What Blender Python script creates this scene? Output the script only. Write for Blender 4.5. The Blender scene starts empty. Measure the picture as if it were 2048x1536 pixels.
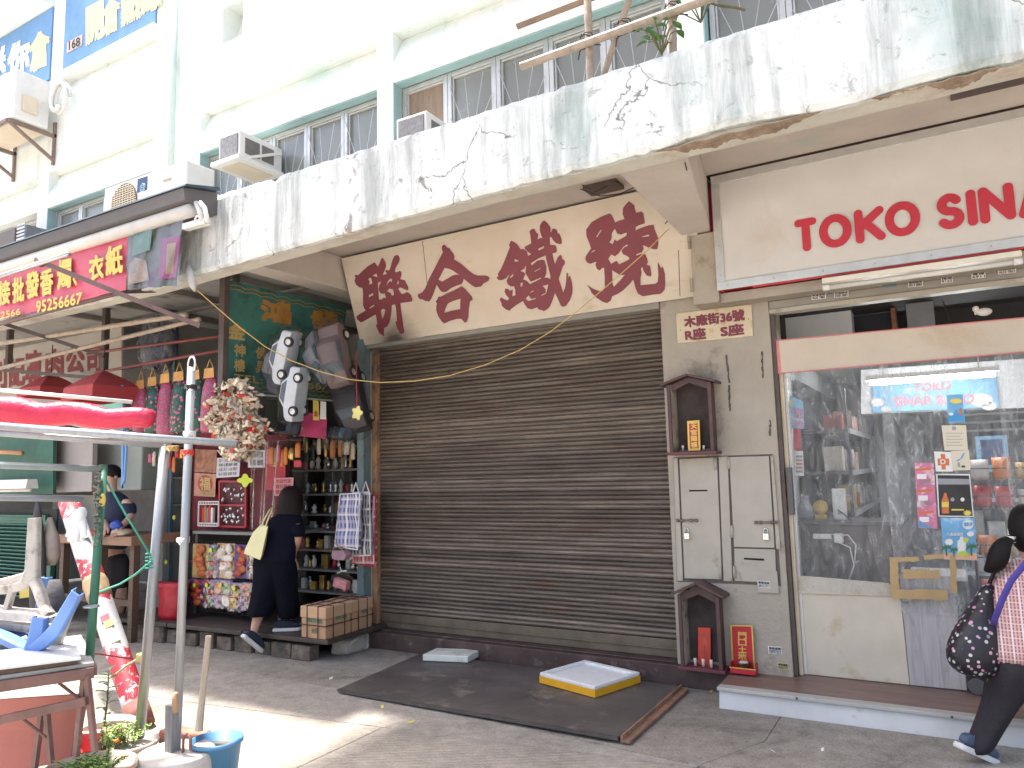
import bpy, bmesh, math, random
from mathutils import Vector, Matrix
R = math.radians
random.seed(7)
SC = bpy.context.scene
COL = SC.collection

# ------------------------------------------------------------------ camera
CAMLOC = Vector((0.0, -5.65, 1.6))
FPX = 1480.0                       # focal length in pixels of a 2048 px wide picture
YAW, PITCH, ROLL = R(30.2), R(6.8), R(-1.45)
FW = Vector((-math.sin(YAW) * math.cos(PITCH), math.cos(YAW) * math.cos(PITCH), math.sin(PITCH)))
_r = Vector((math.cos(YAW), math.sin(YAW), 0)); _u = _r.cross(FW)
RT = _r * math.cos(ROLL) + _u * math.sin(ROLL)
UP = -_r * math.sin(ROLL) + _u * math.cos(ROLL)
cam = bpy.data.cameras.new('camera'); cam.sensor_width = 36; cam.lens = 36 * FPX / 2048
cam.clip_start = 0.05; cam.clip_end = 500
camo = bpy.data.objects.new('camera', cam); COL.objects.link(camo)
camo.matrix_world = Matrix((RT, UP, -FW)).transposed().to_4x4()
camo.location = CAMLOC
SC.camera = camo

# ------------------------------------------------------------------ light
SUN_DIR = Vector((-0.33, -0.05, 0.94)).normalized()       # towards the sun: high, along the street
world = bpy.data.worlds.new('World'); SC.world = world; world.use_nodes = True
wn = world.node_tree.nodes; wl = world.node_tree.links
sky = wn.new('ShaderNodeTexSky'); sky.sky_type = 'NISHITA'; sky.sun_disc = False
sky.sun_elevation = math.asin(SUN_DIR.z); sky.sun_rotation = math.atan2(SUN_DIR.x, SUN_DIR.y)
sky.air_density = 1.0; sky.dust_density = 5.0; sky.ozone_density = 0.7
wl.new(sky.outputs[0], wn['Background'].inputs[0]); wn['Background'].inputs[1].default_value = 0.15
sun = bpy.data.lights.new('sun', 'SUN'); sun.energy = 4.0; sun.angle = R(3.0); sun.color = (1, 0.965, 0.91)
suno = bpy.data.objects.new('sun', sun); COL.objects.link(suno)
suno.rotation_euler = SUN_DIR.to_track_quat('Z', 'Y').to_euler()
SC.view_settings.view_transform = 'Standard'; SC.view_settings.look = 'None'
SC.view_settings.exposure = 1.65; SC.view_settings.gamma = 1.0
SC.view_settings.use_white_balance = True; SC.view_settings.white_balance_temperature = 6650
SC.cycles.max_bounces = 8; SC.cycles.transparent_max_bounces = 24
SC.cycles.use_denoising = True

# ------------------------------------------------------------------ helpers
def at(px, py, x=None, y=None, z=None):
    """point of the place that stands on the given plane, measured in the 2048 px photograph"""
    d = FW + RT * ((px - 1024) / FPX) - UP * ((py - 768) / FPX)
    if x is not None: t = (x - CAMLOC.x) / d.x
    elif y is not None: t = (y - CAMLOC.y) / d.y
    else: t = (z - CAMLOC.z) / d.z
    return CAMLOC + d * t

class MB:
    def __init__(s): s.v = []; s.f = []; s.uv = None
    def add(s, vs, fs):
        n = len(s.v); s.v += [Vector(v) for v in vs]; s.f += [tuple(i + n for i in f) for f in fs]; return s
    def box(s, a, b):
        x0, y0, z0 = a; x1, y1, z1 = b
        if x0 > x1: x0, x1 = x1, x0
        if y0 > y1: y0, y1 = y1, y0
        if z0 > z1: z0, z1 = z1, z0
        return s.hexa([(x0,y0,z0),(x1,y0,z0),(x1,y1,z0),(x0,y1,z0),(x0,y0,z1),(x1,y0,z1),(x1,y1,z1),(x0,y1,z1)])
    def hexa(s, p):
        return s.add(p, [(3,2,1,0),(4,5,6,7),(0,1,5,4),(1,2,6,5),(2,3,7,6),(3,0,4,7)])
    def obox(s, c, ax, ay, az):
        c = Vector(c); ax = Vector(ax); ay = Vector(ay); az = Vector(az)
        return s.hexa([c-ax-ay-az, c+ax-ay-az, c+ax+ay-az, c-ax+ay-az, c-ax-ay+az, c+ax-ay+az, c+ax+ay+az, c-ax+ay+az])
    def bar(s, a, b, w, h=None, upv=(0,0,1)):
        a = Vector(a); b = Vector(b); d = (b-a); L = d.length; d = d/L; u = Vector(upv)
        if abs(d.dot(u)) > .95: u = Vector((0,1,0))
        sx = d.cross(u).normalized(); u = sx.cross(d)
        return s.obox((a+b)/2, d*L/2, sx*w/2, u*(h or w)/2)
    def tube(s, pts, r, n=8, caps=True, sx=1.0):
        pts = [Vector(p) for p in pts]; rs = r if isinstance(r, (list, tuple)) else [r]*len(pts)
        base = len(s.v); prev = None
        for i, p in enumerate(pts):
            if i == 0: d = pts[1]-p
            elif i == len(pts)-1: d = p-pts[-2]
            else: d = (pts[i+1]-pts[i-1])
            d.normalize()
            if prev is None:
                u = Vector((0,0,1)) if abs(d.z) < .9 else Vector((1,0,0)); a = d.cross(u).normalized()
            else:
                a = (prev - d*prev.dot(d)).normalized()
            prev = a; b = d.cross(a)
            for k in range(n):
                t = 2*math.pi*k/n
                s.v.append(p + (a*math.cos(t)*sx + b*math.sin(t))*rs[i])
        for i in range(len(pts)-1):
            for k in range(n):
                k2 = (k+1) % n
                s.f.append((base+i*n+k, base+i*n+k2, base+(i+1)*n+k2, base+(i+1)*n+k))
        if caps:
            s.f.append(tuple(base+k for k in reversed(range(n))))
            s.f.append(tuple(base+(len(pts)-1)*n+k for k in range(n)))
        return s
    def rings(s, rings, caps=True, close=True):
        base = len(s.v); n = len(rings[0])
        for rg in rings: s.v += [Vector(p) for p in rg]
        for i in range(len(rings)-1):
            for k in range(n if close else n-1):
                k2 = (k+1) % n
                s.f.append((base+i*n+k, base+i*n+k2, base+(i+1)*n+k2, base+(i+1)*n+k))
        if caps:
            s.f.append(tuple(base+k for k in reversed(range(n)))); s.f.append(tuple(base+(len(rings)-1)*n+k for k in range(n)))
        return s
    def lathe(s, prof, c=(0,0,0), n=24, ax=None):
        c = Vector(c); rg = []
        for r, z in prof:
            rg.append([c + Vector((r*math.cos(2*math.pi*k/n), r*math.sin(2*math.pi*k/n), z)) for k in range(n)])
        return s.rings(rg, caps=True)
    def prism(s, poly, off):
        off = Vector(off); n = len(poly); a = [Vector(p) for p in poly]
        return s.add(a + [p+off for p in a], [tuple(reversed(range(n))), tuple(range(n, 2*n))] + [(i, (i+1) % n, n+(i+1) % n, n+i) for i in range(n)])
    def sheet(s, fn, nu, nv, th=0.0):
        g = [[Vector(fn(i/nu, j/nv)) for i in range(nu+1)] for j in range(nv+1)]
        b = len(s.v)
        for row in g: s.v += row
        for j in range(nv):
            for i in range(nu):
                q = b + j*(nu+1)+i
                s.f.append((q, q+1, q+nu+2, q+nu+1))
        return s
    def blob(s, c, r, n=10, m=6, jit=0.0, rnd=random):
        c = Vector(c); r = Vector(r) if not isinstance(r, (int, float)) else Vector((r, r, r)); rg = []
        for j in range(m+1):
            th = math.pi*(j+.001)/(m+.002) if 0 < j < m else (0.06 if j == 0 else math.pi-.06)
            rg.append([c+Vector((r.x*math.sin(th)*math.cos(2*math.pi*k/n), r.y*math.sin(th)*math.sin(2*math.pi*k/n), -r.z*math.cos(th)))*1.0
                       + Vector((rnd.uniform(-jit, jit), rnd.uniform(-jit, jit), rnd.uniform(-jit, jit))) for k in range(n)])
        return s.rings(rg)
    def xf(s, m, a=0):
        for i in range(a, len(s.v)): s.v[i] = m @ s.v[i]
        return s

def put(name, mb, m, parent=None, bevel=0, smooth=False, label=None, cat=None, group=None, kind=None, local=False, solid=0, subsurf=0):
    """one mesh object; vertices come in world space and are made local to the parent empty"""
    me = bpy.data.meshes.new(name)
    vs = mb.v
    if not local:
        off = wloc(parent) if parent else (sum(vs, Vector())/max(1, len(vs)) if not kind else Vector())
        vs = [v - off for v in vs]
    me.from_pydata(vs, [], mb.f)
    bm = bmesh.new(); bm.from_mesh(me)
    if not solid: bmesh.ops.recalc_face_normals(bm, faces=bm.faces)
    bm.to_mesh(me); bm.free()
    if m: me.materials.append(m)
    if smooth: me.polygons.foreach_set('use_smooth', [True]*len(me.polygons))
    o = bpy.data.objects.new(name, me); COL.objects.link(o)
    if parent: o.parent = parent
    elif not local: o.location = off
    if solid:
        md = o.modifiers.new('solid', 'SOLIDIFY'); md.thickness = solid; md.offset = 0
    if bevel:
        md = o.modifiers.new('bevel', 'BEVEL'); md.width = bevel; md.segments = 2; md.limit_method = 'ANGLE'; md.angle_limit = R(40)
    if subsurf:
        md = o.modifiers.new('sub', 'SUBSURF'); md.levels = subsurf; md.render_levels = subsurf
    return tag(o, label, cat, group, kind)

def wloc(o):
    v = Vector(o.location)
    while o.parent: o = o.parent; v = v + o.location
    return v

def tag(o, label=None, cat=None, group=None, kind=None):
    if label: o['label'] = label
    if cat: o['category'] = cat
    if group: o['group'] = group
    if kind: o['kind'] = kind
    return o

def thing(name, loc, label, cat, group=None, rz=0):
    o = bpy.data.objects.new(name, None); COL.objects.link(o); o.location = loc; o.rotation_euler = (0, 0, rz)
    o.empty_display_size = .1
    return tag(o, label, cat, group)

def copy_tree(o, parent=None):
    c = o.copy(); COL.objects.link(c); c.parent = parent
    for ch in list(o.children): copy_tree(ch, c)
    return c

# ------------------------------------------------------------------ materials
def nodes(name):
    m = bpy.data.materials.new(name); m.use_nodes = True
    nt = m.node_tree; return m, nt.nodes, nt.links, nt.nodes['Principled BSDF']
def coordn(N, L, scale=(1,1,1), obj=True):
    tc = N.new('ShaderNodeTexCoord'); mp = N.new('ShaderNodeMapping'); mp.inputs['Scale'].default_value = scale
    L.new(tc.outputs['Object'], mp.inputs[0])
    if obj:
        oi = N.new('ShaderNodeObjectInfo'); vm = N.new('ShaderNodeVectorMath'); vm.operation = 'SCALE'; vm.inputs[0].default_value = (9.1, 5.3, 7.7)
        L.new(oi.outputs['Random'], vm.inputs['Scale']); L.new(vm.outputs[0], mp.inputs['Location'])
    return mp
def noise(N, L, vec, scale, det=4, rough=.6, dist=0):
    n = N.new('ShaderNodeTexNoise'); n.inputs['Scale'].default_value = scale; n.inputs['Detail'].default_value = det
    n.inputs['Roughness'].default_value = rough; n.inputs['Distortion'].default_value = dist
    L.new(vec.outputs[0], n.inputs['Vector']); return n
def ramp(N, L, src, stops):
    r = N.new('ShaderNodeValToRGB'); e = r.color_ramp.elements
    while len(e) > 1: e.remove(e[-1])
    e[0].position = stops[0][0]; e[0].color = (*stops[0][1], 1) if not isinstance(stops[0][1], (int, float)) else (stops[0][1],)*3+(1,)
    for p, c in stops[1:]:
        q = e.new(p); q.color = (*c, 1) if not isinstance(c, (int, float)) else (c, c, c, 1)
    L.new(src, r.inputs[0]); return r
def mix(N, L, fac, a, b, mode='MIX'):
    m = N.new('ShaderNodeMix'); m.data_type = 'RGBA'; m.blend_type = mode
    if isinstance(fac, (int, float)): m.inputs[0].default_value = fac
    else: L.new(fac, m.inputs[0])
    for i, c in ((6, a), (7, b)):
        if isinstance(c, tuple): m.inputs[i].default_value = (*c, 1)
        else: L.new(c, m.inputs[i])
    return m.outputs[2]
def bumpn(N, L, bs, h, strength=.3, dist=.01, chain=None):
    b = N.new('ShaderNodeBump'); b.inputs['Strength'].default_value = strength; b.inputs['Distance'].default_value = dist
    L.new(h, b.inputs['Height'])
    if chain: L.new(chain.outputs[0], b.inputs['Normal'])
    L.new(b.outputs[0], bs.inputs['Normal']); return b

_mats = {}
def mat(name, col, rough=.6, var=.18, scale=6, bump=.15, bscale=70, metal=0.0, dirt=None, dscale=5, dth=.55, stretch=(1,1,1), alpha=1, coat=0, spec=.5, bdist=.004):
    """everyday surface: colour that drifts, a second dirt or wear colour in patches, fine relief"""
    if name in _mats: return _mats[name]
    m, N, L, B = nodes(name)
    mp = coordn(N, L, stretch)
    n1 = noise(N, L, mp, scale, 5, .65)
    lo = tuple(max(0, c*(1-var)) for c in col); hi = tuple(min(1, c*(1+var)) for c in col)
    c = ramp(N, L, n1.outputs['Fac'], [(.3, lo), (.7, hi)]).outputs[0]
    if dirt:
        n2 = noise(N, L, mp, dscale, 7, .7, .3)
        f = ramp(N, L, n2.outputs['Fac'], [(dth, 0.0), (min(1, dth+.12), 1.0)])
        c = mix(N, L, f.outputs[0], c, dirt)
    L.new(c, B.inputs['Base Color'])
    B.inputs['Roughness'].default_value = rough; B.inputs['Metallic'].default_value = metal
    B.inputs['Specular IOR Level'].default_value = spec
    if coat: B.inputs['Coat Weight'].default_value = coat; B.inputs['Coat Roughness'].default_value = .15
    if bump:
        n3 = noise(N, L, mp, bscale, 3, .6); bumpn(N, L, B, n3.outputs['Fac'], bump, bdist)
    if alpha < 1:
        B.inputs['Alpha'].default_value = alpha
    _mats[name] = m; return m

def plastic_film(name, tint=(.9,.9,.9), haze=.18, rough=.12, streak=14, fres=.5):
    """clear soft plastic sheet: mostly see-through, glossy, with milky scuffs"""
    m, N, L, B = nodes(name); N.remove(B)
    mp = coordn(N, L, (1, 1, .35)); n = noise(N, L, mp, streak, 6, .75, 1.2)
    f = ramp(N, L, n.outputs['Fac'], [(.40, haze*.35), (.58, haze), (.75, min(1, haze*2.6))])
    tr = N.new('ShaderNodeBsdfTransparent'); tr.inputs[0].default_value = (*tint, 1)
    df = N.new('ShaderNodeBsdfDiffuse'); df.inputs[0].default_value = (.85, .87, .88, 1)
    tl = N.new('ShaderNodeBsdfTranslucent'); tl.inputs[0].default_value = (.85, .87, .88, 1)
    ad = N.new('ShaderNodeMixShader'); ad.inputs[0].default_value = .5; L.new(df.outputs[0], ad.inputs[1]); L.new(tl.outputs[0], ad.inputs[2])
    ms = N.new('ShaderNodeMixShader'); L.new(f.outputs[0], ms.inputs[0]); L.new(tr.outputs[0], ms.inputs[1]); L.new(ad.outputs[0], ms.inputs[2])
    gl = N.new('ShaderNodeBsdfGlossy'); gl.inputs['Roughness'].default_value = rough
    lw = N.new('ShaderNodeLayerWeight'); lw.inputs[0].default_value = .28
    fm = N.new('ShaderNodeMath'); fm.operation = 'MULTIPLY'; fm.inputs[1].default_value = fres; L.new(lw.outputs['Fresnel'], fm.inputs[0])
    m2 = N.new('ShaderNodeMixShader'); L.new(fm.outputs[0], m2.inputs[0]); L.new(ms.outputs[0], m2.inputs[1]); L.new(gl.outputs[0], m2.inputs[2])
    n3 = noise(N, L, mp, 9, 4); b = N.new('ShaderNodeBump'); b.inputs['Strength'].default_value = .6; b.inputs['Distance'].default_value = .02
    L.new(n3.outputs['Fac'], b.inputs['Height']); L.new(b.outputs[0], gl.inputs['Normal'])
    L.new(m2.outputs[0], N['Material Output'].inputs[0]); _mats[name] = m
    return m

def glass_pane(name, col=(.05,.06,.06), refl=.5):
    m, N, L, B = nodes(name)
    B.inputs['Base Color'].default_value = (*col, 1); B.inputs['Roughness'].default_value = .08
    B.inputs['Specular IOR Level'].default_value = refl
    mp = coordn(N, L); n = noise(N, L, mp, 3, 4); f = ramp(N, L, n.outputs['Fac'], [(.3, .06), (.7, .3)]); L.new(f.outputs[0], B.inputs['Roughness'])
    return m

# ------------------------------------------------------------------ lettering
_tc = {}
def glyphs(body):
    if body in _tc: return _tc[body]
    cu = bpy.data.curves.new('t', 'FONT'); cu.body = body; cu.resolution_u = 3
    o = bpy.data.objects.new('t', cu); COL.objects.link(o)
    dg = bpy.context.evaluated_depsgraph_get()
    me = bpy.data.meshes.new_from_object(o.evaluated_get(dg))
    vs = [v.co.copy() for v in me.vertices]; fs = [tuple(p.vertices) for p in me.polygons]
    bpy.data.objects.remove(o); bpy.data.curves.remove(cu); bpy.data.meshes.remove(me)
    x0 = min(v.x for v in vs); x1 = max(v.x for v in vs); y0 = min(v.y for v in vs); y1 = max(v.y for v in vs)
    vs = [((v.x-x0)/(x1-x0), (v.y-y0)/(y1-y0)) for v in vs]
    _tc[body] = (vs, fs, (x1-x0)/(y1-y0)); return _tc[body]
def letter(body, quad, proud=.003, bold=0.0, mb=None, wob=0.0):
    """writing laid into the quad (bottom-left, bottom-right, top-right, top-left)"""
    mb = mb or MB(); vs, fs, asp = glyphs(body); bl, br, tr, tl = [Vector(q) for q in quad]
    nrm = (br-bl).cross(tl-bl).normalized()
    W = (br-bl).length; H = (tl-bl).length
    sh = [(0, 0)] if not bold else [(dx*bold/W*H, dy*bold) for dx, dy in ((-1, -1), (1, -1), (1, 1), (-1, 1), (0, 0))]
    for k, (dx, dy) in enumerate(sh):
        out = []
        for u, v in vs:
            uu, vv = u+dx, v+dy
            if wob: vv += wob*math.sin(u*17+v*3); uu += wob*.3*math.sin(v*9+u*5)
            out.append((bl*(1-uu)+br*uu)*(1-vv) + (tl*(1-uu)+tr*uu)*vv + nrm*(proud+.0004*k))
        mb.add(out, fs)
    return mb
def strokes(lines, w, frame, proud=.003, mb=None):
    """round-ended brush strokes; lines hold (u, v) points of the frame (origin, u axis, v axis)"""
    mb = mb or MB(); o, ua, va = [Vector(q) for q in frame]; nrm = ua.cross(va).normalized(); k = 0
    for ln in lines:
        pts = [o + ua*u + va*v for u, v in ln]
        for i in range(len(pts)):
            p = pts[i] + nrm*(proud + k*.0003); k = (k+1) % 9
            mb.add([p + (ua.normalized()*math.cos(t*math.pi/8) + va.normalized()*math.sin(t*math.pi/8))*w/2 for t in range(16)], [tuple(range(16))])
            if i:
                a = pts[i-1]; b = pts[i]; d = (b-a)
                if d.length < 1e-6: continue
                sd = nrm.cross(d.normalized())*w/2; q = nrm*(proud + k*.0003); k = (k+1) % 9
                mb.add([a-sd+q, b-sd+q, b+sd+q, a+sd+q], [(0, 1, 2, 3)])
    return mb
def traced(polys, fn, depth=.002):
    """filled outlines with holes: polys in a 2-D frame, fn maps a 2-D point into the place"""
    cu = bpy.data.curves.new('t', 'CURVE'); cu.dimensions = '2D'; cu.fill_mode = 'BOTH'
    for pl in polys:
        sp = cu.splines.new('POLY'); sp.points.add(len(pl)-1); sp.use_cyclic_u = True
        for q, (x, y) in zip(sp.points, pl): q.co = (x*.01, -y*.01, 0, 1)
    o = bpy.data.objects.new('t', cu); COL.objects.link(o); dg = bpy.context.evaluated_depsgraph_get()
    me = bpy.data.meshes.new_from_object(o.evaluated_get(dg))
    mb = MB(); mb.add([fn(v.co.x*100, -v.co.y*100) for v in me.vertices], [tuple(p.vertices) for p in me.polygons])
    bpy.data.objects.remove(o); bpy.data.curves.remove(cu); bpy.data.meshes.remove(me)
    return mb
# ------------------------------------------------------------------ surface materials of the setting
def m_wall():
    m, N, L, B = nodes('old_wall_paint')
    mp = coordn(N, L, (1, 1, 1), False); ms = coordn(N, L, (5, 5, .45), False)
    n1 = noise(N, L, mp, 1.1, 6, .65, .4); n2 = noise(N, L, ms, 1.3, 7, .72); n3 = noise(N, L, mp, 7, 8, .7, .5)
    c = ramp(N, L, n1.outputs['Fac'], [(.40, (.86, .87, .84)), (.68, (.66, .77, .72))]).outputs[0]
    f = ramp(N, L, n2.outputs['Fac'], [(.55, 0.0), (.75, .55)]); c = mix(N, L, f.outputs[0], c, (.42, .46, .40))
    f = ramp(N, L, n3.outputs['Fac'], [(.70, 0.0), (.74, .8)]); c = mix(N, L, f.outputs[0], c, (.32, .33, .31))
    L.new(c, B.inputs['Base Color']); B.inputs['Roughness'].default_value = .85
    n4 = noise(N, L, mp, 28, 5, .7); b = bumpn(N, L, B, n4.outputs['Fac'], .35, .012); bumpn(N, L, B, n3.outputs['Fac'], .25, .02, b)
    return m
def m_parapet():
    m, N, L, B = nodes('peeling_parapet_paint')
    mp = coordn(N, L, (1, 1, 1), False); ms = coordn(N, L, (3.8, 3.8, .32), False)
    big = noise(N, L, mp, .9, 5, .6, .6); st = noise(N, L, ms, 1.1, 9, .72, .3); fine = noise(N, L, mp, 9, 9, .75, .6); mid = noise(N, L, mp, 3.3, 8, .7, .8)
    c = ramp(N, L, big.outputs['Fac'], [(.35, (.86, .87, .86)), (.54, (.74, .78, .76)), (.70, (.46, .60, .58))]).outputs[0]
    # damp and algae streaks that run down from the coping
    f = ramp(N, L, st.outputs['Fac'], [(.47, 0.0), (.56, .42), (.70, .85)]); c = mix(N, L, f.outputs[0], c, (.20, .235, .215))
    f = ramp(N, L, fine.outputs['Fac'], [(.58, 0.0), (.63, .5), (.78, .75)]); c = mix(N, L, f.outputs[0], c, (.25, .265, .245))
    pe = ramp(N, L, mid.outputs['Fac'], [(.64, 0.0), (.655, 1.0)]); c = mix(N, L, pe.outputs[0], c, (.34, .335, .31))
    f = ramp(N, L, mid.outputs['Fac'], [(.30, 1.0), (.36, 0.0)]); c = mix(N, L, f.outputs[0], c, (.36, .52, .51))
    # long cracks
    wv = noise(N, L, mp, 4, 4, .6); va = N.new('ShaderNodeVectorMath'); va.operation = 'MULTIPLY_ADD'
    va.inputs[1].default_value = (.28, .28, .28); L.new(wv.outputs['Color'], va.inputs[0]); L.new(mp.outputs[0], va.inputs[2])
    vo = N.new('ShaderNodeTexVoronoi'); vo.feature = 'DISTANCE_TO_EDGE'; vo.inputs['Scale'].default_value = 1.25; L.new(va.outputs[0], vo.inputs['Vector'])
    ga = noise(N, L, mp, 1.4, 2); gate = ramp(N, L, ga.outputs['Fac'], [(.45, 0.0), (.52, 1.0)])
    cr = ramp(N, L, vo.outputs['Distance'], [(0.002, .9), (.0075, 0.0)])
    crm = N.new('ShaderNodeMath'); crm.operation = 'MULTIPLY'; L.new(cr.outputs[0], crm.inputs[0]); L.new(gate.outputs[0], crm.inputs[1])
    c = mix(N, L, crm.outputs[0], c, (.13, .13, .11))
    L.new(c, B.inputs['Base Color']); B.inputs['Roughness'].default_value = .9
    b1 = bumpn(N, L, B, fine.outputs['Fac'], .8, .03); b2 = bumpn(N, L, B, pe.outputs[0], -.6, .012, b1); bumpn(N, L, B, crm.outputs[0], -.9, .015, b2)
    return m
def m_shutter():
    m, N, L, B = nodes('old_shutter_steel')
    mp = coordn(N, L, (.7, 8, 8)); n = noise(N, L, mp, 2.2, 8, .75); m2 = coordn(N, L, (1, 1, 1)); r = noise(N, L, coordn(N, L, (1.2, 6, 14)), 1.3, 8, .7); sp = noise(N, L, m2, 60, 3, .6)
    c = ramp(N, L, n.outputs['Fac'], [(.3, (.076, .057, .045)), (.5, (.142, .112, .088)), (.72, (.24, .20, .163))]).outputs[0]
    oi = N.new('ShaderNodeObjectInfo'); hv = ramp(N, L, oi.outputs['Random'], [(0, .74), (.6, .98), (1, 1.3)]); c = mix(N, L, 1.0, c, hv.outputs[0], 'MULTIPLY')
    f = ramp(N, L, r.outputs['Fac'], [(.57, 0.0), (.70, .85)]); c = mix(N, L, f.outputs[0], c, (.15, .058, .036))
    f = ramp(N, L, sp.outputs['Fac'], [(.76, 0.0), (.79, 1.0)]); c = mix(N, L, f.outputs[0], c, (.38, .36, .32))
    L.new(c, B.inputs['Base Color']); B.inputs['Metallic'].default_value = .15; B.inputs['Roughness'].default_value = .5
    bumpn(N, L, B, n.outputs['Fac'], .25, .004); return m
def m_ground(name, c1, c2, groove=0, spots=.5, gr=.5):
    m, N, L, B = nodes(name); mp = coordn(N, L, (1, 1, 1), False)
    a = noise(N, L, mp, .9, 6, .7, .5); b = noise(N, L, mp, 9, 8, .75); d = noise(N, L, mp, 75, 4, .75); e = noise(N, L, mp, 2.7, 9, .8, .8)
    c = ramp(N, L, a.outputs['Fac'], [(.32, c1), (.68, c2)]).outputs[0]
    f = ramp(N, L, b.outputs['Fac'], [(.3, .72), (.7, 1.2)]); c = mix(N, L, 1.0, c, f.outputs[0], 'MULTIPLY')
    f = ramp(N, L, e.outputs['Fac'], [(.52, 0.0), (.66, spots*1.25)]); c = mix(N, L, f.outputs[0], c, (.075, .065, .055))
    f = ramp(N, L, d.outputs['Fac'], [(.3, .35), (.5, .95), (.68, 1.7)]); c = mix(N, L, gr, c, f.outputs[0], 'MULTIPLY')
    vo = N.new('ShaderNodeTexVoronoi'); vo.inputs['Scale'].default_value = 75; L.new(mp.outputs[0], vo.inputs['Vector'])
    f = ramp(N, L, vo.outputs['Distance'], [(.12, .5 if not groove else .0), (.2, 0.0)]); c = mix(N, L, f.outputs[0], c, (.42, .39, .34))
    L.new(c, B.inputs['Base Color']); B.inputs['Roughness'].default_value = .82
    bb = bumpn(N, L, B, d.outputs['Fac'], .7, .012)
    if groove:
        w = N.new('ShaderNodeTexWave'); w.wave_type = 'BANDS'; w.inputs['Scale'].default_value = 7.5; w.inputs['Distortion'].default_value = 3.2; w.inputs['Detail'].default_value = 4; w.inputs['Detail Scale'].default_value = 2.4
        mr = N.new('ShaderNodeMapping'); mr.inputs['Rotation'].default_value = (0, 0, R(58)); L.new(mp.outputs[0], mr.inputs[0]); L.new(mr.outputs[0], w.inputs['Vector'])
        bumpn(N, L, B, w.outputs['Fac'], groove, .012, bb)
    return m
WALL = m_wall(); PARA = m_parapet(); SHUT = m_shutter()
G_ROUGH = m_ground('rough_aggregate_concrete', (.24, .212, .18), (.40, .36, .31), 0, .42)
G_SMOOTH = m_ground('worn_concrete', (.31, .28, .245), (.42, .385, .34), 0, .28, .4)
G_BRUSH = m_ground('brushed_concrete', (.31, .28, .235), (.42, .38, .33), .6, .16, .3)
SOFF = mat('soffit_paint', (.54, .485, .435), .8, .10, 2.5, .2, 30, dirt=(.45, .47, .41), dscale=1.6, dth=.60)
BEAMM = mat('beam_paint', (.58, .57, .50), .85, .12, 3, .4, 22, dirt=(.50, .41, .33), dscale=1.8, dth=.52, bdist=.01)
RAWC = mat('broken_render', (.33, .25, .18), .95, .35, 14, .8, 40, bdist=.02)
PIER = mat('grey_pier_paint', (.385, .34, .275), .62, .09, 3, .6, 38, dirt=(.21, .18, .14), dscale=2.6, dth=.57, bdist=.01)
TEAL = mat('teal_reveal', (.30, .46, .47), .8, .12, 4, .2, 30)  # teal tone for the window jambs and heads
ALU = mat('aluminium', (.60, .60, .58), .38, .10, 9, .06, 60, metal=.6)
STEEL = mat('galvanised_steel', (.52, .53, .54), .36, .14, 14, .12, 50, metal=.75, dirt=(.42, .40, .37), dscale=7, dth=.58)
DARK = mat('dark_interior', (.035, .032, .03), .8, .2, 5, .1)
IRON = mat('painted_iron', (.085, .062, .055), .55, .25, 9, .2, 50, dirt=(.14, .075, .05), dscale=7, dth=.58)
MAROON = mat('maroon_paint', (.14, .045, .05), .55, .2, 8, .15, 50)
GLASS = glass_pane('window_glass', (.25, .265, .26), .6)
RUBBER = mat('black_rubber', (.018, .018, .018), .6, .2, 10, .1)
CREAM = mat('cream_paint', (.66, .56, .43), .55, .07, 3, .08, 40, dirt=(.46, .34, .21), dscale=7, dth=.70)
WHITEP = mat('white_plastic', (.72, .71, .68), .45, .06, 8, .03, 40, dirt=(.5, .47, .42), dscale=6, dth=.66)
WOODD = mat('dark_wood', (.10, .062, .042), .6, .3, 5, .25, 30, stretch=(1, 8, 8))
WIRE = mat('black_wire', (.03, .028, .027), .5, .2, 10, 0)

# ------------------------------------------------------------------ ground
g = put('ground', MB().add([(-60, -60, -.05), (60, -60, -.05), (60, 60, -.05), (-60, 60, -.05)], [(0, 1, 2, 3)]), G_SMOOTH, kind='structure')
pav = put('pavement', MB().add([(-30, -12, -.02), (20, -12, -.02), (20, .4, -.02), (-30, .4, -.02)], [(0, 1, 2, 3)]), G_SMOOTH, kind='structure')
def slab(poly, m):
    put('slab', MB().prism([(x, y, -.018) for x, y in poly], (0, 0, .018)), m, pav)
slab([(-14, -1.22), (-4.08, -1.27), (-4.08, .39), (-14, .39)], G_ROUGH)
slab([(-4.072, -1.272), (-1.30, -1.52), (-1.06, -1.0), (-1.06, .39), (-4.072, .39)], G_ROUGH)
slab([(-1.296, -1.522), (6, -1.1), (6, .39), (-1.055, .39), (-1.055, -1.0)], G_ROUGH)
slab([(-14, -2.30), (-6.35, -2.18), (-6.35, -1.258), (-14, -1.228)], G_SMOOTH)
slab([(-6.342, -2.18), (-3.25, -1.80), (-1.302, -1.548), (-1.302, -1.528), (-4.078, -1.278), (-6.342, -1.258)], G_SMOOTH)
slab([(-14, -7), (-3.26, -7), (-3.26, -1.81), (-6.342, -2.19), (-14, -2.31)], G_BRUSH)
slab([(-3.252, -7), (.4, -7), (.4, -1.34), (-1.30, -1.556), (-3.252, -1.808)], G_BRUSH)
slab([(.408, -7), (6, -7), (6, -1.12), (.408, -1.338)], G_BRUSH)

# ------------------------------------------------------------------ the long building
BLD = thing('shop_building', (-4, 0, 0), 'pale green and white painted concrete building with shops below a long canopy', 'building')
w = MB()
def wb(x0, x1, z0, z1, y0=0.0, y1=.35): w.box((x0, y0, z0), (x1, y1, z1))
TOP = 11.0
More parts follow.
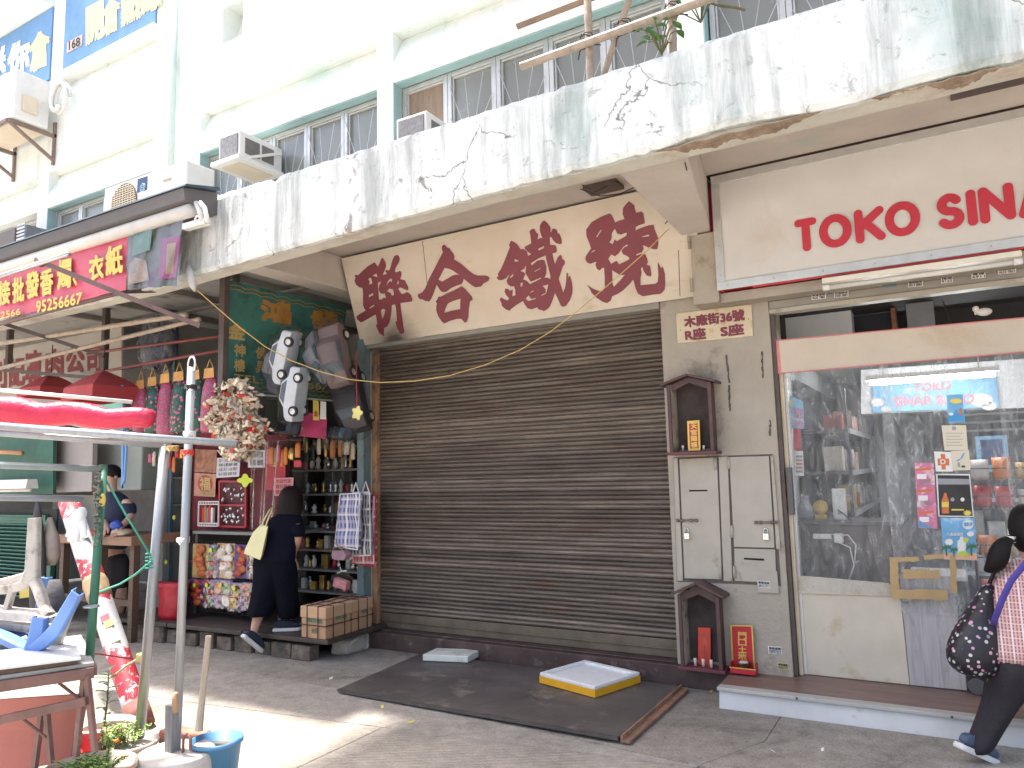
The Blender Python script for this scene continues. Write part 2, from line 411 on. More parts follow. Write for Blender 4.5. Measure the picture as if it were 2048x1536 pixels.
# piers of the upper wall
wb(-16, -11.39, 6.175, 7.24); wb(-4.83, -4.62, 3.8, 6.175); wb(-1.72, -1.42, 3.8, 6.175)
wb(-8.63, -7.68, 3.8, 6.175); wb(-11.39, -11.11, 3.8, 6.175); wb(-16, -14.2, 3.8, 6.175)
wb(1.6, 3.2, 3.8, 6.175); wb(3.2, 5, 3.8, TOP)
# sills below the windows
for a, b in ((-7.68, -4.83), (-4.62, -1.72), (-1.42, 1.6), (-11.11, -8.63), (-14.2, -11.39)): wb(a, b, 3.8, 4.25)
# band above
wb(-11.39, -8.63, 6.175, 7.24); wb(-8.63, -7.30, 6.175, TOP); wb(-7.30, -6.93, 6.175, 6.93); wb(-7.30, -6.93, 7.45, TOP); wb(-6.93, 3.2, 6.175, TOP)
wb(-11.2, -10.86, 7.24, TOP); wb(-16, -11.2, 7.24, 7.62); wb(-10.86, -8.63, 7.565, 7.66, -.05); wb(-10.86, -8.63, 8.84, TOP); wb(-16, -11.2, 8.84, TOP, -.25)
wb(-16, -11.2, 7.62, 8.84, .03); wb(-10.86, -8.63, 7.66, 8.84, .03)
put('upper_wall', w, WALL, BLD)
put('rear_wall', MB().box((-16, .36, 3.9), (5, 8, TOP)).box((-16, 7.5, 0), (5, 8, 3.8)), WALL, BLD)
# sunk spandrels: the face leans back so the top of each is in the shade of the edge above
def spandrel(x0, x1, z0=5.62, z1=6.174, zb=5.84, d=.17):
    put('spandrel', MB().prism([(x0+.001, 0.004, z0), (x0+.001, 0.004, zb), (x0+.001, d, z1), (x0+.001, .34, z1), (x0+.001, .34, z0)], (x1-x0-.002, 0, 0)), WALL, BLD)
for a, b in ((-7.68, -4.83), (-4.62, -1.72), (-1.42, 1.6), (-11.11, -8.63), (-14.2, -11.39)): spandrel(a, b)
spandrel(-10.86, -8.63, 7.241, 7.564, 7.262, .14)
put('niche', MB().prism([(-7.299, .0, 6.931), (-7.299, .2, 7.1), (-7.299, .3, 7.449), (-7.299, .34, 7.449), (-7.299, .34, 6.931)], (.368, 0, 0)), WALL, BLD)
wl_ = MB().tube([at(395, 37, y=-.06), at(405, 33, y=-.05), at(478, -5, y=-.05), at(500, -18, y=-.05)], .035, 8)
put('ledge_pipe', wl_, WALL, BLD, smooth=True)

# windows with fan-shaped bars
def window(x0, x1, z0=4.26, z1=5.6, y=.16, blank=None, grille=True):
    f = MB(); t = .045
    f.box((x0, y-.03, z0), (x0+t, y+.03, z1)).box((x1-t, y-.03, z0), (x1, y+.03, z1)).box((x0+t, y-.028, z1-t), (x1-t, y+.028, z1)).box((x0+t, y-.028, z0), (x1-t, y+.028, z0+t))
    f.box((x0+t, y-.012, z1-t-.022), (x1-t, y+.02, z1-t-.002)).box((x0+t+.002, y-.012, z0+t), (x0+t+.02, y+.02, z1-t-.022)).box((x1-t-.02, y-.012, z0+t), (x1-t-.002, y+.02, z1-t-.022))
    fr = put('window', f, ALU, BLD, bevel=.004)
    put('pane', MB().box((x0+t, y+.022, z0+t), (x1-t, y+.027, z1-t)), blank or GLASS, fr)
    if grille:
        gm = MB(); cx = (x0+x1)/2; cz = z0+.50
        for a in (-52, -36, -20, -5, 12, 28, 44, 58):
            d = Vector((math.sin(R(a)), 0, math.cos(R(a)))); k = min(.72/max(.1, d.z), .25/max(.02, abs(d.x))) 
            gm.tube([(cx+d.x*.08, y-.045, cz+d.z*.08), (cx+d.x*k, y-.045, cz+d.z*k)], .0045, 5)
        gm.tube([(cx+.085*math.cos(q*.4), y-.045, cz+.085*math.sin(q*.4)) for q in range(9)], .006, 5)
        gm.tube([(x0+.05, y-.045, cz-.05), (cx-.1, y-.045, cz+.01), (cx, y-.045, cz-.06), (cx+.1, y-.045, cz+.01), (x1-.05, y-.045, cz-.05)], .006, 5)
        put('grille', gm, STEEL, fr)
BOARD = mat('brown_board', (.27, .20, .15), .8, .2, 4, .2, 40, stretch=(6, 6, 1), dirt=(.6, .58, .52), dscale=3, dth=.70)
GLASS2 = glass_pane('pale_window_glass', (.26, .28, .27), .5)
def row(x0, x1, n, blanks={}):
    dx = (x1-x0)/n
    for i in range(n): window(x0+i*dx+.002, x0+(i+1)*dx-.002, blank=blanks.get(i), grille=i not in blanks)
row(-7.66, -4.85, 5); row(-4.60, -1.74, 5, {0: BOARD}); row(-1.40, 1.58, 5); row(-11.09, -8.65, 4, {0: GLASS2, 1: GLASS2}); row(-14.18, -11.41, 5)
rv = MB()
for a in (-7.68, -4.62, -1.42, -11.11): rv.box((a, .002, 4.25), (a+.012, .12, 5.615))
for a, b in ((-7.68, -4.83), (-4.62, -1.72), (-1.42, 1.6), (-11.11, -8.63)): rv.box((a+.014, .02, 5.603), (b-.002, .12, 5.617))
put('reveal', rv, TEAL, BLD)

# canopy: parapet with a ragged lower edge, beam and soffit behind it
YF = -1.79
def zb(x): return 3.378 - max(0, (-2.5-x))*.030 if x > -6 else 3.273
rn = random.Random(3); rg = []; NX = 340
bite = [0]*(NX+1); v = 0
for i in range(NX+1):
    x = -13+i*17/NX; v = .75*v + rn.uniform(-.0035, .0035)
    deep = .035*max(0, math.sin((x+1.35)*3.2))*(1 if -1.35 < x < -.37 else 0) + (.018*max(0, math.sin((x+.2)*5)) if -.2 < x < .4 else 0)
    bz = zb(x) + v + deep + (rn.uniform(0, .012) if rn.random() < .12 else 0)
    tz = 3.93 + (.02 if x < -5 else 0) + rn.uniform(-.006, .006) - (rn.uniform(.01, .05) if rn.random() < .05 else 0)
    j = lambda s=.004: rn.uniform(-s, s)
    rg.append([(x, YF+.02+j(), bz-.002), (x, YF+j(), bz+.03), (x, YF+j(), bz+.16), (x, YF+j(), bz+.32), (x, YF+j(), tz-.05), (x, YF+.02, tz), (x, YF+.14, tz), (x, YF+.15, 3.84), (x, YF+.075, 3.80), (x, YF+.07, bz+.002)])
put('parapet', MB().rings(rg), PARA, BLD)
bm_ = []
for i in range(NX//2+1):
    x = -13+i*34/NX; b0 = zb(x)+.007; bm_.append([(x, YF+.072, b0), (x, YF+.215, b0+rn.uniform(-.002, .002)), (x, YF+.215, 3.83), (x, YF+.072, 3.83)])
put('edge_beam', MB().rings(bm_), BEAMM, BLD)
rw = MB()
for xa, xb in ((-1.30, -.40), (-.2, .36)):
    wd = [.5]
    for i in range(60): wd.append(min(1, max(.05, wd[-1]+rn.uniform(-.22, .22))))
    rw.sheet(lambda u, q: (xa+(xb-xa)*u, YF+.03+q*.13*wd[int(u*60)]*min(1, 6*u, 6-6*u), zb(0)+.003+.004*math.sin(u*31)), 60, 3)
put('broken_edge', rw, RAWC, BLD, solid=.004)
put('soffit', MB().box((-13, YF+.217, 3.75), (5, 7.5, 3.79)), SOFF, BLD)
put('roof_slab', MB().box((-13, YF+.15, 3.792), (5, 0, 3.84)), mat('roof_felt', (.2, .2, .19), .9), BLD)
# corbel that carries the canopy above the pier
put('bracket', MB().hexa([(-1.60, -.12, 3.335), (-1.41, -.12, 3.335), (-1.17, -1.572, 3.43), (-1.62, -1.572, 3.43), (-1.60, -.12, 3.749), (-1.41, -.12, 3.749), (-1.17, -1.572, 3.749), (-1.62, -1.572, 3.749)]), SOFF, BLD, bevel=.012)
put('bracket', MB().box((-5.22, -1.572, 3.42), (-4.98, .1, 3.749)), SOFF, BLD, bevel=.012)
# pier between the two shops
put('pier', MB().box((-1.862, -.1, 0), (-1.04, .35, 3.75)), PIER, BLD, bevel=.006)
put('lintel', MB().box((-4.95, -.12, 2.852), (-1.864, .35, 3.748)), mat('grey_lintel', (.30, .285, .25), .7, .1, 5, .2), BLD)
put('shop_lintel', MB().box((-1.04, -.02, 2.84), (4.5, .3, 3.749)), PIER, BLD)
for a, b, c in ((-5.0, -4.86, .06), (-1.3, -1.06, .36), (3.6, 3.8, .3)): put('party_wall', MB().box((a, c, 0), (b, 7.4, 3.749)), mat('shop_wall', (.62, .64, .65), .8, .08, 3, .1), BLD)
# shutter sill
sl = MB().box((-4.93, -.15, .0), (-1.30, .2, .152)).box((-4.88, -.10, .152), (-1.868, .15, .165))
put('door_sill', sl, mat('maroon_sill', (.075, .045, .04), .6, .35, 5, .3, 40, dirt=(.17, .14, .12), dscale=6, dth=.58), BLD, bevel=.008)

# bamboo scaffold above the canopy, with unseen boards added overhead to shade the pavement
BAMBOO = mat('weathered_bamboo', (.34, .275, .215), .6, .25, 5, .2, 40, dirt=(.25, .20, .15), dscale=5, dth=.6, stretch=(3, 3, 3))
def bamboo(pts, r, m=BAMBOO, mb=None, nodes_every=.33):
    mb = mb or MB(); P = [Vector(p) for p in pts]
    for a, b in zip(P, P[1:]):
        n = max(1, int((b-a).length/nodes_every)); q = []; rr = []
        for i in range(n+1):
            t = i/n
            for dt, k in ((-.015, 1.0), (0, 1.10), (.015, 1.0)):
                tt = t+dt/max(.05, (b-a).length)
                if 0 <= tt <= 1: q.append(a.lerp(b, tt)); rr.append(r*k)
        mb.tube(q, rr, 9)
    return mb
scf = thing('bamboo_scaffold', (-1.8, -1.3, 3.9), 'weathered bamboo scaffold lashed together on top of the canopy', 'scaffold')
yv = -1.45
for a, b in (((1180, 130), (1173, -60)), ((1345, 68), (1343, -60))):
    p, q = at(*a, y=yv), at(*b, y=yv); d = (q-p).normalized(); p0 = p - d*((p.z-3.86)/d.z); q0 = p + d*((6.95-p.z)/d.z)
    put('pole', bamboo([p0, q0], .026), BAMBOO, scf, smooth=True)
p, q = at(1215, 128, y=yv+.08), at(1258, 0, y=yv+.08); d = (q-p).normalized()
put('pole', bamboo([p-d*.2, q+d*1.2], .022), BAMBOO, scf, smooth=True)
put('pole', bamboo([at(1042, 133, y=yv-.06), at(1480, -25, y=yv-.06)], .027), BAMBOO, scf, smooth=True)
put('pole', bamboo([at(1035, 52, y=yv+.05), at(1170, 0, y=yv+.05), at(1330, -60, y=yv+.05)], .024), mat('dark_bamboo', (.24, .17, .13), .7, .25, 6, .2), scf, smooth=True)
ti = MB()
for a in ((1175, 82), (1345, 22), (1250, 55)):
    c = at(*a, y=yv-.03)
    for k in range(5):
        ti.tube([c+Vector((.045*math.cos(t*.8+k), .045*math.sin(t*.8+k), .012*k-.03+.02*math.sin(t))) for t in range(9)], .004, 4)
    ti.tube([c, c+Vector((-.05, -.02, -.07)), c+Vector((-.06, -.02, -.12))], .004, 4); ti.tube([c, c+Vector((.05, -.02, -.05)), c+Vector((.1, -.02, -.07))], .004, 4)
put('lashing', ti, RUBBER, scf, kind='stuff')
for i in range(5):
    y0 = -3.15+i*.27
    put('board', MB().box((-5.75, y0, 6.95), (3.2, y0+.268, 6.98)), WOODD, scf)  # boards added above the view, only to cast shade on the right
put('pole', bamboo([(-2.0, -3.2, 6.92), (-2.0, 0, 6.92)], .03), BAMBOO, scf, smooth=True)
# ------------------------------------------------------------------ roller shutter of the closed shop
sh = thing('roller_shutter', (-3.33, 0, .16), 'closed dark brown steel roller shutter below the cream signboard', 'shutter')
prof = [(.003, 0), (-.011, .006), (-.018, .018), (-.015, .030), (-.002, .0365), (.002, .038), (-.004, .0405), (-.013, .048), (-.0145, .056), (-.008, .066), (.003, .0738), (.008, .0738), (.008, 0)]
sm = MB().rings([[(x, y, z) for y, z in prof] for x in (-1.475, 1.468)])
sme = None; rs = random.Random(5)
for k in range(34):
    if sme is None:
        o = put('slat', sm, SHUT, sh, local=True); sme = o.data
    else:
        o = bpy.data.objects.new('slat', sme); COL.objects.link(o); o.parent = sh
    o.location = (0, rs.uniform(-.002, .002), .145+k*.0752); o.rotation_euler = (rs.uniform(-.02, .02), 0, 0)
put('bottom_rail', MB().box((-4.80, -.012, .168), (-1.872, .012, .236)).box((-4.80, -.018, .238), (-1.872, .01, .302)).box((-4.80, -.026, .228), (-1.872, .0, .240)), mat('shutter_rail', (.15, .12, .085), .55, .3, 4, .2, 50, dirt=(.4, .37, .31), dscale=22, dth=.68, metal=.2), sh, bevel=.003)
put('guide', MB().box((-4.868, -.06, .166), (-4.803, .04, 2.85)), mat('rusty_orange_guide', (.36, .20, .10), .7, .3, 6, .3, 40, dirt=(.12, .09, .075), dscale=4, dth=.5, stretch=(2, 2, 1)), sh, bevel=.004)
put('guide', MB().box((-1.87, -.05, .166), (-1.864, .03, 2.85)), IRON, sh)
put('post', MB().box((-4.955, -.17, .10), (-4.872, -.06, 2.95)), mat('blue_grey_post', (.13, .19, .20), .6, .2, 5, .25, 40, dirt=(.09, .10, .10), dscale=6, dth=.55), sh, bevel=.006)

# ------------------------------------------------------------------ cream signboard with painted characters
SP0 = Vector((0, -.15, 2.875)); SN = Vector((0, -1, -.30)).normalized()
def atp(px, py, off=0.0, p0=SP0, n=SN):
    d = FW + RT*((px-1024)/FPX) - UP*((py-768)/FPX); q = p0 + n*off
    return CAMLOC + d*((q-CAMLOC).dot(n)/d.dot(n))
sg = thing('signboard', at(1040, 640, y=-.15), 'cream signboard with four large maroon brush characters above the shutter', 'signboard')
q4 = [atp(722, 692), atp(1402, 591), atp(1388, 357), atp(682, 517)]
def m_sign():
    m, N, L, B = nodes('stained_cream_board'); mp = coordn(N, L, (1, 1, 1), False)
    a = noise(N, L, mp, 1.5, 5, .6, .3); b = noise(N, L, mp, 26, 4, .6); c3 = noise(N, L, coordn(N, L, (1, 1, 2.2), False), 2.4, 6, .65, .5)
    c = ramp(N, L, a.outputs['Fac'], [(.3, (.60, .51, .40)), (.6, (.66, .585, .49)), (.8, (.56, .46, .33))]).outputs[0]
    f = ramp(N, L, b.outputs['Fac'], [(.71, 0.0), (.76, .85)]); c = mix(N, L, f.outputs[0], c, (.30, .15, .07))
    f = ramp(N, L, c3.outputs['Fac'], [(.60, 0.0), (.75, .5)]); c = mix(N, L, f.outputs[0], c, (.42, .30, .18))
    # soot from the old exhaust at the lower left corner
    tc = N.new('ShaderNodeTexCoord'); vs = N.new('ShaderNodeVectorMath'); vs.operation = 'DISTANCE'
    s0 = atp(790, 690) - wloc(sg); vs.inputs[1].default_value = s0; L.new(tc.outputs['Object'], vs.inputs[0])
    ad = N.new('ShaderNodeMath'); ad.operation = 'MULTIPLY_ADD'; ad.inputs[1].default_value = .22; L.new(c3.outputs['Fac'], ad.inputs[0]); L.new(vs.outputs['Value'], ad.inputs[2])
    f = ramp(N, L, ad.outputs[0], [(.18, .92), (.30, .45), (.48, 0.0)]); c = mix(N, L, f.outputs[0], c, (.04, .033, .028))
    L.new(c, B.inputs['Base Color']); B.inputs['Roughness'].default_value = .6; bumpn(N, L, B, a.outputs['Fac'], .15, .01); return m
CRB = m_sign()
bd = MB().hexa([q - SN*.03 for q in q4] + q4); put('board', bd, CRB, sg, bevel=.003)
se = MB()
for a, b in (((845, 482), (858, 600)), ((1357, 500), (1360, 592))): se.bar(atp(*a, .0015), atp(*b, .0015), .004, .003)
put('board_seam', se, IRON, sg)['kind'] = 'stuff'
CH = [((700, 500), 8.536, [
 [(75,440),(105,422),(140,430),(200,370),(300,280),(415,210),(435,225),(475,290),(500,240),(530,150),(550,130),(575,150),(605,210),(618,270),(600,330),(575,380),(558,425),(615,415),(628,398),(605,370),(600,350),(635,342),(668,348),(690,300),(720,180),(750,110),(795,83),(830,100),(850,150),(835,210),(790,280),(768,330),(770,375),(800,380),(850,357),(875,375),(880,420),(855,500),(935,515),(945,545),(985,610),(997,660),(985,690),(950,680),(880,645),(850,640),(822,660),(880,752),(930,742),(975,715),(1020,745),(1045,780),(1065,850),(1058,880),(860,905),(870,1000),(890,1150),(915,1330),(930,1400),(900,1430),(860,1430),(800,1320),(780,1260),(778,1220),(803,1218),(785,1000),(770,930),(715,940),(705,1080),(680,1220),(640,1300),(580,1335),(580,1475),(500,1420),(450,1310),(445,1265),(468,1270),(440,1100),(220,1225),(180,1232),(125,1190),(108,1140),(150,1100),(268,1035),(240,990),(222,940),(222,740),(212,650),(160,640),(100,590),(75,520),(95,470)],
 [(385,440),(450,400),(468,465),(430,450)], [(312,490),(358,472),(378,540),(375,575),(325,590),(335,540)], [(475,560),(520,537),(522,560),(500,600),(490,680),(520,740),(575,750),(590,735),(615,825),(580,808),(540,845),(495,848),(485,700)], [(610,625),(650,530),(690,488),(720,500),(710,552),(690,530),(665,545),(620,610)], [(632,705),(675,655),(700,665),(735,670),(752,770),(715,778),(690,730)], [(820,520),(835,545),(825,585),(800,580)], [(320,772),(390,735),(397,768),(325,810)], [(328,985),(410,935),(415,955),(335,1000)], [(530,1040),(550,1003),(602,1015),(585,1100),(555,1182),(540,1120)]]),
 ((830, 480), 8.531, [
 [(495,75),(525,100),(550,135),(590,138),(610,180),(655,230),(675,290),(660,325),(790,410),(950,550),(1010,588),(1080,608),(1200,605),(1250,620),(1273,655),(1250,700),(1165,745),(1130,795),(1030,808),(970,775),(830,660),(820,710),(795,752),(690,785),(610,825),(530,885),(470,890),(430,860),(370,765),(325,890),(290,980),(245,1050),(180,1042),(120,1010),(85,1012),(45,965),(50,925),(120,895),(170,830),(240,660),(340,470),(475,205),(455,150),(460,105)],
 [(505,475),(590,495),(660,530),(755,598),(700,588),(640,605),(460,712),(440,695),(400,680),(440,600)],
 [(795,788),(850,830),(910,900),(970,965),(985,1020),(940,1045),(918,1170),(910,1310),(885,1395),(850,1412),(790,1345),(720,1345),(600,1380),(500,1425),(460,1395),(400,1310),(360,1200),(365,1110),(378,1085),(350,1050),(385,1010),(395,970),(440,965),(550,905),(650,865)],
 [(560,1085),(640,1045),(775,1000),(770,1180),(630,1205),(500,1240),(520,1170)]]),
 ((985, 430), 7.68, [
 [(285,393),(340,420),(385,455),(430,525),(480,522),(530,565),(545,630),(595,600),(545,570),(500,525),(490,490),(530,470),(595,435),(580,300),(565,255),(600,215),(640,208),(670,265),(705,295),(700,330),(690,375),(740,350),(768,360),(745,310),(725,230),(728,160),(760,105),(795,83),(850,130),(890,190),(890,260),(905,262),(915,220),(945,205),(990,230),(1000,280),(1030,290),(1060,370),(1065,435),(1045,450),(980,435),(930,390),(905,340),(878,340),(885,460),(960,460),(980,490),(990,560),(970,580),(920,590),(940,690),(960,755),(1000,650),(1040,612),(1060,625),(1065,670),(1110,705),(1112,750),(1080,790),(1015,985),(1050,1080),(1085,1195),(1115,1110),(1130,1020),(1135,900),(1155,885),(1165,960),(1190,930),(1215,1020),(1230,1110),(1225,1210),(1190,1310),(1125,1400),(1080,1412),(1050,1390),(990,1260),(960,1195),(925,1300),(880,1410),(830,1455),(780,1480),(770,1465),(720,1455),(690,1435),(692,1415),(600,1450),(540,1435),(490,1370),(468,1320),(370,1380),(290,1440),(262,1472),(200,1450),(140,1390),(140,1360),(110,1300),(130,1265),(170,1290),(225,1313),(258,1285),(210,1230),(185,1180),(195,1130),(235,1135),(270,1165),(310,1145),(305,1250),(352,1230),(350,1150),(330,1095),(280,1100),(230,1060),(215,1010),(240,960),(260,905),(210,970),(150,1000),(95,1000),(60,965),(90,940),(80,905),(130,830),(190,690),(268,490),(252,465)],
 [(330,710),(345,678),(405,702),(370,718)], [(260,965),(300,915),(325,905),(310,945),(280,968)], [(428,860),(490,825),(510,775),(515,800),(505,890),(580,1020),(600,1022),(740,962),(745,975),(575,1062),(520,1005),(470,990),(490,940),(505,910),(480,880)], [(430,1045),(465,1038),(460,1080),(435,1112)], [(590,740),(700,670),(815,622),(830,700),(890,940),(885,990),(850,962),(800,968),(825,900),(830,800),(800,700),(770,685),(690,700),(600,775)], [(640,865),(735,815),(738,825),(650,872)], [(700,520),(790,478),(790,505),(710,548)], [(575,1190),(630,1160),(632,1172),(580,1197)], [(508,1285),(555,1235),(585,1280),(600,1290),(665,1275),(660,1290),(550,1322)], [(768,1090),(858,1068),(825,1205),(750,1245),(755,1225),(818,1195),(815,1140),(790,1110)]]),
 ((1160, 395), 6.983, [
 [(683,52),(720,80),(758,110),(765,160),(783,215),(850,198),(880,220),(905,330),(900,365),(830,385),(780,410),(775,460),(850,425),(950,390),(1030,378),(1040,440),(1090,560),(1095,650),(1080,720),(1045,725),(990,712),(905,675),(875,665),(890,720),(860,770),(785,790),(785,812),(870,785),(915,795),(940,860),(948,905),(930,940),(980,955),(998,1080),(985,1105),(930,1090),(890,1030),(870,965),(850,1000),(860,1050),(845,1120),(845,1225),(940,1215),(1050,1205),(1085,1180),(1095,1080),(1085,940),(1090,900),(1135,995),(1150,955),(1185,1060),(1190,1200),(1180,1290),(1130,1345),(1000,1360),(880,1380),(810,1345),(775,1270),(745,1145),(700,1200),(600,1300),(520,1350),(450,1380),(430,1440),(380,1475),(320,1460),(230,1400),(160,1330),(145,1290),(95,1220),(180,1275),(260,1305),(320,1305),(345,1260),(345,1100),(335,980),(300,990),(275,1022),(235,995),(215,940),(228,895),(140,928),(95,905),(72,860),(80,820),(155,710),(130,640),(90,540),(85,450),(160,345),(280,275),(410,222),(440,240),(470,300),(490,350),(540,325),(620,300),(595,230),(600,150),(640,95)],
 [(448,1015),(560,1085),(625,1080),(560,1160),(470,1250),(455,1200)], [(225,550),(285,455),(305,450),(240,555)], [(485,435),(520,505),(570,520),(650,490),(652,530),(515,610),(485,585),(455,650),(410,628),(440,580),(445,500)], [(150,775),(180,742),(222,730),(200,750)], [(605,690),(660,655),(668,675),(620,695),(580,740),(600,790),(660,820),(690,845),(685,865),(545,935),(515,885),(485,895),(435,928),(395,860),(435,795),(490,822),(540,780)], [(862,545),(960,518),(970,540),(870,553)]])]
MARC = mat('maroon_character_paint', (.205, .036, .052), .5, .12, 5, .1, 40)
for (ox, oy), s, polys in CH:
    put('character', traced(polys, lambda x, y: atp(ox+x/s, oy+y/s, .004)), MARC, sg)

# ------------------------------------------------------------------ everything fixed on the grey pier
YP = -.1
def rectp(mb, px0, py0, px1, py1, y, th=.004):
    """upright plate given by its left-top and right-bottom corner, proud of plane y"""
    a = at(px0, py0, y=y-th); b = at(px1, py1, y=y-th)
    return mb.box((a.x, y-th, b.z), (b.x, y-.0005, a.z))
def quadp(pts, y): return [at(px, py, y=y) for px, py in pts]
def plate(name, pts, y, th, m, parent=None, bevel=0, **k):
    q = quadp(pts, y); return put(name, MB().hexa([p+Vector((0, th, 0)) for p in q]+q) if False else MB().prism(q, (0, th, 0)), m, parent, bevel=bevel, **k)
def words(body, pts, y, m, parent, bold=0, name='lettering', wob=0):
    """pts: bottom-left, bottom-right, top-right, top-left in the photograph, on plane y"""
    return put(name, letter(body, quadp(pts, y), .0015, bold, wob=wob), m, parent)
t = thing('address_plaque', at(1430, 680, y=YP), 'small cream address plaque with maroon characters and the number 36', 'plaque')
plate('plate', [(1355, 687), (1506, 672), (1503, 609), (1352, 627)], YP-.012, .010, mat('plaque_cream', (.62, .52, .36), .5, .1, 5, .08, 40, dirt=(.42, .27, .10), dscale=6, dth=.55), t, .002)
words('木廠街36號', [(1370, 655), (1489, 640), (1487, 618), (1368, 634)], YP-.013, MARC, t, .05)
words('R座', [(1372, 681), (1412, 677), (1410, 655), (1370, 660)], YP-.013, MARC, t, .05); words('S座', [(1443, 674), (1488, 668), (1486, 647), (1441, 652)], YP-.013, MARC, t, .05)
sc_ = MB()
for p in ((1430, 650), (1361, 660), (1497, 638)): sc_.blob(at(*p, y=YP-.014), .004, 6, 4)
put('screw', sc_, IRON, t, kind='stuff')

SHRB = mat('shrine_back', (.055, .040, .036), .85, .35, 7, .2, 30, dirt=(.16, .11, .07), dscale=3, dth=.6)  # darker wood with brown patches for the shrine backs
SHRW = mat('shrine_brown', (.085, .045, .042), .55, .2, 6, .12, 40)
RAW = mat('shrine_side', (.40, .34, .26), .7, .25, 5, .2, 40, dirt=(.12, .09, .07), dscale=3, dth=.5)
RED = mat('red_lacquer', (.50, .018, .03), .45, .08, 4, .03, 40)
GOLD = mat('gold_paint', (.70, .48, .12), .38, .12, 10, .08, 50, metal=.35)
ORED = mat('orange_red_card', (.62, .06, .035), .6, .08, 4, .05)
WAX = mat('wax', (.62, .56, .50), .5, .1, 8, .05)
def shrine(label, xl, xr, z0, ze, zr, d, bdr):
    """little wooden house: back, two cheeks, posts, floor and a pitched board roof"""
    s = thing('wall_shrine', ((xl+xr)/2, YP, z0), label, 'shrine', 'small ancestral shrines on the pier')
    put('back_panel', MB().box((xl+.02, YP-.012, z0+.02), (xr-.02, YP-.001, ze+.02)), SHRB, s)
    put('side_panel', MB().box((xl, YP-d, z0), (xl+.016, YP-.002, ze)), RAW, s, bevel=.002); put('side_panel', MB().box((xr-.016, YP-d, z0), (xr, YP-.002, ze)), SHRW, s, bevel=.002)
    for x in (xl-.012, xr-.012): put('post', MB().box((x, YP-d-.022, z0), (x+.026, YP-d-.001, ze-.002)), SHRW, s, bevel=.002)
    put('floor_board', MB().box((xl-.03, YP-d-.03, z0-.024), (xr+.03, YP-.002, z0-.001)), mat('shrine_maroon', (.13, .035, .045), .5, .2, 5, .1), s, bevel=.003)
    xm = (xl+xr)/2
    for sgn, xe in ((1, xl-.055), (-1, xr+.055)):
        put('roof_board', MB().prism([(xe, YP-d-.05, ze-.012), (xm-.0008*sgn, YP-d-.05, zr), (xm-.0008*sgn, YP-d-.05, zr+.018), (xe, YP-d-.05, ze+.008)], (0, d+.048, 0)), SHRW, s, bevel=.002)
    put('gable', MB().prism([(xl+.017, YP-d+.004, ze-.05), (xl+.017, YP-d+.004, ze+.001), (xm, YP-d+.004, zr-.004), (xr-.017, YP-d+.004, ze+.001), (xr-.017, YP-d+.004, ze-.05), (xm, YP-d+.004, ze+.005)], (0, .012, 0)), SHRW, s)
    return s
d = .13; y1 = YP-d
xl, xr = at(1343, 880, y=y1).x, at(1425, 880, y=y1).x
z0, ze, zr = at(1380, 903, y=y1).z, at(1338, 770, y=y1).z, at(1375, 753, y=y1).z
s = shrine('dark wooden wall shrine above the grey cabinet doors, gold framed red tablet inside', xl, xr, z0, ze, zr, d, None)
tb = thing('tablet', at(1388, 898, y=YP-.07), 'narrow red tablet in a gold frame standing in the upper wall shrine', 'tablet')
q = quadp([(1376, 902), (1401, 901), (1399, 840), (1374, 842)], YP-.07)
put('frame', MB().prism(q, (0, .012, 0)), GOLD, tb, bevel=.002)
q2 = quadp([(1380, 897), (1397, 896), (1395, 845), (1378, 847)], YP-.0715); put('panel', MB().prism(q2, (0, .001, 0)), RED, tb)
for i, ch in enumerate('天官賜福'): words(ch, [(1382, 858+i*12.5), (1394.5, 857+i*12.5), (1394, 846.5+i*12.5), (1381.5, 847.5+i*12.5)], YP-.072, GOLD, tb, .04, 'character')
for px in (1366, 1408): 
    c = at(px, 900, y=YP-.08); put('incense_cup', MB().lathe([(.008, 0), (.010, .03), (.008, .034)], c, 10), WAX, smooth=True, label='tiny pale cup %s the gold framed tablet in the upper shrine' % ('left of' if px < 1390 else 'right of'), cat='cup', group='offering cups in the shrines')
xl, xr = at(1365, 1300, y=y1).x, at(1441, 1300, y=y1).x
z0, ze, zr = .155, at(1362, 1188, y=y1).z, at(1400, 1168, y=y1).z
s = shrine('dark wooden floor shrine at the foot of the pier holding plain red tablets', xl, xr, z0+.022, ze, zr, d, None)
put('tablet', MB().prism(quadp([(1396, 1330), (1421, 1333), (1421, 1256), (1396, 1255)], YP-.05), (0, .012, 0)), ORED, bevel=.002, label='plain orange red tablet leaning inside the lower shrine', cat='tablet')
plate('paper_slip', [(1403, 1325), (1415, 1326), (1415, 1262), (1403, 1261)], YP-.0535, .001, mat('faded_red_paper', (.50, .09, .06), .8, .2, 9, .1), label='faded paper slip pasted on the plain red tablet', cat='paper')
for i, px in enumerate((1391, 1407, 1423)):
    c = at(px, 1332, y=YP-.10); c.z = .178; put('incense_cup', MB().lathe([(.010, 0), (.012, .05), (.010, .052)], c, 10), WAX, smooth=True, label='%s of three pale incense cups in front of the plain red tablet' % ('leftmost', 'middle', 'rightmost')[i], cat='cup', group='offering cups in the shrines')
put('incense_stick', MB().tube([at(1408, 1318, y=YP-.10), at(1409, 1290, y=YP-.10)], .003, 5), RED, label='thin red incense stick in the middle cup of the lower shrine', cat='incense stick')

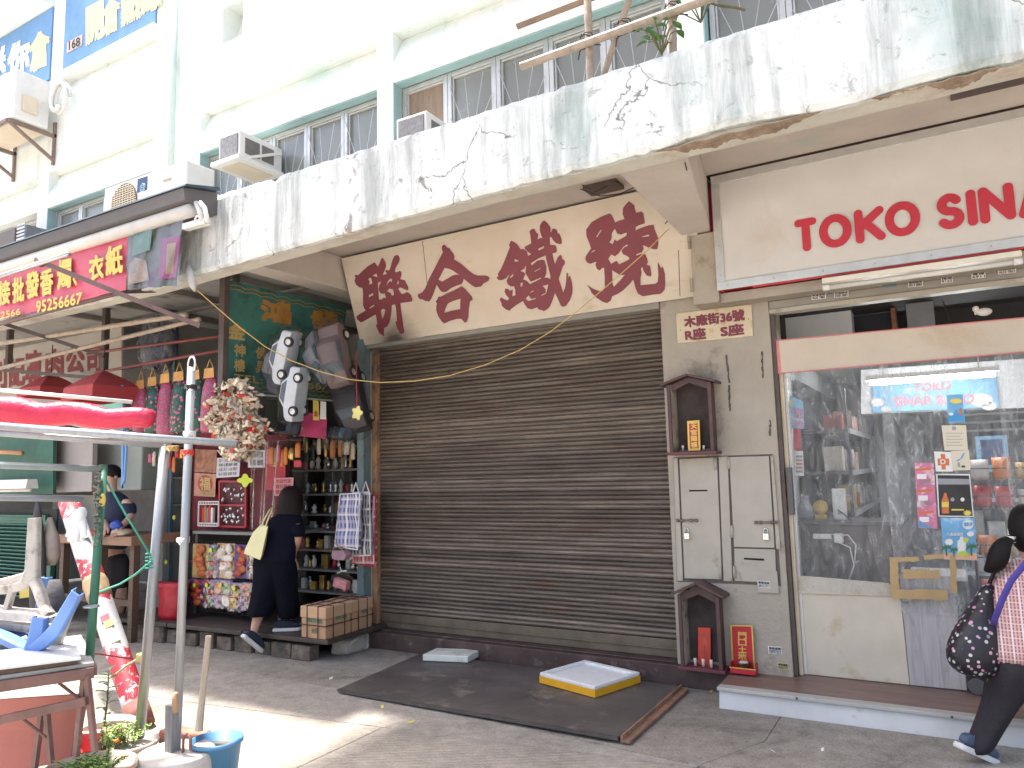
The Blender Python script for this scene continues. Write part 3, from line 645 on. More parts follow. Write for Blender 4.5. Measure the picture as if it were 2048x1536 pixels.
# red earth-god tray
yg = YP-.03
t = thing('door_god_tray', at(1484, 1342, y=yg), 'red metal earth god plaque with gold border and a tray on the step', 'shrine')
put('back_plate', MB().prism(quadp([(1466, 1335), (1508, 1337), (1503, 1252), (1462, 1251)], yg), (0, .01, 0)), RED, t, bevel=.002)
gb = MB()
for a, b in (((1466, 1335), (1462, 1251)), ((1462, 1251), (1504, 1252)), ((1504, 1252), (1509, 1337))): gb.bar(at(*a, y=yg-.003), at(*b, y=yg-.003), .009, .008)
put('gold_border', gb, GOLD, t, kind='stuff')
a, b = at(1461, 1340, y=yg-.07), at(1512, 1343, y=yg-.07)
zt = .158
put('tray', MB().box((a.x, yg-.085, zt), (b.x, yg+.005, zt+.008)).box((a.x, yg-.085, zt+.008), (b.x, yg-.078, zt+.035)).box((a.x, yg-.078, zt+.008), (a.x+.006, yg-.002, zt+.07)).box((b.x-.006, yg-.078, zt+.008), (b.x, yg-.002, zt+.07)), RED, t, bevel=.002)
put('tray_rim', MB().box((a.x-.002, yg-.088, zt+.0355), (b.x+.002, yg-.076, zt+.041)), GOLD, t)
for i, ch in enumerate('門口土地'): words(ch, [(1477, 1277+i*14), (1493, 1278+i*14), (1492.5, 1265+i*14), (1476.5, 1264+i*14)], yg-.001, GOLD, t, .04, 'character')
c = at(1488, 1336, y=yg-.045); c.z = zt+.009
cn = thing('incense_pot', c, 'small bronze incense pot of sand standing in the red tray', 'incense pot')
put('bowl', MB().lathe([(.022, 0), (.036, .01), (.04, .05), (.046, .056), (.046, .064), (.040, .064), (.036, .055)], c, 18), mat('bronze', (.19, .11, .04), .4, .3, 20, .2, 40, metal=.6, dirt=(.05, .03, .02), dscale=20, dth=.5), cn, smooth=True)
put('ash', MB().blob(c+Vector((0, 0, .062)), (.036, .036, .012), 10, 5, .003), mat('ash', (.62, .52, .48), .9, .25, 30, .5), cn, smooth=True)
for dx in (-.012, .0, .013): put('incense_stub', MB().tube([c+Vector((dx, 0, .06)), c+Vector((dx*1.4, 0, .10))], .0022, 5), RED, cn)

# steel cabinet doors
cb = thing('meter_cabinet', at(1450, 1160, y=YP), 'grey steel meter cabinet with two locked doors and letter slots in the pier', 'cabinet')
GREYM = mat('grey_cabinet_paint', (.41, .375, .31), .5, .09, 4, .25, 50, dirt=(.26, .21, .145), dscale=3.2, dth=.58)
HOLE = mat('slot_dark', (.008, .007, .006), .9, .1, 5, 0)
plate('cabinet_frame', [(1354, 1163), (1562, 1172), (1545, 908), (1346, 915)], YP-.003, .0025, mat('cabinet_joint', (.12, .10, .085), .8, .2, 8, .1), cb)
D1 = [(1369, 1157), (1444, 1159), (1433.5, 914.5), (1358.5, 918)]; D2 = [(1468, 1094), (1549, 1096), (1537.5, 912), (1458.5, 914)]; D3 = [(1469, 1162), (1553, 1166), (1550, 1099), (1468.5, 1097)]
plate('frame_rail', [(1447, 1162), (1465, 1163), (1455, 913), (1437, 914)], YP-.012, .008, GREYM, cb, .002)
plate('frame_rail', [(1354.5, 1162), (1366, 1162), (1355, 916), (1346.5, 916)], YP-.012, .008, GREYM, cb, .002)
plate('frame_rail', [(1552.5, 1098), (1561, 1099), (1546, 911), (1540.5, 911)], YP-.012, .008, GREYM, cb, .002)
dl = plate('door', D1, YP-.016, .012, GREYM, cb, .003); dr = plate('door', D2, YP-.016, .012, GREYM, cb, .003); df = plate('flap', D3, YP-.015, .011, GREYM, cb, .003)
plate('letter_slot', [(1378, 983), (1415, 982.5), (1415, 979.5), (1378, 980)], YP-.018, .001, HOLE, dl); plate('letter_slot', [(1488, 1119), (1528, 1121.5), (1528, 1117.5), (1488, 1115.5)], YP-.017, .001, HOLE, df)
for p, prt in (((1430.5, 928), dl), ((1440.5, 1145), dl), ((1457, 926), dr), ((1464, 1063), dr), ((1469, 1144), df)):
    c = at(*p, y=YP-.02); put('hinge', MB().tube([c-Vector((0, 0, .044)), c+Vector((0, 0, .044))], .011, 8), GREYM, prt, smooth=True)
BRW = mat('brown_bolt', (.22, .17, .13), .5, .2, 12, .1, metal=.4)
for (xa, xb, yy), prt in (((1353, 1394, 1041), dl), ((1509, 1554, 1045), dr)):
    put('bolt', MB().tube([at(xa, yy, y=YP-.03), at(xb, yy-.5, y=YP-.03)], .0065, 8), BRW, prt, smooth=True)
    for px in (xa+2, (xa+xb)/2-10, xb-12, xb-1): put('bolt_staple', MB().tube([at(px-2.2, yy, y=YP-.03), at(px+2.2, yy, y=YP-.03)], .012, 8), BRW, prt, smooth=True)
CHROME = mat('padlock_steel', (.68, .67, .64), .25, .08, 15, .05, metal=.9)
def padlock(px, py, label):
    c = at(px, py, y=YP-.028)
    k = thing('padlock', c, label, 'padlock', 'padlocks on the cabinet')
    put('body', MB().box(c+Vector((-.020, -.011, -.026)), c+Vector((.020, .011, .022))), CHROME, k, bevel=.004)
    put('shackle', MB().tube([c+Vector((.013*math.cos(a), 0, .022+.022*(1 if 0 < a < math.pi else 0)+.014*math.sin(a))) if 0 <= a <= math.pi else c for a in [i*math.pi/8 for i in range(9)]], .0045, 8), CHROME, k, smooth=True)
    put('shackle_leg', MB().tube([c+Vector((.013, 0, .018)), c+Vector((.013, 0, .046))], .0045, 8), CHROME, k, smooth=True); put('shackle_leg', MB().tube([c+Vector((-.013, 0, .018)), c+Vector((-.013, 0, .046))], .0045, 8), CHROME, k, smooth=True)
padlock(1374, 1072, 'steel padlock hanging from the bolt of the left cabinet door')
padlock(1532, 1073, 'steel padlock hanging from the bolt of the right cabinet door')
plate('access_cover', [(1516, 1185), (1558, 1187), (1554, 1142), (1512, 1140)], YP-.018, .004, GREYM, label='small square grey cover plate screwed on at the cabinet corner', cat='cover plate', bevel=.002)
INK = mat('black_ink', (.025, .025, .03), .6, .1, 8, 0); PAPER = mat('white_sticker', (.72, .71, .67), .6, .07, 8, .04)
def sticker(pts, y, l1, l2, label, parent=None, m=PAPER, ink=INK, grp='phone number stickers'):
    bl, br, tr, tl = pts
    t = thing('sticker', at(*bl, y=y), label, 'sticker', grp)
    plate('paper', pts, y, .0008, m, t)
    ip = lambda u, v: tuple((bl[k]*(1-u)+br[k]*u)*(1-v)+(tl[k]*(1-u)+tr[k]*u)*v for k in (0, 1))
    if l1: words(l1, [ip(.06, .54), ip(.94, .54), ip(.94, .92), ip(.06, .92)], y-.0004, ink, t, .02)
    if l2: words(l2, [ip(.06, .08), ip(.94, .08), ip(.94, .48), ip(.06, .48)], y-.0004, ink, t, .02)
sticker([(1516, 1175), (1541, 1177), (1540, 1163), (1515, 1161)], YP-.0185, '專業捲閘', '69111711', 'white phone number sticker on the grey cover plate')
sticker([(1537, 1307), (1564, 1309), (1563, 1294), (1536, 1292)], YP-.002, '專修捲閘', '92977272', 'white phone number sticker low on the pier by the shop door')
sticker([(1556, 1338), (1577, 1340), (1576, 1327), (1555, 1325)], YP-.002, '專修電閘', '69551177', 'yellowed torn sticker at the very foot of the pier', m=mat('yellow_sticker', (.62, .55, .25), .6, .15, 10, .05))
ch = MB()
for a, b in (((1452, 710), (1459, 766)), ((1458, 770), (1460, 822)), ((1524, 703), (1526, 756)), ((1540, 840), (1540, 872))):
    p, q = at(*a, y=YP-.002), at(*b, y=YP-.002); n = 7
    for i in range(n): ch.bar(p.lerp(q, i/n)+Vector((random.uniform(-.003, .003), 0, 0)), p.lerp(q, (i+1)/n)+Vector((random.uniform(-.003, .003), 0, 0)), random.uniform(.008, .018), .002, (0, 1, 0))
put('chipped_groove', ch, mat('chipped_render', (.10, .09, .075), .9, .3, 30, .3), BLD, kind='stuff')
# ------------------------------------------------------------------ right-hand shop: sign, front, interior
VINYL = mat('off_white_vinyl', (.62, .60, .575), .5, .05, 2.2, .25, 2.6, bdist=.03, dirt=(.60, .52, .46), dscale=1.4, dth=.6)
TRED = mat('sign_red', (.52, .035, .06), .5, .05, 5, .03)
ys = -.34
ts = thing('shop_sign', at(1446, 580, y=ys), 'long off white shop sign with red rounded letters TOKO SINA', 'signboard')
xa = -1.345; xb = 1.75; zb0, zt0 = 2.872, 3.732
put('sign_box', MB().box((xa+.03, ys+.012, zb0+.012), (xb, -.125, zt0-.004)), TRED, ts)
put('vinyl', MB().sheet(lambda u, v: (xa+.06+(xb-xa-.1)*u, ys+.004+.004*math.sin(u*40+v*7)*math.sin(v*3.1)*v*(1-v)*4 + .005*math.sin(u*23)*max(0, .3-v), zb0+.05+(zt0-zb0-.1)*v), 90, 16), VINYL, ts, smooth=True)
fr = MB()
for a, b in (((xa, ys-.008, zb0), (xb, ys+.011, zb0+.062)), ((xa, ys-.008, zt0-.062), (xb, ys+.011, zt0)), ((xa, ys-.007, zb0+.063), (xa+.062, ys+.011, zt0-.063)), ((xa+.002, ys+.0115, zb0+.002), (xa+.03, -.125, zt0-.002))): 
    put('frame_strip', MB().box(a, b), ALU if a[0] != xa+.002 else TRED, ts, bevel=.003)
rv = MB()
for i in range(10):
    rv.blob((xa+.08+i*.32, ys-.009, zb0+.03), .006, 6, 4); rv.blob((xa+.08+i*.32, ys-.009, zt0-.03), .006, 6, 4)
for z in (2.98, 3.2, 3.45, 3.65): rv.blob((xa+.03, ys-.009, z), .006, 6, 4)
put('rivet', rv, STEEL, ts, kind='stuff')
put('trim_line', MB().box((xa, ys+.004, zt0+.001), (xb, ys+.02, zt0+.006)), TRED, ts); put('shadow_strip', MB().box((xa-.03, ys-.004, zt0+.0065), (xb, ys+.1, 3.7495)), RUBBER, ts)  # black strip painted for the shade between sign and soffit
put('trim_line', MB().box((xa+.25, ys+.004, zb0-.012), (xb, ys+.02, zb0-.001)), TRED, ts)
# rounded letters
wls = at(1600, 480, y=ys); 
def lf(pxl, pyb, pxr, pyt):
    o = at(pxl, pyb, y=ys-.004); r = at(pxr, pyb-(pxr-pxl)*.155, y=ys-.004); h = at(pxl, pyt, y=ys-.004)
    return o, Vector((r.x-o.x, 0, 0)), Vector((0, 0, h.z-o.z))
arc = lambda cx, cy, rx, ry, a0, a1, n=14: [(cx+rx*math.cos(R(a0+(a1-a0)*i/n)), cy+ry*math.sin(R(a0+(a1-a0)*i/n))) for i in range(n+1)]
LW = .054
zL0 = at(1607, 497, y=ys).z + .03; zL1 = at(1600, 440, y=ys).z - .03
def LT(ch, px0, px1, pyc):
    x0 = at(px0, pyc, y=ys).x + LW/2; x1 = at(px1, pyc, y=ys).x - LW/2
    zc = at((px0+px1)/2, pyc, y=ys).z; H = .178
    sh = {'T': [[(.0, 1), (1, 1)], [(.5, 1), (.5, 0)]], 'O': [arc(.5, .5, .5, .5, 0, 360, 28)], 'K': [[(0, 0), (0, 1)], [(1, 1), (.06, .46)], [(.30, .60), (1, 0)]],
          'S': [arc(.5, .75, .46, .25, 30, 270, 12)+arc(.5, .25, .5, .25, 90, -150, 12)], 'I': [[(.5, 0), (.5, 1)]], 'N': [[(0, 0), (0, 1), (1, 0), (1, 1)]], 'A': [[(0, 0), (.5, 1), (1, 0)], [(.22, .32), (.78, .32)]], 'R': [[(0, 0), (0, 1), (.6, 1)]+arc(.6, .75, .35, .25, 90, -90, 8)+[(0, .5)], [(.5, .5), (1, 0)]]}[ch]
    put('letter', strokes(sh, LW, ((x0, ys-.002, zc-H/2), (max(.001, x1-x0), 0, 0), (0, 0, H)), .002), TRED, ts)
for ch, a, b, yc in (('T', 1590, 1635, 470), ('O', 1638, 1704, 462), ('K', 1709, 1770, 450), ('O', 1769, 1841, 438), ('S', 1873, 1928, 423), ('I', 1933, 1950, 416), ('N', 1957, 2030, 407), ('A', 2034, 2105, 396), ('R', 2112, 2170, 386)): LT(ch, a, b, yc)
put('side_panel', MB().box((xa-.075, ys+.10, 3.335), (xa-.002, ys+.13, 3.70)), TRED, ts)
put('sign_beam', MB().box((-1.535, -.30, 2.80), (-1.346, -.102, 3.33)), PIER, BLD, bevel=.004)
put('sign_beam', MB().box((-1.345, -.26, 2.795), (3.0, -.103, 2.868)), PIER, BLD, bevel=.004)
hb = MB()
for z in (2.95, 3.28): hb.tube([(-1.54, -.31, z-.05), (-1.54, -.31, z+.05)], .012, 8)
put('sign_hinge', hb, PIER, BLD, kind='stuff')
# rolled-up shutter box and strip lamp
bx = thing('shutter_housing', (-.2, -.05, 2.7), 'grey rolled up shutter housing over the right shop covered in stickers', 'shutter')
put('housing', MB().box((-1.036, -.10, 2.735), (2.6, .02, 2.794)), mat('dull_grey_steel', (.30, .28, .245), .55, .12, 6, .12, 50, metal=.2), bx, bevel=.004)
put('bottom_bar', MB().box((-1.036, -.115, 2.70), (2.6, -.01, 2.733)), GREYM, bx, bevel=.004)
for i, (px, py, wd, l1, l2) in enumerate(((1623, 588, 29, '專業修閘', '9635 7882'), (1668, 584, 29, '快速維修', '5500 3885'), (1816, 563, 30, '電閘維修', '9013 0083'), (1882, 555, 24, '捲閘', '9155'), (1943, 546, 28, '專修', '6911'), (1996, 537, 36, '專業捲閘', '9633 7862'))):
    h = 12
    lab = ('leftmost sticker on the rolled up shutter housing', 'second sticker from the left on the shutter housing', 'third sticker from the left on the shutter housing, after the blue label', 'fourth white sticker from the left on the shutter housing', 'fifth white sticker from the left on the shutter housing', 'rightmost sticker on the rolled up shutter housing')[i]
    sticker([(px, py+h), (px+wd, py+h-wd*.1), (px+wd, py-wd*.1), (px, py)], -.117, l1, l2, lab)
plate('blue_label', [(1765, 574), (1793, 571), (1793, 565), (1765, 568)], -.117, .001, mat('blue_label', (.02, .16, .28), .5), label='small blue label between the stickers on the shutter housing', cat='label')
TUBEG = mat('cream_lamp_body', (.70, .66, .55), .45, .06, 6, .03)
lp = thing('strip_lamp', at(1845, 560, y=-.40), 'unlit fluorescent strip lamp under the off white shop sign', 'lamp')
a, b = at(1645, 566, y=-.42), at(2044, 516, y=-.42); a.z = b.z = (a.z+b.z)/2
put('body', MB().box((a.x, -.45, a.z), (b.x, -.36, a.z+.035)), TUBEG, lp, bevel=.006)
a2, b2 = Vector((a.x+.02, -.415, a.z-.028)), Vector((b.x-.02, -.415, a.z-.028))
put('tube', MB().tube([a2+Vector((.02, 0, 0)), b2-Vector((.02, 0, 0))], .016, 12), mat('unlit_tube', (.62, .60, .54), .25, .04, 6, 0), lp, smooth=True)
for c in (a2, b2): put('end_cap', MB().tube([c-Vector((.022, 0, -.003)), c+Vector((.022, 0, .003))], .02, 10), WHITEP, lp, smooth=True)
put('bracket', MB().box((a.x+.1, -.36, a.z+.01), (a.x+.13, -.26, a.z+.03)).box((b.x-.13, -.36, a.z+.01), (b.x-.1, -.26, a.z+.03)), TUBEG, lp, kind='stuff')

# step
SG = mat('grey_marble_tile', (.62, .62, .61), .35, .10, 2.5, .05, 30, dirt=(.30, .29, .28), dscale=5, dth=.62)
st = thing('shop_step', (-.6, -.25, 0), 'low tiled step with wood look top in front of the right shop', 'step')
put('riser', MB().hexa([(-1.45, -.52, 0), (2.6, -.46, 0), (2.6, -.40, 0), (-1.45, -.45, 0), (-1.445, -.515, .118), (2.6, -.455, .118), (2.6, -.40, .118), (-1.445, -.45, .118)]), SG, st, bevel=.004)
put('nosing', MB().hexa([(-1.455, -.535, .119), (2.6, -.475, .119), (2.6, -.40, .119), (-1.455, -.45, .119), (-1.455, -.535, .142), (2.6, -.475, .142), (2.6, -.40, .142), (-1.455, -.45, .142)]), mat('step_nosing', (.43, .42, .39), .4, .08, 4, .1), st, bevel=.004)
put('tread', MB().hexa([(-1.455, -.449, 0), (2.6, -.399, 0), (2.6, .02, 0), (-1.455, .02, 0), (-1.455, -.449, .141), (2.6, -.399, .141), (2.6, .02, .148), (-1.455, .02, .148)]), mat('brown_tread', (.20, .125, .10), .42, .25, 3, .1, 40, stretch=(1, 9, 1), dirt=(.24, .19, .16), dscale=3, dth=.58), st)
put('nosing_screw', MB().blob((-.95, -.528, .13), .008, 8, 4).blob((-.1, -.516, .13), .008, 8, 4).blob((.5, -.507, .13), .008, 8, 4), IRON, st, kind='stuff')

# shop front frame
FRW = mat('cream_frame', (.62, .52, .36), .5, .1, 6, .08)
dfm = thing('shop_door_frame', (-1.0, -.03, .15), 'narrow cream and black door frame beside the grey pier', 'door frame')
put('guide_rail', MB().box((-1.038, -.085, .15), (-1.012, -.01, 2.70)), IRON, dfm, bevel=.002)
put('jamb', MB().box((-1.010, -.045, .15), (-.985, .0, 2.27)), FRW, dfm, bevel=.002)
put('door_edge', MB().box((-.984, -.01, .15), (-.965, .05, 2.27)), WHITEP, dfm, bevel=.002)
put('handle', MB().box((-.995, -.10, at(1570, 1030, y=-.1).z), (-.962, -.05, at(1570, 935, y=-.1).z)), mat('dark_grey_handle', (.09, .09, .09), .4, .1, 8, .02), dfm, bevel=.005)
SAL = mat('salmon_board', (.56, .48, .375), .55, .10, 1.8, .06, 20, dirt=(.50, .39, .28), dscale=1.2, dth=.5)
bdp = thing('fascia_board', (-.3, -.06, 2.26), 'faded salmon pink board across the top of the shop window', 'board')
q = [at(1549, 748, y=-.07), at(2300, 682, y=-.07), at(2300, 612, y=-.07), at(1546, 682, y=-.07)]
put('board', MB().prism(q, (0, .02, 0)), SAL, bdp, bevel=.002)
e = MB(); 
for i in range(4): e.bar(q[i]+Vector((0, -.003, 0)), q[(i+1) % 4]+Vector((0, -.003, 0)), .012, .006)
put('pink_edge', e, mat('pink_edge', (.60, .16, .17), .5, .12, 4, .04), bdp, kind='stuff')
put('pink_end', MB().prism([q[0]+Vector((.007, -.0015, .007)), q[0]+Vector((.05, -.0015, .007)), q[3]+Vector((.04, -.0015, -.007)), q[3]+Vector((.007, -.0015, -.007))], (0, .001, 0)), mat('pink_end', (.62, .22, .20), .5, .25, 7, .04), bdp)

# lower panels
PANW = mat('stained_white_panel', (.62, .555, .44), .5, .10, 2.5, .05, 20, dirt=(.48, .36, .21), dscale=2.8, dth=.57)
pn = thing('front_panel', (-.68, 0, .15), 'stained cream lower panel of the shop front', 'panel')
put('panel', MB().prism([(-1.0, .0, .15), (-.335, .0, .152), (-.345, .0, .785), (-.995, .0, .79)], (0, .02, 0)), PANW, pn, bevel=.003)
put('top_rail', MB().prism([(-.998, -.012, .70), (-.345, -.012, .715), (-.41, -.012, .80), (-.998, -.012, .825)], (0, .011, 0)), PANW, pn, bevel=.003)
gp = thing('wood_panel', (-.18, .0, .15), 'grey wood grain laminate panel beside the cream panel', 'panel')
def m_lam():
    m, N, L, B = nodes('grey_wood_laminate'); mp = coordn(N, L, (9, 1, .55)); n = noise(N, L, mp, 2.2, 7, .65, 1.6)
    c = ramp(N, L, n.outputs['Fac'], [(.3, (.27, .25, .25)), (.5, (.43, .41, .41)), (.7, (.53, .51, .50))]).outputs[0]; L.new(c, B.inputs['Base Color']); B.inputs['Roughness'].default_value = .5; return m
put('panel', MB().prism([(-.332, .0, .152), (-.012, .0, .156), (-.03, .0, .86), (-.342, .0, .86)], (0, .02, 0)), m_lam(), gp, bevel=.002)
put('latch', MB().tube([(-.34, -.008, .68), (-.30, -.008, .68)], .008, 8), BRW, gp)

# clear plastic strip curtain, taped
FILM = plastic_film('clear_curtain_film', haze=.24)
FILM2 = plastic_film('scuffed_curtain_film', haze=.3, streak=22)
pc = thing('plastic_curtain', (-.5, -.03, .6), 'clear scuffed plastic curtain hanging across the shop front', 'curtain')
def cur(x0, x1, zt_, zb_, y, ph, amp=.012):
    return MB().sheet(lambda u, v: (x0+(x1-x0)*u+.01*math.sin(v*5+ph)*v, y+amp*math.sin(u*9+ph+v*2)*(.3+v)+.006*math.sin(u*23+v*9), zt_+(zb_-zt_)*v), 36, 40)
put('film', cur(-.975, -.30, 2.285, .72, -.032, 0), FILM, pc, smooth=True)
put('film', cur(-.36, .05, 2.29, .62, -.042, 2), FILM2, pc, smooth=True)
put('film', cur(.03, .34, 2.30, .60, -.035, 4, .02), FILM, pc, smooth=True)
put('film', cur(.31, .75, 2.30, .60, -.043, 5, .02), FILM2, pc, smooth=True)
TAPE = mat('brown_parcel_tape', (.46, .31, .14), .4, .12, 6, .08, 20)
def ribbon(pts, y, w_, wob=.15, seed=1):
    r_ = random.Random(seed); P = [at(a, b, y=y) for a, b in pts]; mb = MB(); L_ = []; R_ = []
    n = 10; Q = []
    for a, b in zip(P, P[1:]):
        for i in range(n): Q.append(a.lerp(b, i/n))
    Q.append(P[-1])
    for i, p in enumerate(Q):
        dd = (Q[min(i+1, len(Q)-1)]-Q[max(i-1, 0)]).normalized(); sd = Vector((-dd.z, 0, dd.x))*w_/2
        L_.append(p+sd*(1+r_.uniform(-wob, wob))); R_.append(p-sd*(1+r_.uniform(-wob, wob)))
    n = len(Q); return mb.add(L_+R_, [(i, i+1, n+i+1, n+i) for i in range(n-1)])
for i, (pts, wd) in enumerate(((((1787, 1115), (1790, 1190)), .05), (((1785, 1120), (1838, 1118)), .03), (((1848, 1115), (1895, 1112)), .028), (((1785, 1188), (1895, 1190)), .062), (((1905, 1110), (1908, 1185)), .035), (((1806, 1148), (1880, 1148)), .055))):
    put('tape', ribbon(pts, -.062-.002*i, wd, .18, i), TAPE, solid=.001, label=('wide brown tape strip down the left of the taped patch', 'short brown tape across the upper left of the taped patch', 'short brown tape across the upper right of the taped patch', 'long brown tape along the bottom of the taped patch', 'brown tape strip down the right of the taped patch', 'broad brown tape blob in the middle of the taped patch')[i], cat='tape', group='tape on the plastic curtain')

# posters stuck on the curtain
PB = {'w': mat('poster_white', (.74, .73, .70), .5, .04, 5, .02), 'cream': mat('poster_cream', (.66, .60, .46), .5, .04, 5, .02), 'pink': mat('poster_pink', (.60, .17, .30), .45, .25, 9, .02, dirt=(.75, .62, .62), dscale=12, dth=.5),
      'black': mat('poster_black', (.02, .02, .022), .4, .3, 6, .02), 'sky': mat('poster_sky', (.16, .42, .66), .45, .25, 3, .02, dirt=(.55, .70, .80), dscale=5, dth=.55), 'sand': mat('poster_sand', (.72, .38, .22), .5, .1, 6, 0), 'or': mat('poster_orange', (.62, .17, .05), .5, .08, 6, 0), 'blue': mat('poster_blue', (.05, .30, .60), .5, .08, 6, 0), 'grn': mat('poster_green', (.05, .16, .07), .5, .1, 6, 0), 'lime': mat('poster_lime', (.48, .55, .08), .5, .1, 6, 0), 'yel': mat('poster_yellow', (.75, .58, .10), .5, .1, 6, 0), 'grey': mat('poster_grey', (.30, .30, .31), .5, .1, 6, 0)}
def poster(label, pts, y, m, parts=()):
    t = thing('poster', at(*pts[0], y=y), label, 'poster', 'posters on the plastic curtain')
    plate('sheet', pts, y, .0012, m, t)
    for k, (nm, pp, mm) in enumerate(parts): plate(nm, pp, y-.0008-.0006*k, .0004, mm, t)
    return t
def disc(cx, cy, rx, ry, n=18): return [(cx+rx*math.cos(2*math.pi*i/n), cy+ry*math.sin(2*math.pi*i/n)) for i in range(n)]
def rct(x0, y0, x1, y1): return [(x0, y1), (x1, y1), (x1, y0), (x0, y0)]
yq = -.068
t = poster('black drink poster with an orange bottle stuck on the curtain', [(1877, 1033), (1948, 1034), (1940, 948), (1872, 948)], yq, PB['w'], [('print', [(1879, 1031), (1945.5, 1032), (1938, 951), (1875, 950)], PB['black']), ('stripe', [(1876, 969), (1940, 969), (1939, 958), (1875, 957)], PB['grey']), ('bottle', [(1884, 1027), (1898, 1027), (1898, 1002), (1894, 992), (1893, 986), (1888, 986), (1887, 992), (1883, 1002)], PB['or']), ('bottle_label', rct(1883.5, 1004, 1897.5, 1014), PB['yel']), ('spot', disc(1905, 999, 4, 4), PB['grey']), ('spot', disc(1925, 999, 4, 4), PB['w']), ('burst', [(1935+(9 if k % 2 else 5)*math.cos(k*math.pi/9)*1.1, 1026+(7 if k % 2 else 4)*math.sin(k*math.pi/9)) for k in range(18)], PB['yel']), ('line', rct(1903, 1018, 1928, 1021), PB['yel'])])
palm = lambda cx, cy, s: [(cx+s*a, cy+s*b) for a, b in ((-.5, 5), (.5, 5), (.4, 0), (3, .3), (4.2, 2), (2.6, -1), (4, -1.8), (1.4, -1.6), (1.6, -3), (.2, -1.6), (-1.6, -3), (-1.2, -1.5), (-4, -1.6), (-2.4, -.8), (-4, 2), (-1, .2))]
t = poster('blue beach poster with palm trees and a round white price spot', [(1888, 1119), (1955, 1121), (1949, 1036), (1881, 1036)], yq-.001, PB['sky'], [('sand', [(1888, 1118), (1954, 1120), (1953, 1106), (1920, 1110), (1887, 1105)], PB['sand']), ('price_spot', disc(1936, 1049, 11, 9.5), PB['w']), ('bottle', [(1915, 1110), (1932, 1110), (1932, 1082), (1927, 1078), (1927, 1073), (1920, 1073), (1920, 1078), (1915, 1082)], PB['w']), ('drop', disc(1926, 1108, 10, 6), PB['lime']), ('leaf', disc(1932, 1080, 6, 5), PB['lime']), ('bubble', disc(1898, 1084, 8, 6.5), PB['w']), ('bubble', disc(1941, 1068, 7, 5), PB['w']), ('palm', palm(1893, 1097, 3), PB['grn']), ('palm', palm(1908, 1101, 2.4), PB['grn']), ('palm', palm(1943, 1095, 3.3), PB['grn'])])
words('$9.9', [(1928, 1053), (1944, 1053), (1944, 1045), (1928, 1045)], yq-.008, PB['blue'], t, .03); words('八達通適用', [(1893, 1072), (1926, 1072), (1926, 1065), (1893, 1065)], yq-.008, PB['w'], t, .02)
t = poster('white notice with an orange cross stuck on the curtain', [(1872, 943), (1906, 943), (1902, 904), (1868, 903)], yq, PB['w'], [('cross', [(1883, 939), (1892, 939), (1891, 931), (1899, 931), (1898, 917), (1891, 917), (1890, 908), (1881, 908), (1882, 917), (1875, 917), (1876, 931), (1883, 931)], PB['or'])])
words('D', [(1881, 928), (1891, 928), (1891, 919), (1881, 919)], yq-.0024, PB['w'], t, .04)
t = poster('cream notice with a blue swoosh stuck beside the orange cross', [(1906, 941), (1941, 940), (1938, 900), (1902, 902)], yq-.0005, PB['cream'], [('swoosh', [(1911, 922), (1921, 917), (1926, 907), (1930, 905), (1925, 916), (1917, 922)], PB['blue']), ('phone', rct(1915, 925, 1920, 934), PB['grey']), ('card', rct(1923, 931, 1930, 935), PB['black'])])
t = poster('tall beige certificate stuck above the orange cross notice', [(1889, 901), (1936, 900), (1932, 850), (1883, 851)], yq, PB['cream'], [('crest', rct(1904, 853, 1912, 860), PB['grey'])]+[('line', rct(1892, 866+k*6, 1926-(k % 2)*6, 867+k*6), PB['grey']) for k in range(5)])
t = poster('small seaside picture with bottles at the top of the curtain', [(1897, 846), (1930, 844), (1925, 788), (1893, 790)], yq, PB['sky'], [('sun', disc(1912, 802, 12, 5), PB['yel']), ('sea', rct(1897, 826, 1928, 843), PB['blue']), ('bottle', disc(1912, 826, 3, 7), PB['blue']), ('bottle', disc(1921, 824, 3, 8), PB['or']), ('isle', disc(1902, 828, 5, 3), PB['w'])])
for i, py in enumerate((926, 969, 1012)):
    x = 1829+i*2.5
    t = poster(('topmost', 'middle', 'lowest')[i]+' of the three pink flyers hanging in a column on the curtain', [(x+3, py+44), (x+41, py+45), (x+38, py), (x, py)], yq-.0005*i, PB['pink'] if i < 2 else PB['pink'], [('banner', [(x+2, py+16), (x+34, py+14), (x+34, py+9), (x+2, py+11)], PB['or']), ('block', rct(x+5, py+22, x+24, py+32), PB['w'])] + ([('blue_corner', [(x+4, py+43), (x+30, py+44), (x+4, py+28)], PB['blue'])] if i == 2 else []))
    for k in range(4): plate('line', rct(x+8, py+34+k*2.4, x+33, py+35+k*2.4), yq-.004, .0004, PB['grey'], t)
# left side posters inside the door jamb (on the left party wall side)
def side_poster(label, pts, m, extra=()):
    q = [at(px, py, y=.10) for px, py in pts]
    t = thing('poster', q[0], label, 'poster'); put('sheet', MB().prism(q, (0, .0015, 0)), m, t)
    for nm, pp, mm in extra: put(nm, MB().prism([at(px, py, y=.098) for px, py in pp], (0, .0008, 0)), mm, t)
    return t
t = side_poster('narrow light blue shop poster just inside the door frame', [(1576, 856), (1609, 858), (1606, 803), (1571, 786)], PB['sky'], [('rainbow', disc(1580, 806, 5, 7), PB['yel'])])
put('lettering', letter('TOKO', [at(*p, y=.096) for p in ((1588, 836), (1606, 838), (1605, 818), (1586, 816))], .001, .02), PB['pink'], t); put('lettering', letter('SINAR', [at(*p, y=.096) for p in ((1588, 852), (1607, 855), (1606, 842), (1588, 840))], .001, .02), PB['pink'], t)
side_poster('small red poster below the light blue one inside the door', [(1587, 899), (1602, 900), (1601, 857), (1586, 856)], TRED)
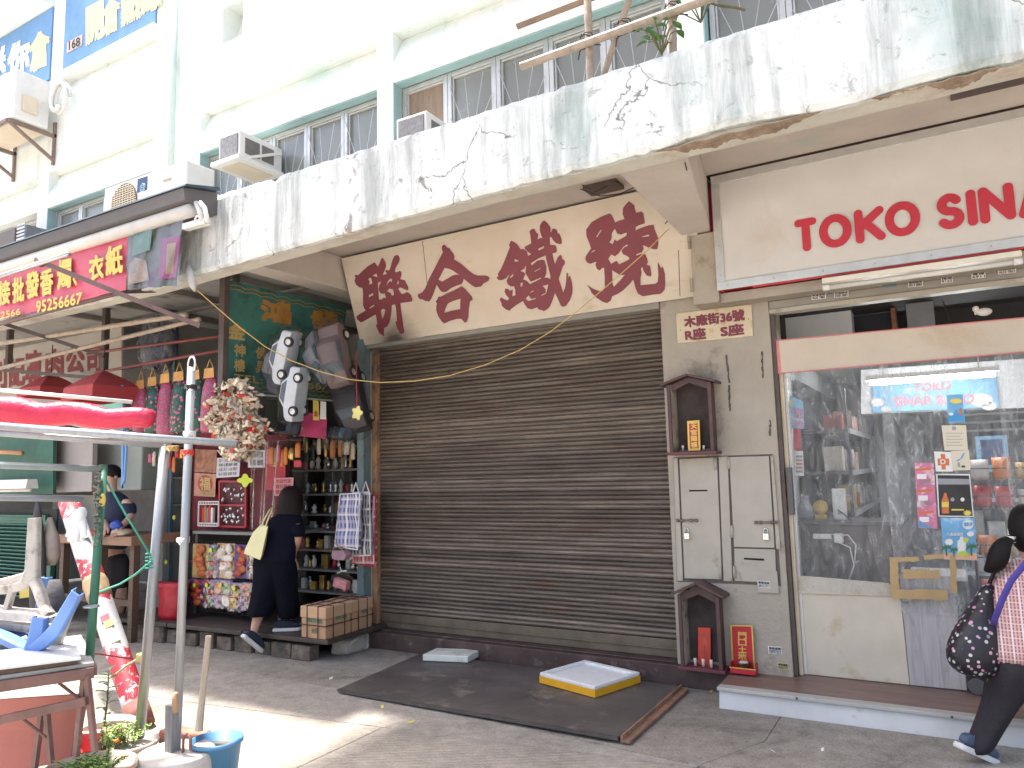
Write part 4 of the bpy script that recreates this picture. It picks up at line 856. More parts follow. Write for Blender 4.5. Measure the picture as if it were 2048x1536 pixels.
cal = side_poster('white wall calendar sheet inside the door frame', [(1590, 951), (1608, 952), (1606, 902), (1588, 901)], PB['w'])
for k in range(5): put('date_row', MB().prism([at(px, py, y=.097) for px, py in ((1592, 915+k*7.5), (1605, 915.5+k*7.5), (1605, 911+k*7.5), (1592, 910.5+k*7.5))], (0, .0006, 0)), PB['grey'] if k != 2 else PB['or'], cal)
# ------------------------------------------------------------------ inside the right-hand shop
CEIL = mat('shop_ceiling', (.62, .64, .66), .7, .06, 3, .05)
put('shop_floor', MB().box((-1.04, .02, -.02), (3.6, 7.4, .14)), mat('shop_floor_tile', (.22, .21, .2), .5, .1, 3, .05), BLD)
put('shop_ceiling', MB().box((-1.04, .31, 2.78), (3.6, 7.4, 2.82)), CEIL, BLD)
put('ceiling_beam', MB().box((-1.04, .5, 2.5), (-.55, 3.4, 2.779)), CEIL, BLD); put('shop_back_wall', MB().box((-1.04, 3.45, .14), (3.6, 3.6, 2.78)), mat('shop_back', (.30, .31, .33), .7, .1, 3, .05), BLD)
lt = thing('tube_light', at(1865, 757, y=1.1), 'lit white fluorescent tube under the shop ceiling', 'lamp')
a, b = at(1740, 765, y=1.1), at(1990, 749, y=1.1); a.z = b.z = (a.z+b.z)/2
em = bpy.data.materials.new('lit_tube'); em.use_nodes = True; em.node_tree.nodes['Principled BSDF'].inputs['Emission Color'].default_value = (.93, .97, 1, 1); em.node_tree.nodes['Principled BSDF'].inputs['Emission Strength'].default_value = 34
put('tube', MB().tube([a, b], .02, 10), em, lt); put('housing', MB().box((a.x-.03, 1.08, a.z+.022), (b.x+.03, 1.12, a.z+.06)), WHITEP, lt)
put('hanger', MB().tube([(a.x+.1, 1.1, a.z+.06), (a.x+.1, 1.1, 2.78)], .006, 6), WHITEP, lt); put('hanger', MB().tube([(b.x-.1, 1.1, a.z+.06), (b.x-.1, 1.1, 2.78)], .006, 6), WHITEP, lt)
# light blue banner on the bulkhead
yb = 1.9
bn = thing('inner_banner', at(1850, 820, y=yb), 'light blue banner with pink letters on the bulkhead inside the shop', 'banner')
q = [at(1745, 824, y=yb), at(1998, 815, y=yb), at(1992, 752, y=yb), at(1745, 765, y=yb)]
put('bulkhead', MB().prism([at(1722, 828, y=yb+.03), at(2300, 806, y=yb+.03), at(2300, 700, y=yb+.03), at(1722, 740, y=yb+.03)], (0, .3, 0)), CEIL, bn)
put('print', MB().prism(q, (0, .01, 0)), PB['sky'], bn)
for c in ((1755, 805, 14), (1772, 818, 10), (1962, 800, 24), (1978, 812, 16)): put('cloud', MB().prism([at(px, py, y=yb-.004) for px, py in disc(c[0], c[1], c[2], c[2]*.55)], (0, .003, 0)), PB['w'], bn)
PKL = mat('pink_letter', (.78, .22, .26), .5, .05, 5, 0)
put('lettering', letter('TOKO', [at(*p, y=yb-.003) for p in ((1828, 783), (1902, 779), (1902, 764), (1828, 768))], .004, .03), PKL, bn)
put('lettering', letter('SINAR BARO', [at(*p, y=yb-.003) for p in ((1788, 813), (1948, 806), (1948, 788), (1788, 794))], .004, .03), PKL, bn)
# shelves along the left wall with goods
rz = random.Random(11)
GC = [mat('goods_%d' % i, c, .45, .2, 14, .03) for i, c in enumerate(((.42, .40, .36), (.55, .50, .42), (.16, .10, .07), (.28, .16, .07), (.30, .05, .05), (.10, .14, .10), (.50, .30, .28), (.12, .14, .18), (.55, .55, .53), (.45, .33, .10)))]
GN = ['grey', 'beige', 'dark brown', 'brown', 'deep red', 'dark green', 'dusty pink', 'slate blue', 'pale grey', 'ochre']
shl = thing('wall_shelf', (-.85, 2, .14), 'dark grey shop shelving along the left wall of the right shop', 'shelf')
DKS = mat('dark_shelf', (.10, .10, .11), .5, .15, 6, .05, metal=.2)
put('back', MB().box((-1.035, .75, .14), (-1.02, 3.3, 2.3)), DKS, shl)
def goods(x0, x1, y0, y1, z, label, n, hmin, hmax, face='y', box=.09, grp='goods on the shop shelves'):
    for i in range(n):
        t = (i+.5)/n; hh = rz.uniform(hmin, hmax); bw = min(box, abs((y1-y0) if face == 'x' else (x1-x0))/n*.9)
        cx = (x0+x1)/2 + rz.uniform(-.02, .02) if face == 'x' else x0+(x1-x0)*t; cy = y0+(y1-y0)*t if face == 'x' else (y0+y1)/2 + rz.uniform(-.02, .02)
        gi = rz.randrange(10); mm = GC[gi]; cn_ = GN[gi]; dx, dy = ((.07, bw/2) if face == 'x' else (bw/2, .06))
        k = rz.random(); lab_ = cn_+' '+label+', '+('first second third fourth fifth sixth seventh eighth ninth tenth eleventh twelfth thirteenth fourteenth'.split()[i])+' in the row'
        if k < .55:
            put('goods_box', MB().box((cx-dx, cy-dy, z), (cx+dx, cy+dy, z+hh)), mm, bevel=.003, label=lab_, cat='box', group=grp)
        elif k < .8:
            r_ = bw*.42; put('goods_bottle', MB().lathe([(r_*.9, 0), (r_, .01), (r_, hh*.6), (r_*.4, hh*.78), (r_*.4, hh*.95), (r_*.45, hh)], (cx, cy, z), 12), mm, smooth=True, label=lab_.replace('package', 'bottle'), cat='bottle', group=grp)
        else:
            put('goods_pack', MB().rings([[(cx+s_*dx*math.cos(a*.785), cy+s_*dy*.8*math.sin(a*.785), z+h) for a in range(8)] for s_, h in ((.9, 0), (1, hh*.3), (1, hh*.7), (.95, hh*.97))]), mm, smooth=True, label=lab_.replace('package', 'pouch'), cat='pouch', group=grp)
for k, z in enumerate((.55, .88, 1.2, 1.52, 1.85)):
    put('shelf_board', MB().box((-1.03, .75, z), (-.66, 3.3, z+.025)), DKS, shl, bevel=.002)
    put('price_rail', MB().box((-.659, .75, z-.01), (-.650, 3.3, z+.03)), mat('price_rail', (.35, .36, .38), .4, .1, 8, .02), shl)
    goods(-.78, -.78, .85, 3.2, z+.026, 'package on the %s left wall shelf' % ('lowest', 'second lowest', 'middle', 'second highest', 'highest')[k], 14, .1, .2, 'x', .14, 'goods on left wall shelf %s' % ('a', 'b', 'c', 'd', 'e')[k])
for y in (.77, 2.0, 3.28):
    for x in (-1.02, -.675): put('upright', MB().box((x-.012, y-.015, .14), (x+.012, y+.015, 2.2)), DKS, shl)
put('partition', MB().box((-1.03, .95, 2.47), (3.5, 1.0, 2.779)), DARK, BLD); put('partition', MB().box((-1.055, .31, 2.40), (-1.032, .949, 2.77)), DARK, BLD); put('partition', MB().box((-1.03, .31, 2.771), (3.5, .949, 2.779)), DARK, BLD)  # dark sheets added to give the fanlight its shade
# counter behind the cream panel
CZ = at(1642, 1038, y=.5).z
ct = thing('counter', (-.6, .5, .14), 'dark counter behind the curtain with devices and cables', 'counter')
put('top', MB().box((-1.0, .25, CZ-.026), (-.30, .74, CZ-.001)), DKS, ct, bevel=.003); put('front', MB().box((-.99, .27, .15), (-.31, .30, CZ-.027)), mat('brown_grey_counter', (.10, .085, .08), .6, .1, 5, .05), ct)
put('lower_shelf', MB().box((-.30, .25, .80), (.05, .70, .825)), WHITEP, ct)
c = at(1680, 1032, y=.45)
rt = thing('router', (c.x, .45, CZ), 'tall white network box standing on the counter', 'router')
wq = at(1665, 1000, y=.45).x, at(1692, 1000, y=.45).x
put('casing', MB().box((wq[0], .43, CZ), (wq[1], .47, at(1675, 977, y=.45).z)), WHITEP, rt, bevel=.006); put('socket', MB().box((c.x-.012, .427, CZ+.04), (c.x+.012, .4295, CZ+.065)), PB['grey'], rt)
c = at(1642, 1034, y=.5); ck = thing('gold_clock', (c.x, .5, CZ), 'small round gold clock on the counter beside the white box', 'clock')
put('face', MB().lathe([(.0, -.01), (.052, -.01), (.055, 0), (.052, .01), (0, .01)], (0, 0, 0), 20).xf(Matrix.Translation((c.x, .5, CZ+.089)) @ Matrix.Rotation(R(90), 4, 'X')), GOLD, ck, smooth=True); put('base', MB().box((c.x-.04, .47, CZ), (c.x+.04, .53, CZ+.034)), GOLD, ck, bevel=.004)
c = at(1612, 1032, y=.5); put('jar', MB().lathe([(.05, 0), (.055, .02), (.05, .1), (.03, .12), (.03, .17), (.04, .175)], (c.x, .5, CZ), 14), mat('grey_plastic', (.42, .43, .45), .4), smooth=True, label='grey dispenser standing left of the gold clock', cat='dispenser')
pb_ = at(1650, 1068, y=.26); t = thing('power_strip', pb_, 'white power strip fixed below the counter edge', 'power strip')
a, b = at(1627, 1072, y=.26), at(1668, 1070, y=.26)
put('body', MB().box((a.x, .235, a.z-.018), (b.x, .265, a.z+.018)), WHITEP, t, bevel=.004)
c = at(1678, 1075, y=.24); put('adapter', MB().box((c.x-.03, .20, c.z-.035), (c.x+.03, .26, c.z+.03)), WHITEP, t, bevel=.006); put('plug', MB().box((b.x-.012, .215, a.z-.012), (b.x+.012, .235, a.z+.014)), RUBBER, t, bevel=.003)
put('cable', MB().tube([c+Vector((0, -.05, -.03)), at(1700, 1095, y=.19), at(1708, 1130, y=.18), at(1700, 1155, y=.16)], .005, 6), WHITEP, label='white cable dropping from the plug adapter below the counter', cat='cable', smooth=True)
put('cable', MB().tube([c+Vector((.02, -.05, .02)), at(1696, 1070, y=.19), at(1712, 1090, y=.18), at(1709, 1125, y=.17)], .005, 6), WHITEP, label='white cable arching right from the plug adapter', cat='cable', smooth=True)
put('cable', MB().tube([at(1676, 1020, y=.42), at(1690, 1030, y=.4), at(1702, 1043, y=.35), at(1708, 1060, y=.28)], .005, 6), RUBBER, label='dark cable running down from the white network box', cat='cable', smooth=True)
cc = at(1765, 1140, y=.5); cl = MB()
for k in range(6): cl.tube([cc+Vector((.11*math.cos(i*.5+k), .05*math.sin(i*.5+k)-.1, .03*math.sin(i*.5)+.012*k-.03)) for i in range(14)], .006, 6)
put('cable_coil', cl, WHITEP, label='loose coil of white cable behind the taped patch', cat='cable', smooth=True, kind='stuff')
# open fridge with pale shelf edges at the back right
fr = thing('open_fridge', (.75, 2.9, .14), 'open shelf fridge with pale shelf edges at the back of the shop', 'fridge')
put('cabinet', MB().box((.05, 2.95, .14), (3.0, 3.4, 2.15)), mat('fridge_dark', (.07, .08, .10), .5, .1, 4, .02), fr)
for k, z in enumerate((.5, .85, 1.2, 1.88, 1.96, 2.04)): put('shelf_edge', MB().box((.06, 2.9, z), (2.9, 2.948, z+(.035 if k < 3 else .02))), mat('pale_edge', (.62, .66, .72), .4, .05, 5, .02), fr)
for k, z in enumerate((.536, .886)): goods(.1, 1.6, 2.88, 2.92, z, 'package on the %s fridge shelf' % ('lower', 'upper')[k], 9, .12, .26, 'y', .14, 'goods in the fridge %s' % 'ab'[k])
ib = thing('menu_board', at(1985, 920, y=2.2), 'blue framed screen board on the back wall of the shop', 'board')
put('frame', MB().prism([at(px, py, y=2.2) for px, py in ((1955, 945), (2020, 942), (2014, 870), (1950, 873))], (0, .03, 0)), PB['sky'], ib, bevel=.004); put('screen', MB().prism([at(px, py, y=2.19) for px, py in ((1964, 930), (2008, 928), (2004, 878), (1960, 880))], (0, .008, 0)), mat('screen_blue', (.03, .06, .16), .3, .2, 12, 0), ib)
# wire rack with bright packs just inside on the right
wr = thing('wire_rack', (.3, .9, .14), 'black wire rack of snack packs inside the shop on the right', 'rack')
for z in (.55, .9, 1.25, 1.45):
    mb = MB()
    for x in range(9): mb.tube([(.13+x*.07, .8, z), (.13+x*.07, 1.1, z)], .0035, 4)
    mb.tube([(.12, .8, z), (.72, .8, z)], .005, 5).tube([(.12, 1.1, z), (.72, 1.1, z)], .005, 5).tube([(.12, .8, z+.09), (.72, .8, z+.09)], .005, 5)
    put('wire_shelf', mb, IRON, wr, kind='stuff')
for x, y in ((.12, .8), (.72, .8), (.12, 1.1), (.72, 1.1)): put('leg', MB().tube([(x, y, .14), (x, y, 1.6)], .008, 6), IRON, wr)
PK = [mat('snack_%d' % i, c, .3, .1, 8, .05) for i, c in enumerate(((.60, .03, .04), (.75, .22, .03), (.55, .05, .05), (.66, .62, .56), (.5, .3, .05)))]
for k, z in enumerate((.556, .906, 1.256, 1.456)):
    for i in range(4):
        c = Vector((.2+i*.14, .92+.03*(i % 2), z)); hh = rz.uniform(.12, .2)
        put('snack_pack', MB().rings([[c+Vector((w_*math.cos(a*math.pi/4), t_*math.sin(a*math.pi/4), h)) for a in range(8)] for w_, t_, h in ((.055, .006, 0), (.058, .03, .03), (.058, .035, hh*.6), (.06, .006, hh))]), PK[(i*3+k) % 5], smooth=True, label='%s snack pack, %s from left on %s of the wire rack' % (('crimson', 'orange', 'dark red', 'cream', 'mustard')[(i*3+k) % 5], ('first', 'second', 'third', 'fourth')[i], ('bottom shelf', 'second shelf', 'third shelf', 'top shelf')[k]), cat='snack pack', group='snack packs on the wire rack')
# things in the fanlight above the board
sp = thing('wooden_cabinet', at(1705, 660, y=.6), 'orange framed wooden cabinet seen above the salmon board', 'cabinet')
ORW = mat('orange_wood', (.28, .11, .05), .5, .2, 6, .05, stretch=(1, 1, 6))
a, b = at(1625, 612, y=.55), at(1792, 640, y=.55)
zz0, zz1 = 2.42, 2.76
put('frame_post', MB().box((a.x, .55, zz0), (a.x+.03, .75, zz1)), ORW, sp); put('frame_post', MB().box((b.x-.03, .55, zz0), (b.x, .75, zz1)), ORW, sp); put('frame_rail', MB().box((a.x+.031, .552, 2.50), (b.x-.031, .75, 2.525)), ORW, sp); put('inside', MB().box((a.x+.031, .7, 2.526), (b.x-.031, .74, zz1)), mat('blue_black', (.012, .016, .03), .4, .2, 5, 0), sp)
put('speaker_cone', MB().lathe([(0, 0), (.035, 0), (.03, .012), (0, .012)], (0, 0, 0), 18).xf(Matrix.Translation(at(1722, 606, y=.69)) @ Matrix.Rotation(R(90), 4, 'X')), mat('cone', (.12, .13, .15), .5), sp)
put('steel_box', MB().box((at(1812, 620, y=.5).x, .5, 2.4), (at(1868, 620, y=.5).x, .8, 2.77)), mat('grey_steel_box', (.22, .23, .25), .4, .15, 5, .02), bevel=.004, label='grey steel box standing above the salmon board', cat='box')
c = at(1962, 632, y=-.02); fg = thing('figurine', c, 'small pale animal figurine perched on the salmon board', 'figurine')
c.z = at(1962, 632, y=-.05).z
put('body', MB().blob(c+Vector((.02, 0, .03)), (.045, .025, .026), 12, 8), WAX, fg, smooth=True); put('head', MB().blob(c+Vector((-.025, 0, .055)), .02, 10, 6), WAX, fg, smooth=True); put('neck', MB().tube([c+Vector((-.02, 0, .02)), c+Vector((-.025, 0, .05))], .014, 8), WAX, fg, smooth=True)
put('counter_lamp', MB().tube([at(1885, 560+40, y=.3), at(1905, 655, y=.3), at(1908, 690, y=.3)], .004, 5), WIRE, label='thin dark cord hanging above the salmon board', cat='cord')
# ------------------------------------------------------------------ left shop (paper offerings) below the canopy
LS = lambda px, py, y: at(px, py, y=y)
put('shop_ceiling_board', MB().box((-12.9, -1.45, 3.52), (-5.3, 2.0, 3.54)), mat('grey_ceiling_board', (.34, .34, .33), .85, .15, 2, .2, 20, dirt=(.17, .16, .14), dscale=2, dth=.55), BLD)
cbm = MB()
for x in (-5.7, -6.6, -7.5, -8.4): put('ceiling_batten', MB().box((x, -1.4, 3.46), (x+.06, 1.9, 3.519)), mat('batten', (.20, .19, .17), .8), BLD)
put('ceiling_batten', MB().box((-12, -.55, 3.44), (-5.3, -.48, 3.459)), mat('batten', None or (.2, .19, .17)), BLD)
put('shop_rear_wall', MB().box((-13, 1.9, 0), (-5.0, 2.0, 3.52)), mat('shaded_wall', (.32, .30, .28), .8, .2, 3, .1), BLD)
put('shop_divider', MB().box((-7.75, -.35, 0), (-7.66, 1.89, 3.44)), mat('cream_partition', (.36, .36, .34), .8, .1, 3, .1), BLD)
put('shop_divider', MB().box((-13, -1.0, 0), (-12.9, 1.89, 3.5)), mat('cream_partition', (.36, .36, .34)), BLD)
# platform on bricks
PLK = mat('dark_plank', (.062, .045, .036), .55, .35, 4, .25, 30, stretch=(1, 6, 6), dirt=(.15, .12, .10), dscale=4, dth=.6)
pf = thing('wooden_platform', (-6, -.3, 0), 'dark wooden platform raised on bricks in front of the left shop', 'platform')
E0, E1 = at(655, 1281, z=.205), at(200, 1232, z=.205)
dE = (E1-E0); nb = 3
for i in range(nb):
    a = E0+dE*(i/nb); b = E0+dE*((i+.985)/nb)
    put('plank', MB().hexa([Vector((a.x, a.y, .165)), Vector((a.x, 1.2, .165)), Vector((b.x, 1.2, .165)), Vector((b.x, b.y, .165)), Vector((a.x, a.y, .205)), Vector((a.x, 1.2, .205)), Vector((b.x, 1.2, .205)), Vector((b.x, b.y, .205))]), PLK, pf, bevel=.006)
put('plank', MB().box((E0.x+.005, -.36, .165), (-4.965, 1.2, .20)), PLK, pf, bevel=.006)
BRK = mat('old_grey_brick', (.15, .115, .09), .9, .5, 9, .5, 40, dirt=(.07, .06, .055), dscale=6, dth=.5)
n = 13
for i in range(1, n):
    jy = random.uniform(.0, .06); a = E0+dE*((i+random.uniform(-.1, .1))/n)+Vector((.0, .02+jy, 0)); b = E0+dE*((i+random.uniform(.82, .95))/n)+Vector((0, .02+jy, 0)); hh = random.uniform(.11, .16)
    put('brick', MB().hexa([Vector((a.x, a.y, 0)), Vector((a.x, a.y+.12, 0)), Vector((b.x, b.y+.12, 0)), Vector((b.x, b.y, 0)), Vector((a.x, a.y, hh)), Vector((a.x, a.y+.12, hh)), Vector((b.x, b.y+.12, hh)), Vector((b.x, b.y+random.uniform(-.015, .01), hh))]), BRK, pf, bevel=.01)
# stone blocks
STN = mat('rough_stone', (.42, .37, .31), .9, .2, 8, .6, 30, bdist=.012); STW = mat('white_stone', (.60, .58, .56), .85, .1, 8, .5, 30, bdist=.01)
a = at(657, 1311, z=0); b = at(697, 1311, z=0)
put('stone_block', MB().hexa([a, b, b+Vector((0, .26, 0)), a+Vector((.02, .26, 0)), a+Vector((.02, .02, .135)), b+Vector((-.02, .02, .12)), b+Vector((0, .26, .15)), a+Vector((.03, .26, .15))]), STN, bevel=.03, label='rough brown stone block below the cardboard boxes', cat='stone')
a = at(699, 1309, z=0); b = at(736, 1298, z=0)
put('stone_block', MB().hexa([a, b, b+Vector((-.06, .12, 0)), a+Vector((-.02, .12, 0)), a+Vector((.01, 0, .12)), b+Vector((-.01, 0, .14)), b+Vector((-.06, .12, .15)), a+Vector((-.02, .12, .13))]), STW, bevel=.02, label='white painted stone block at the end of the platform', cat='stone')
put('stone_slab', MB().box(at(690, 1290, z=0)+Vector((.0, .22, .0)), Vector((-4.96, -.2, .19))), STN, bevel=.02, label='brown stone slab lying behind the white stone block', cat='stone')
# cartons tied with string
CARD = mat('brown_cardboard', (.45, .27, .15), .75, .08, 5, .1, 60); CARD2 = mat('brown_cardboard_lid', (.50, .31, .18), .75, .08, 5, .1, 60); STR = mat('maroon_string', (.08, .025, .03), .7, .1, 10, 0)
GRN = mat('green_print', (.10, .20, .12), .7, .1, 10, 0)
def carton(x0, x1, y0, y1, z0, z1, label, word=True):
    t = thing('cardboard_box', ((x0+x1)/2, (y0+y1)/2, z0), label, 'box')
    put('carton_body', MB().box((x0, y0, z0), (x1, y1, z1-.10)), CARD, t, bevel=.006); put('lid', MB().box((x0-.008, y0-.008, z1-.10), (x1+.008, y1+.008, z1)), CARD2, t, bevel=.008)
    e = .010; loop = lambda f: MB().tube(f, .005, 5)
    for u in (.27, .72):
        x = x0+(x1-x0)*u; put('string', loop([(x, y0-e, z0), (x, y0-e, z1+.004), (x, y1+e, z1+.004), (x, y1+e, z0)]), STR, t)
        y = y0+(y1-y0)*u; put('string', loop([(x0-e, y, z0), (x0-e, y, z1+.003), (x1+e, y, z1+.003), (x1+e, y, z0)]), STR, t)
    zm = z0+(z1-z0)*.42; put('string', loop([(x0-e, y0-e, zm), (x1+e, y0-e, zm), (x1+e, y1+e, zm), (x0-e, y1+e, zm), (x0-e, y0-e, zm)]), STR, t)
    if word:
        put('lettering', letter('興隆香燭莊', [(x0+.06, y0-.001, zm+.02), (x1-.03, y0-.001, zm+.02), (x1-.03, y0-.001, zm+.075), (x0+.06, y0-.001, zm+.075)], .002, .02), GRN, t); put('lettering', letter('100 封', [(x0+.13, y0-.001, zm-.07), (x1-.10, y0-.001, zm-.07), (x1-.10, y0-.001, zm-.02), (x0+.13, y0-.001, zm-.02)], .002, .02), GRN, t)
        put('lettering', letter('興隆香燭', [(x1+.001, y0+.12, zm+.03), (x1+.001, y1-.06, zm+.03), (x1+.001, y1-.06, zm+.085), (x1+.001, y0+.12, zm+.085)], .002, .02), GRN, t)
c0 = at(651, 1279, z=.21); cl_ = at(592, 1276, z=.21)
carton(c0.x-.29, c0.x, c0.y, c0.y+.315, .206, .206+.27, 'front cardboard box tied with maroon string at the platform edge')
carton(c0.x-.30, c0.x-.01, c0.y+.345, c0.y+.61, .206, .206+.27, 'rear cardboard box tied with string behind the front box')
# brown posts and the green hanging board
PST = mat('brown_post', (.085, .065, .058), .55, .25, 6, .15, 40, dirt=(.16, .10, .08), dscale=5, dth=.6)
GBX = -5.56
gb = thing('hanging_sign', (GBX, -.5, 2.4), 'dark green hanging shop board with gold waves and orange characters', 'signboard')
def gp(px, py): return at(px, py, x=GBX)
GRB = mat('green_board_paint', (.05, .20, .17), .5, .25, 2.2, .06, 30, dirt=(.02, .06, .05), dscale=1.5, dth=.5)
q = [gp(448, 786), gp(668, 803), gp(694, 615), gp(456, 560)]
put('board', MB().prism([p+Vector((-.02, 0, 0)) for p in q], (.0195, 0, 0)), GRB, gb, bevel=.002)
OGL = mat('orange_gold_paint', (.48, .24, .06), .5, .25, 8, .05); YGL = mat('pale_gold_paint', (.50, .36, .13), .5, .1, 8, .04)
def wave(pa, pb, amp, n, mb, r=.006):
    a, b = gp(*pa), gp(*pb); pts = []
    for i in range(n*8+1):
        t = i/(n*8); pts.append(a.lerp(b, t)+Vector((.003, 0, amp*abs(math.sin(t*n*math.pi)))))
    mb.tube(pts, r, 4)
for pa, pb in (((457, 571), (690, 626)), ((457, 579), (688, 632)), ((450, 772), (540, 779)), ((450, 780), (540, 787)), ((612, 782), (666, 788)), ((612, 792), (664, 796))):
    mb = MB(); wave(pa, pb, .018, 8 if pb[0] > 600 and pa[0] < 500 else 4, mb, .004); put('wave_line', mb, OGL, gb)
def gword(body, pts, m, bold): put('lettering', letter(body, [gp(*p) for p in pts], .003, bold, wob=.02), m, gb)
gword('鴻', [(522, 640), (582, 650), (582, 606), (522, 600)], OGL, .06); gword('發', [(620, 655), (676, 664), (676, 626), (620, 620)], OGL, .06); gword('金', [(455, 676), (490, 680), (490, 650), (455, 646)], YGL, .05)
gword('神', [(468, 712), (490, 714), (490, 690), (468, 688)], YGL, .03); gword('樓', [(468, 742), (489, 744), (489, 720), (468, 718)], YGL, .03); gword('佛', [(511, 716), (532, 718), (532, 696), (511, 694)], YGL, .03); gword('具', [(511, 745), (532, 747), (532, 724), (511, 722)], YGL, .03)
gword('TEL: 9525 6667', [(467, 762), (655, 781), (655, 767), (467, 748)], YGL, .03)
put('frame_strip', MB().bar(q[0]+Vector((.002, 0, .008)), q[1]+Vector((.002, 0, .008)), .01, .016), WHITEP, gb)
t = thing('frame_post', (-5.62, -1.3, 2.35), 'brown square steel post at the street end of the green board', 'post')
a, b = LS(443, 786, -1.27), LS(450, 540, -1.27)
put('post', MB().box((a.x-.035, -1.29, a.z), (a.x+.035, -1.23, 3.52)), PST, t, bevel=.003); put('post', MB().box((a.x-.10, -1.10, a.z+.25), (a.x-.05, -1.05, 3.52)), PST, t, bevel=.003)
# awning with a vinyl banner, on the canopy edge left of the parapet
YA = -2.02
aw = thing('awning', (-6.8, YA, 3.3), 'retracted shop awning with dark hood and white roller bar above the red banner', 'awning')
p0, p1 = LS(-60, 553, YA), LS(383, 418, YA); zr_ = p1.z-.01
put('roller', MB().tube([Vector((p0.x, YA, zr_)), Vector((p1.x, YA, zr_))], .055, 14), mat('cream_roller', (.64, .62, .58), .45, .1, 5, .05, dirt=(.4, .38, .34), dscale=4, dth=.6), aw, smooth=True)
HOOD = mat('dark_blue_hood', (.045, .075, .10), .5, .2, 4, .08)
put('hood', MB().prism([(p0.x, YF-.005, 3.945), (p0.x, YF-.02, 3.975), (p0.x, YA-.1, 3.90), (p0.x, YA-.105, 3.885)], (p1.x-p0.x+.06, 0, 0)), HOOD, aw)
put('hood_lining', MB().prism([(p0.x, YF-.006, 3.94), (p0.x, YA-.09, 3.882), (p0.x, YA-.075, zr_+.06), (p0.x, YF-.006, zr_+.02)], (p1.x-p0.x+.02, 0, 0)), mat('grey_hood_lining', (.13, .12, .12), .7, .1, 4, .05), aw)
put('end_arm', MB().tube([LS(392, 405, YA), LS(398, 418, YA), LS(404, 440, YA)], .02, 8), WHITEP, aw, smooth=True); put('end_arm', MB().tube([LS(400, 405, YA), LS(409, 415, YA), LS(413, 432, YA), LS(416, 445, YA)], .018, 8), WHITEP, aw, smooth=True); put('crank_eye', MB().tube([LS(395, 440, YA)+Vector((.03*math.cos(k*.7), 0, .035*math.sin(k*.7))) for k in range(10)], .009, 6), WHITEP, aw, smooth=True)
put('bracket', MB().bar(LS(370, 455, YA+.03), LS(415, 443, YA+.03), .06, .05), WHITEP, aw, bevel=.004)
BNR = mat('red_vinyl_banner', (.56, .075, .125), .42, .10, 3, .5, 3.2, bdist=.03, dirt=(.58, .24, .27), dscale=5, dth=.70)
BY = mat('banner_yellow', (.68, .52, .10), .45, .08, 8, .03)
ban = thing('vinyl_banner', (-6.8, YA, 3.25), 'red vinyl banner with yellow characters and phone number hanging from the awning', 'banner')
def bsheet(pts, nu=40, nv=12, amp=.012, ph=0):
    bl, br, tr, tl = [LS(px, py, YA+.02) for px, py in pts]
    return MB().sheet(lambda u, v: (bl.lerp(br, u)).lerp(tl.lerp(tr, u), v)+Vector((0, amp*math.sin(u*19+v*4+ph)*(1-v*.7)+.005*math.sin(u*47+v*11), 0)), nu, nv)
put('sheet', bsheet([(-60, 652), (251, 580), (257, 462), (-60, 552)]), BNR, ban, smooth=True)
def bword(body, pts, bold): put('lettering', letter(body, [LS(px, py, YA-.002) for px, py in pts], .002, bold, wob=.01), BY, ban)
for ch, x0, yb_, x1, h in (('接', -2, 611, 20, 46), ('批', 26, 606, 48, 48), ('發', 53, 597, 78, 50), ('香', 82, 592, 106, 50), ('燭', 116, 579, 142, 56), ('、', 146, 572, 154, 16), ('衣', 179, 562, 207, 48), ('紙', 213, 552, 245, 56)): bword(ch, [(x0, yb_), (x1, yb_-(x1-x0)*.23), (x1, yb_-h-(x1-x0)*.2), (x0, yb_-h)], .035)
bword('95256667', [(73, 626), (164, 607), (164, 585), (73, 603)], .03); bword('2566', [(2, 638), (41, 629), (41, 617), (2, 624)], .03)
PIC = mat('faded_photo_print', (.085, .085, .08), .4, .45, 6, .4, 4, dirt=(.10, .02, .06), dscale=3.5, dth=.54, bdist=.02)
put('photo_print', bsheet([(251.5, 579.5), (352, 571), (368, 433), (257.5, 461.5)], 20, 14, .014, 2), PIC, ban, smooth=True)
put('plastic_cover', MB().sheet(lambda u, v: Vector(LS(255+u*112-10*v*u, 462-u*30+v*(118+22*u)+3*math.sin(u*14)*v, YA-.012+.012*math.sin(u*11+v*5))), 22, 16), plastic_film('banner_cover_film', haze=.004, streak=9, fres=.10), ban, smooth=True)
pp = MB()
put('print_patch', MB().prism([LS(px, py, YA+.004) for px, py in ((318, 560), (352, 555), (362, 470), (322, 478))], (0, .002, 0)), mat('print_magenta', (.22, .02, .12), .4, .25, 9, .1), ban); put('print_patch', MB().prism([LS(px, py, YA+.003) for px, py in ((331, 548), (346, 546), (352, 485), (334, 488))], (0, .002, 0)), mat('print_gold', (.24, .15, .08), .4, .3, 9, .1), ban); put('print_patch', MB().prism([LS(px, py, YA+.004) for px, py in ((264, 512), (300, 500), (304, 455), (268, 466))], (0, .002, 0)), mat('print_green', (.06, .15, .11), .4, .4, 12, .1), ban)
put('print_patch', MB().prism([LS(px, py, YA+.003) for px, py in ((256, 570), (298, 560), (292, 520), (270, 515), (258, 530))], (0, .002, 0)), mat('print_beige', (.24, .17, .13), .4, .4, 12, .1), ban)
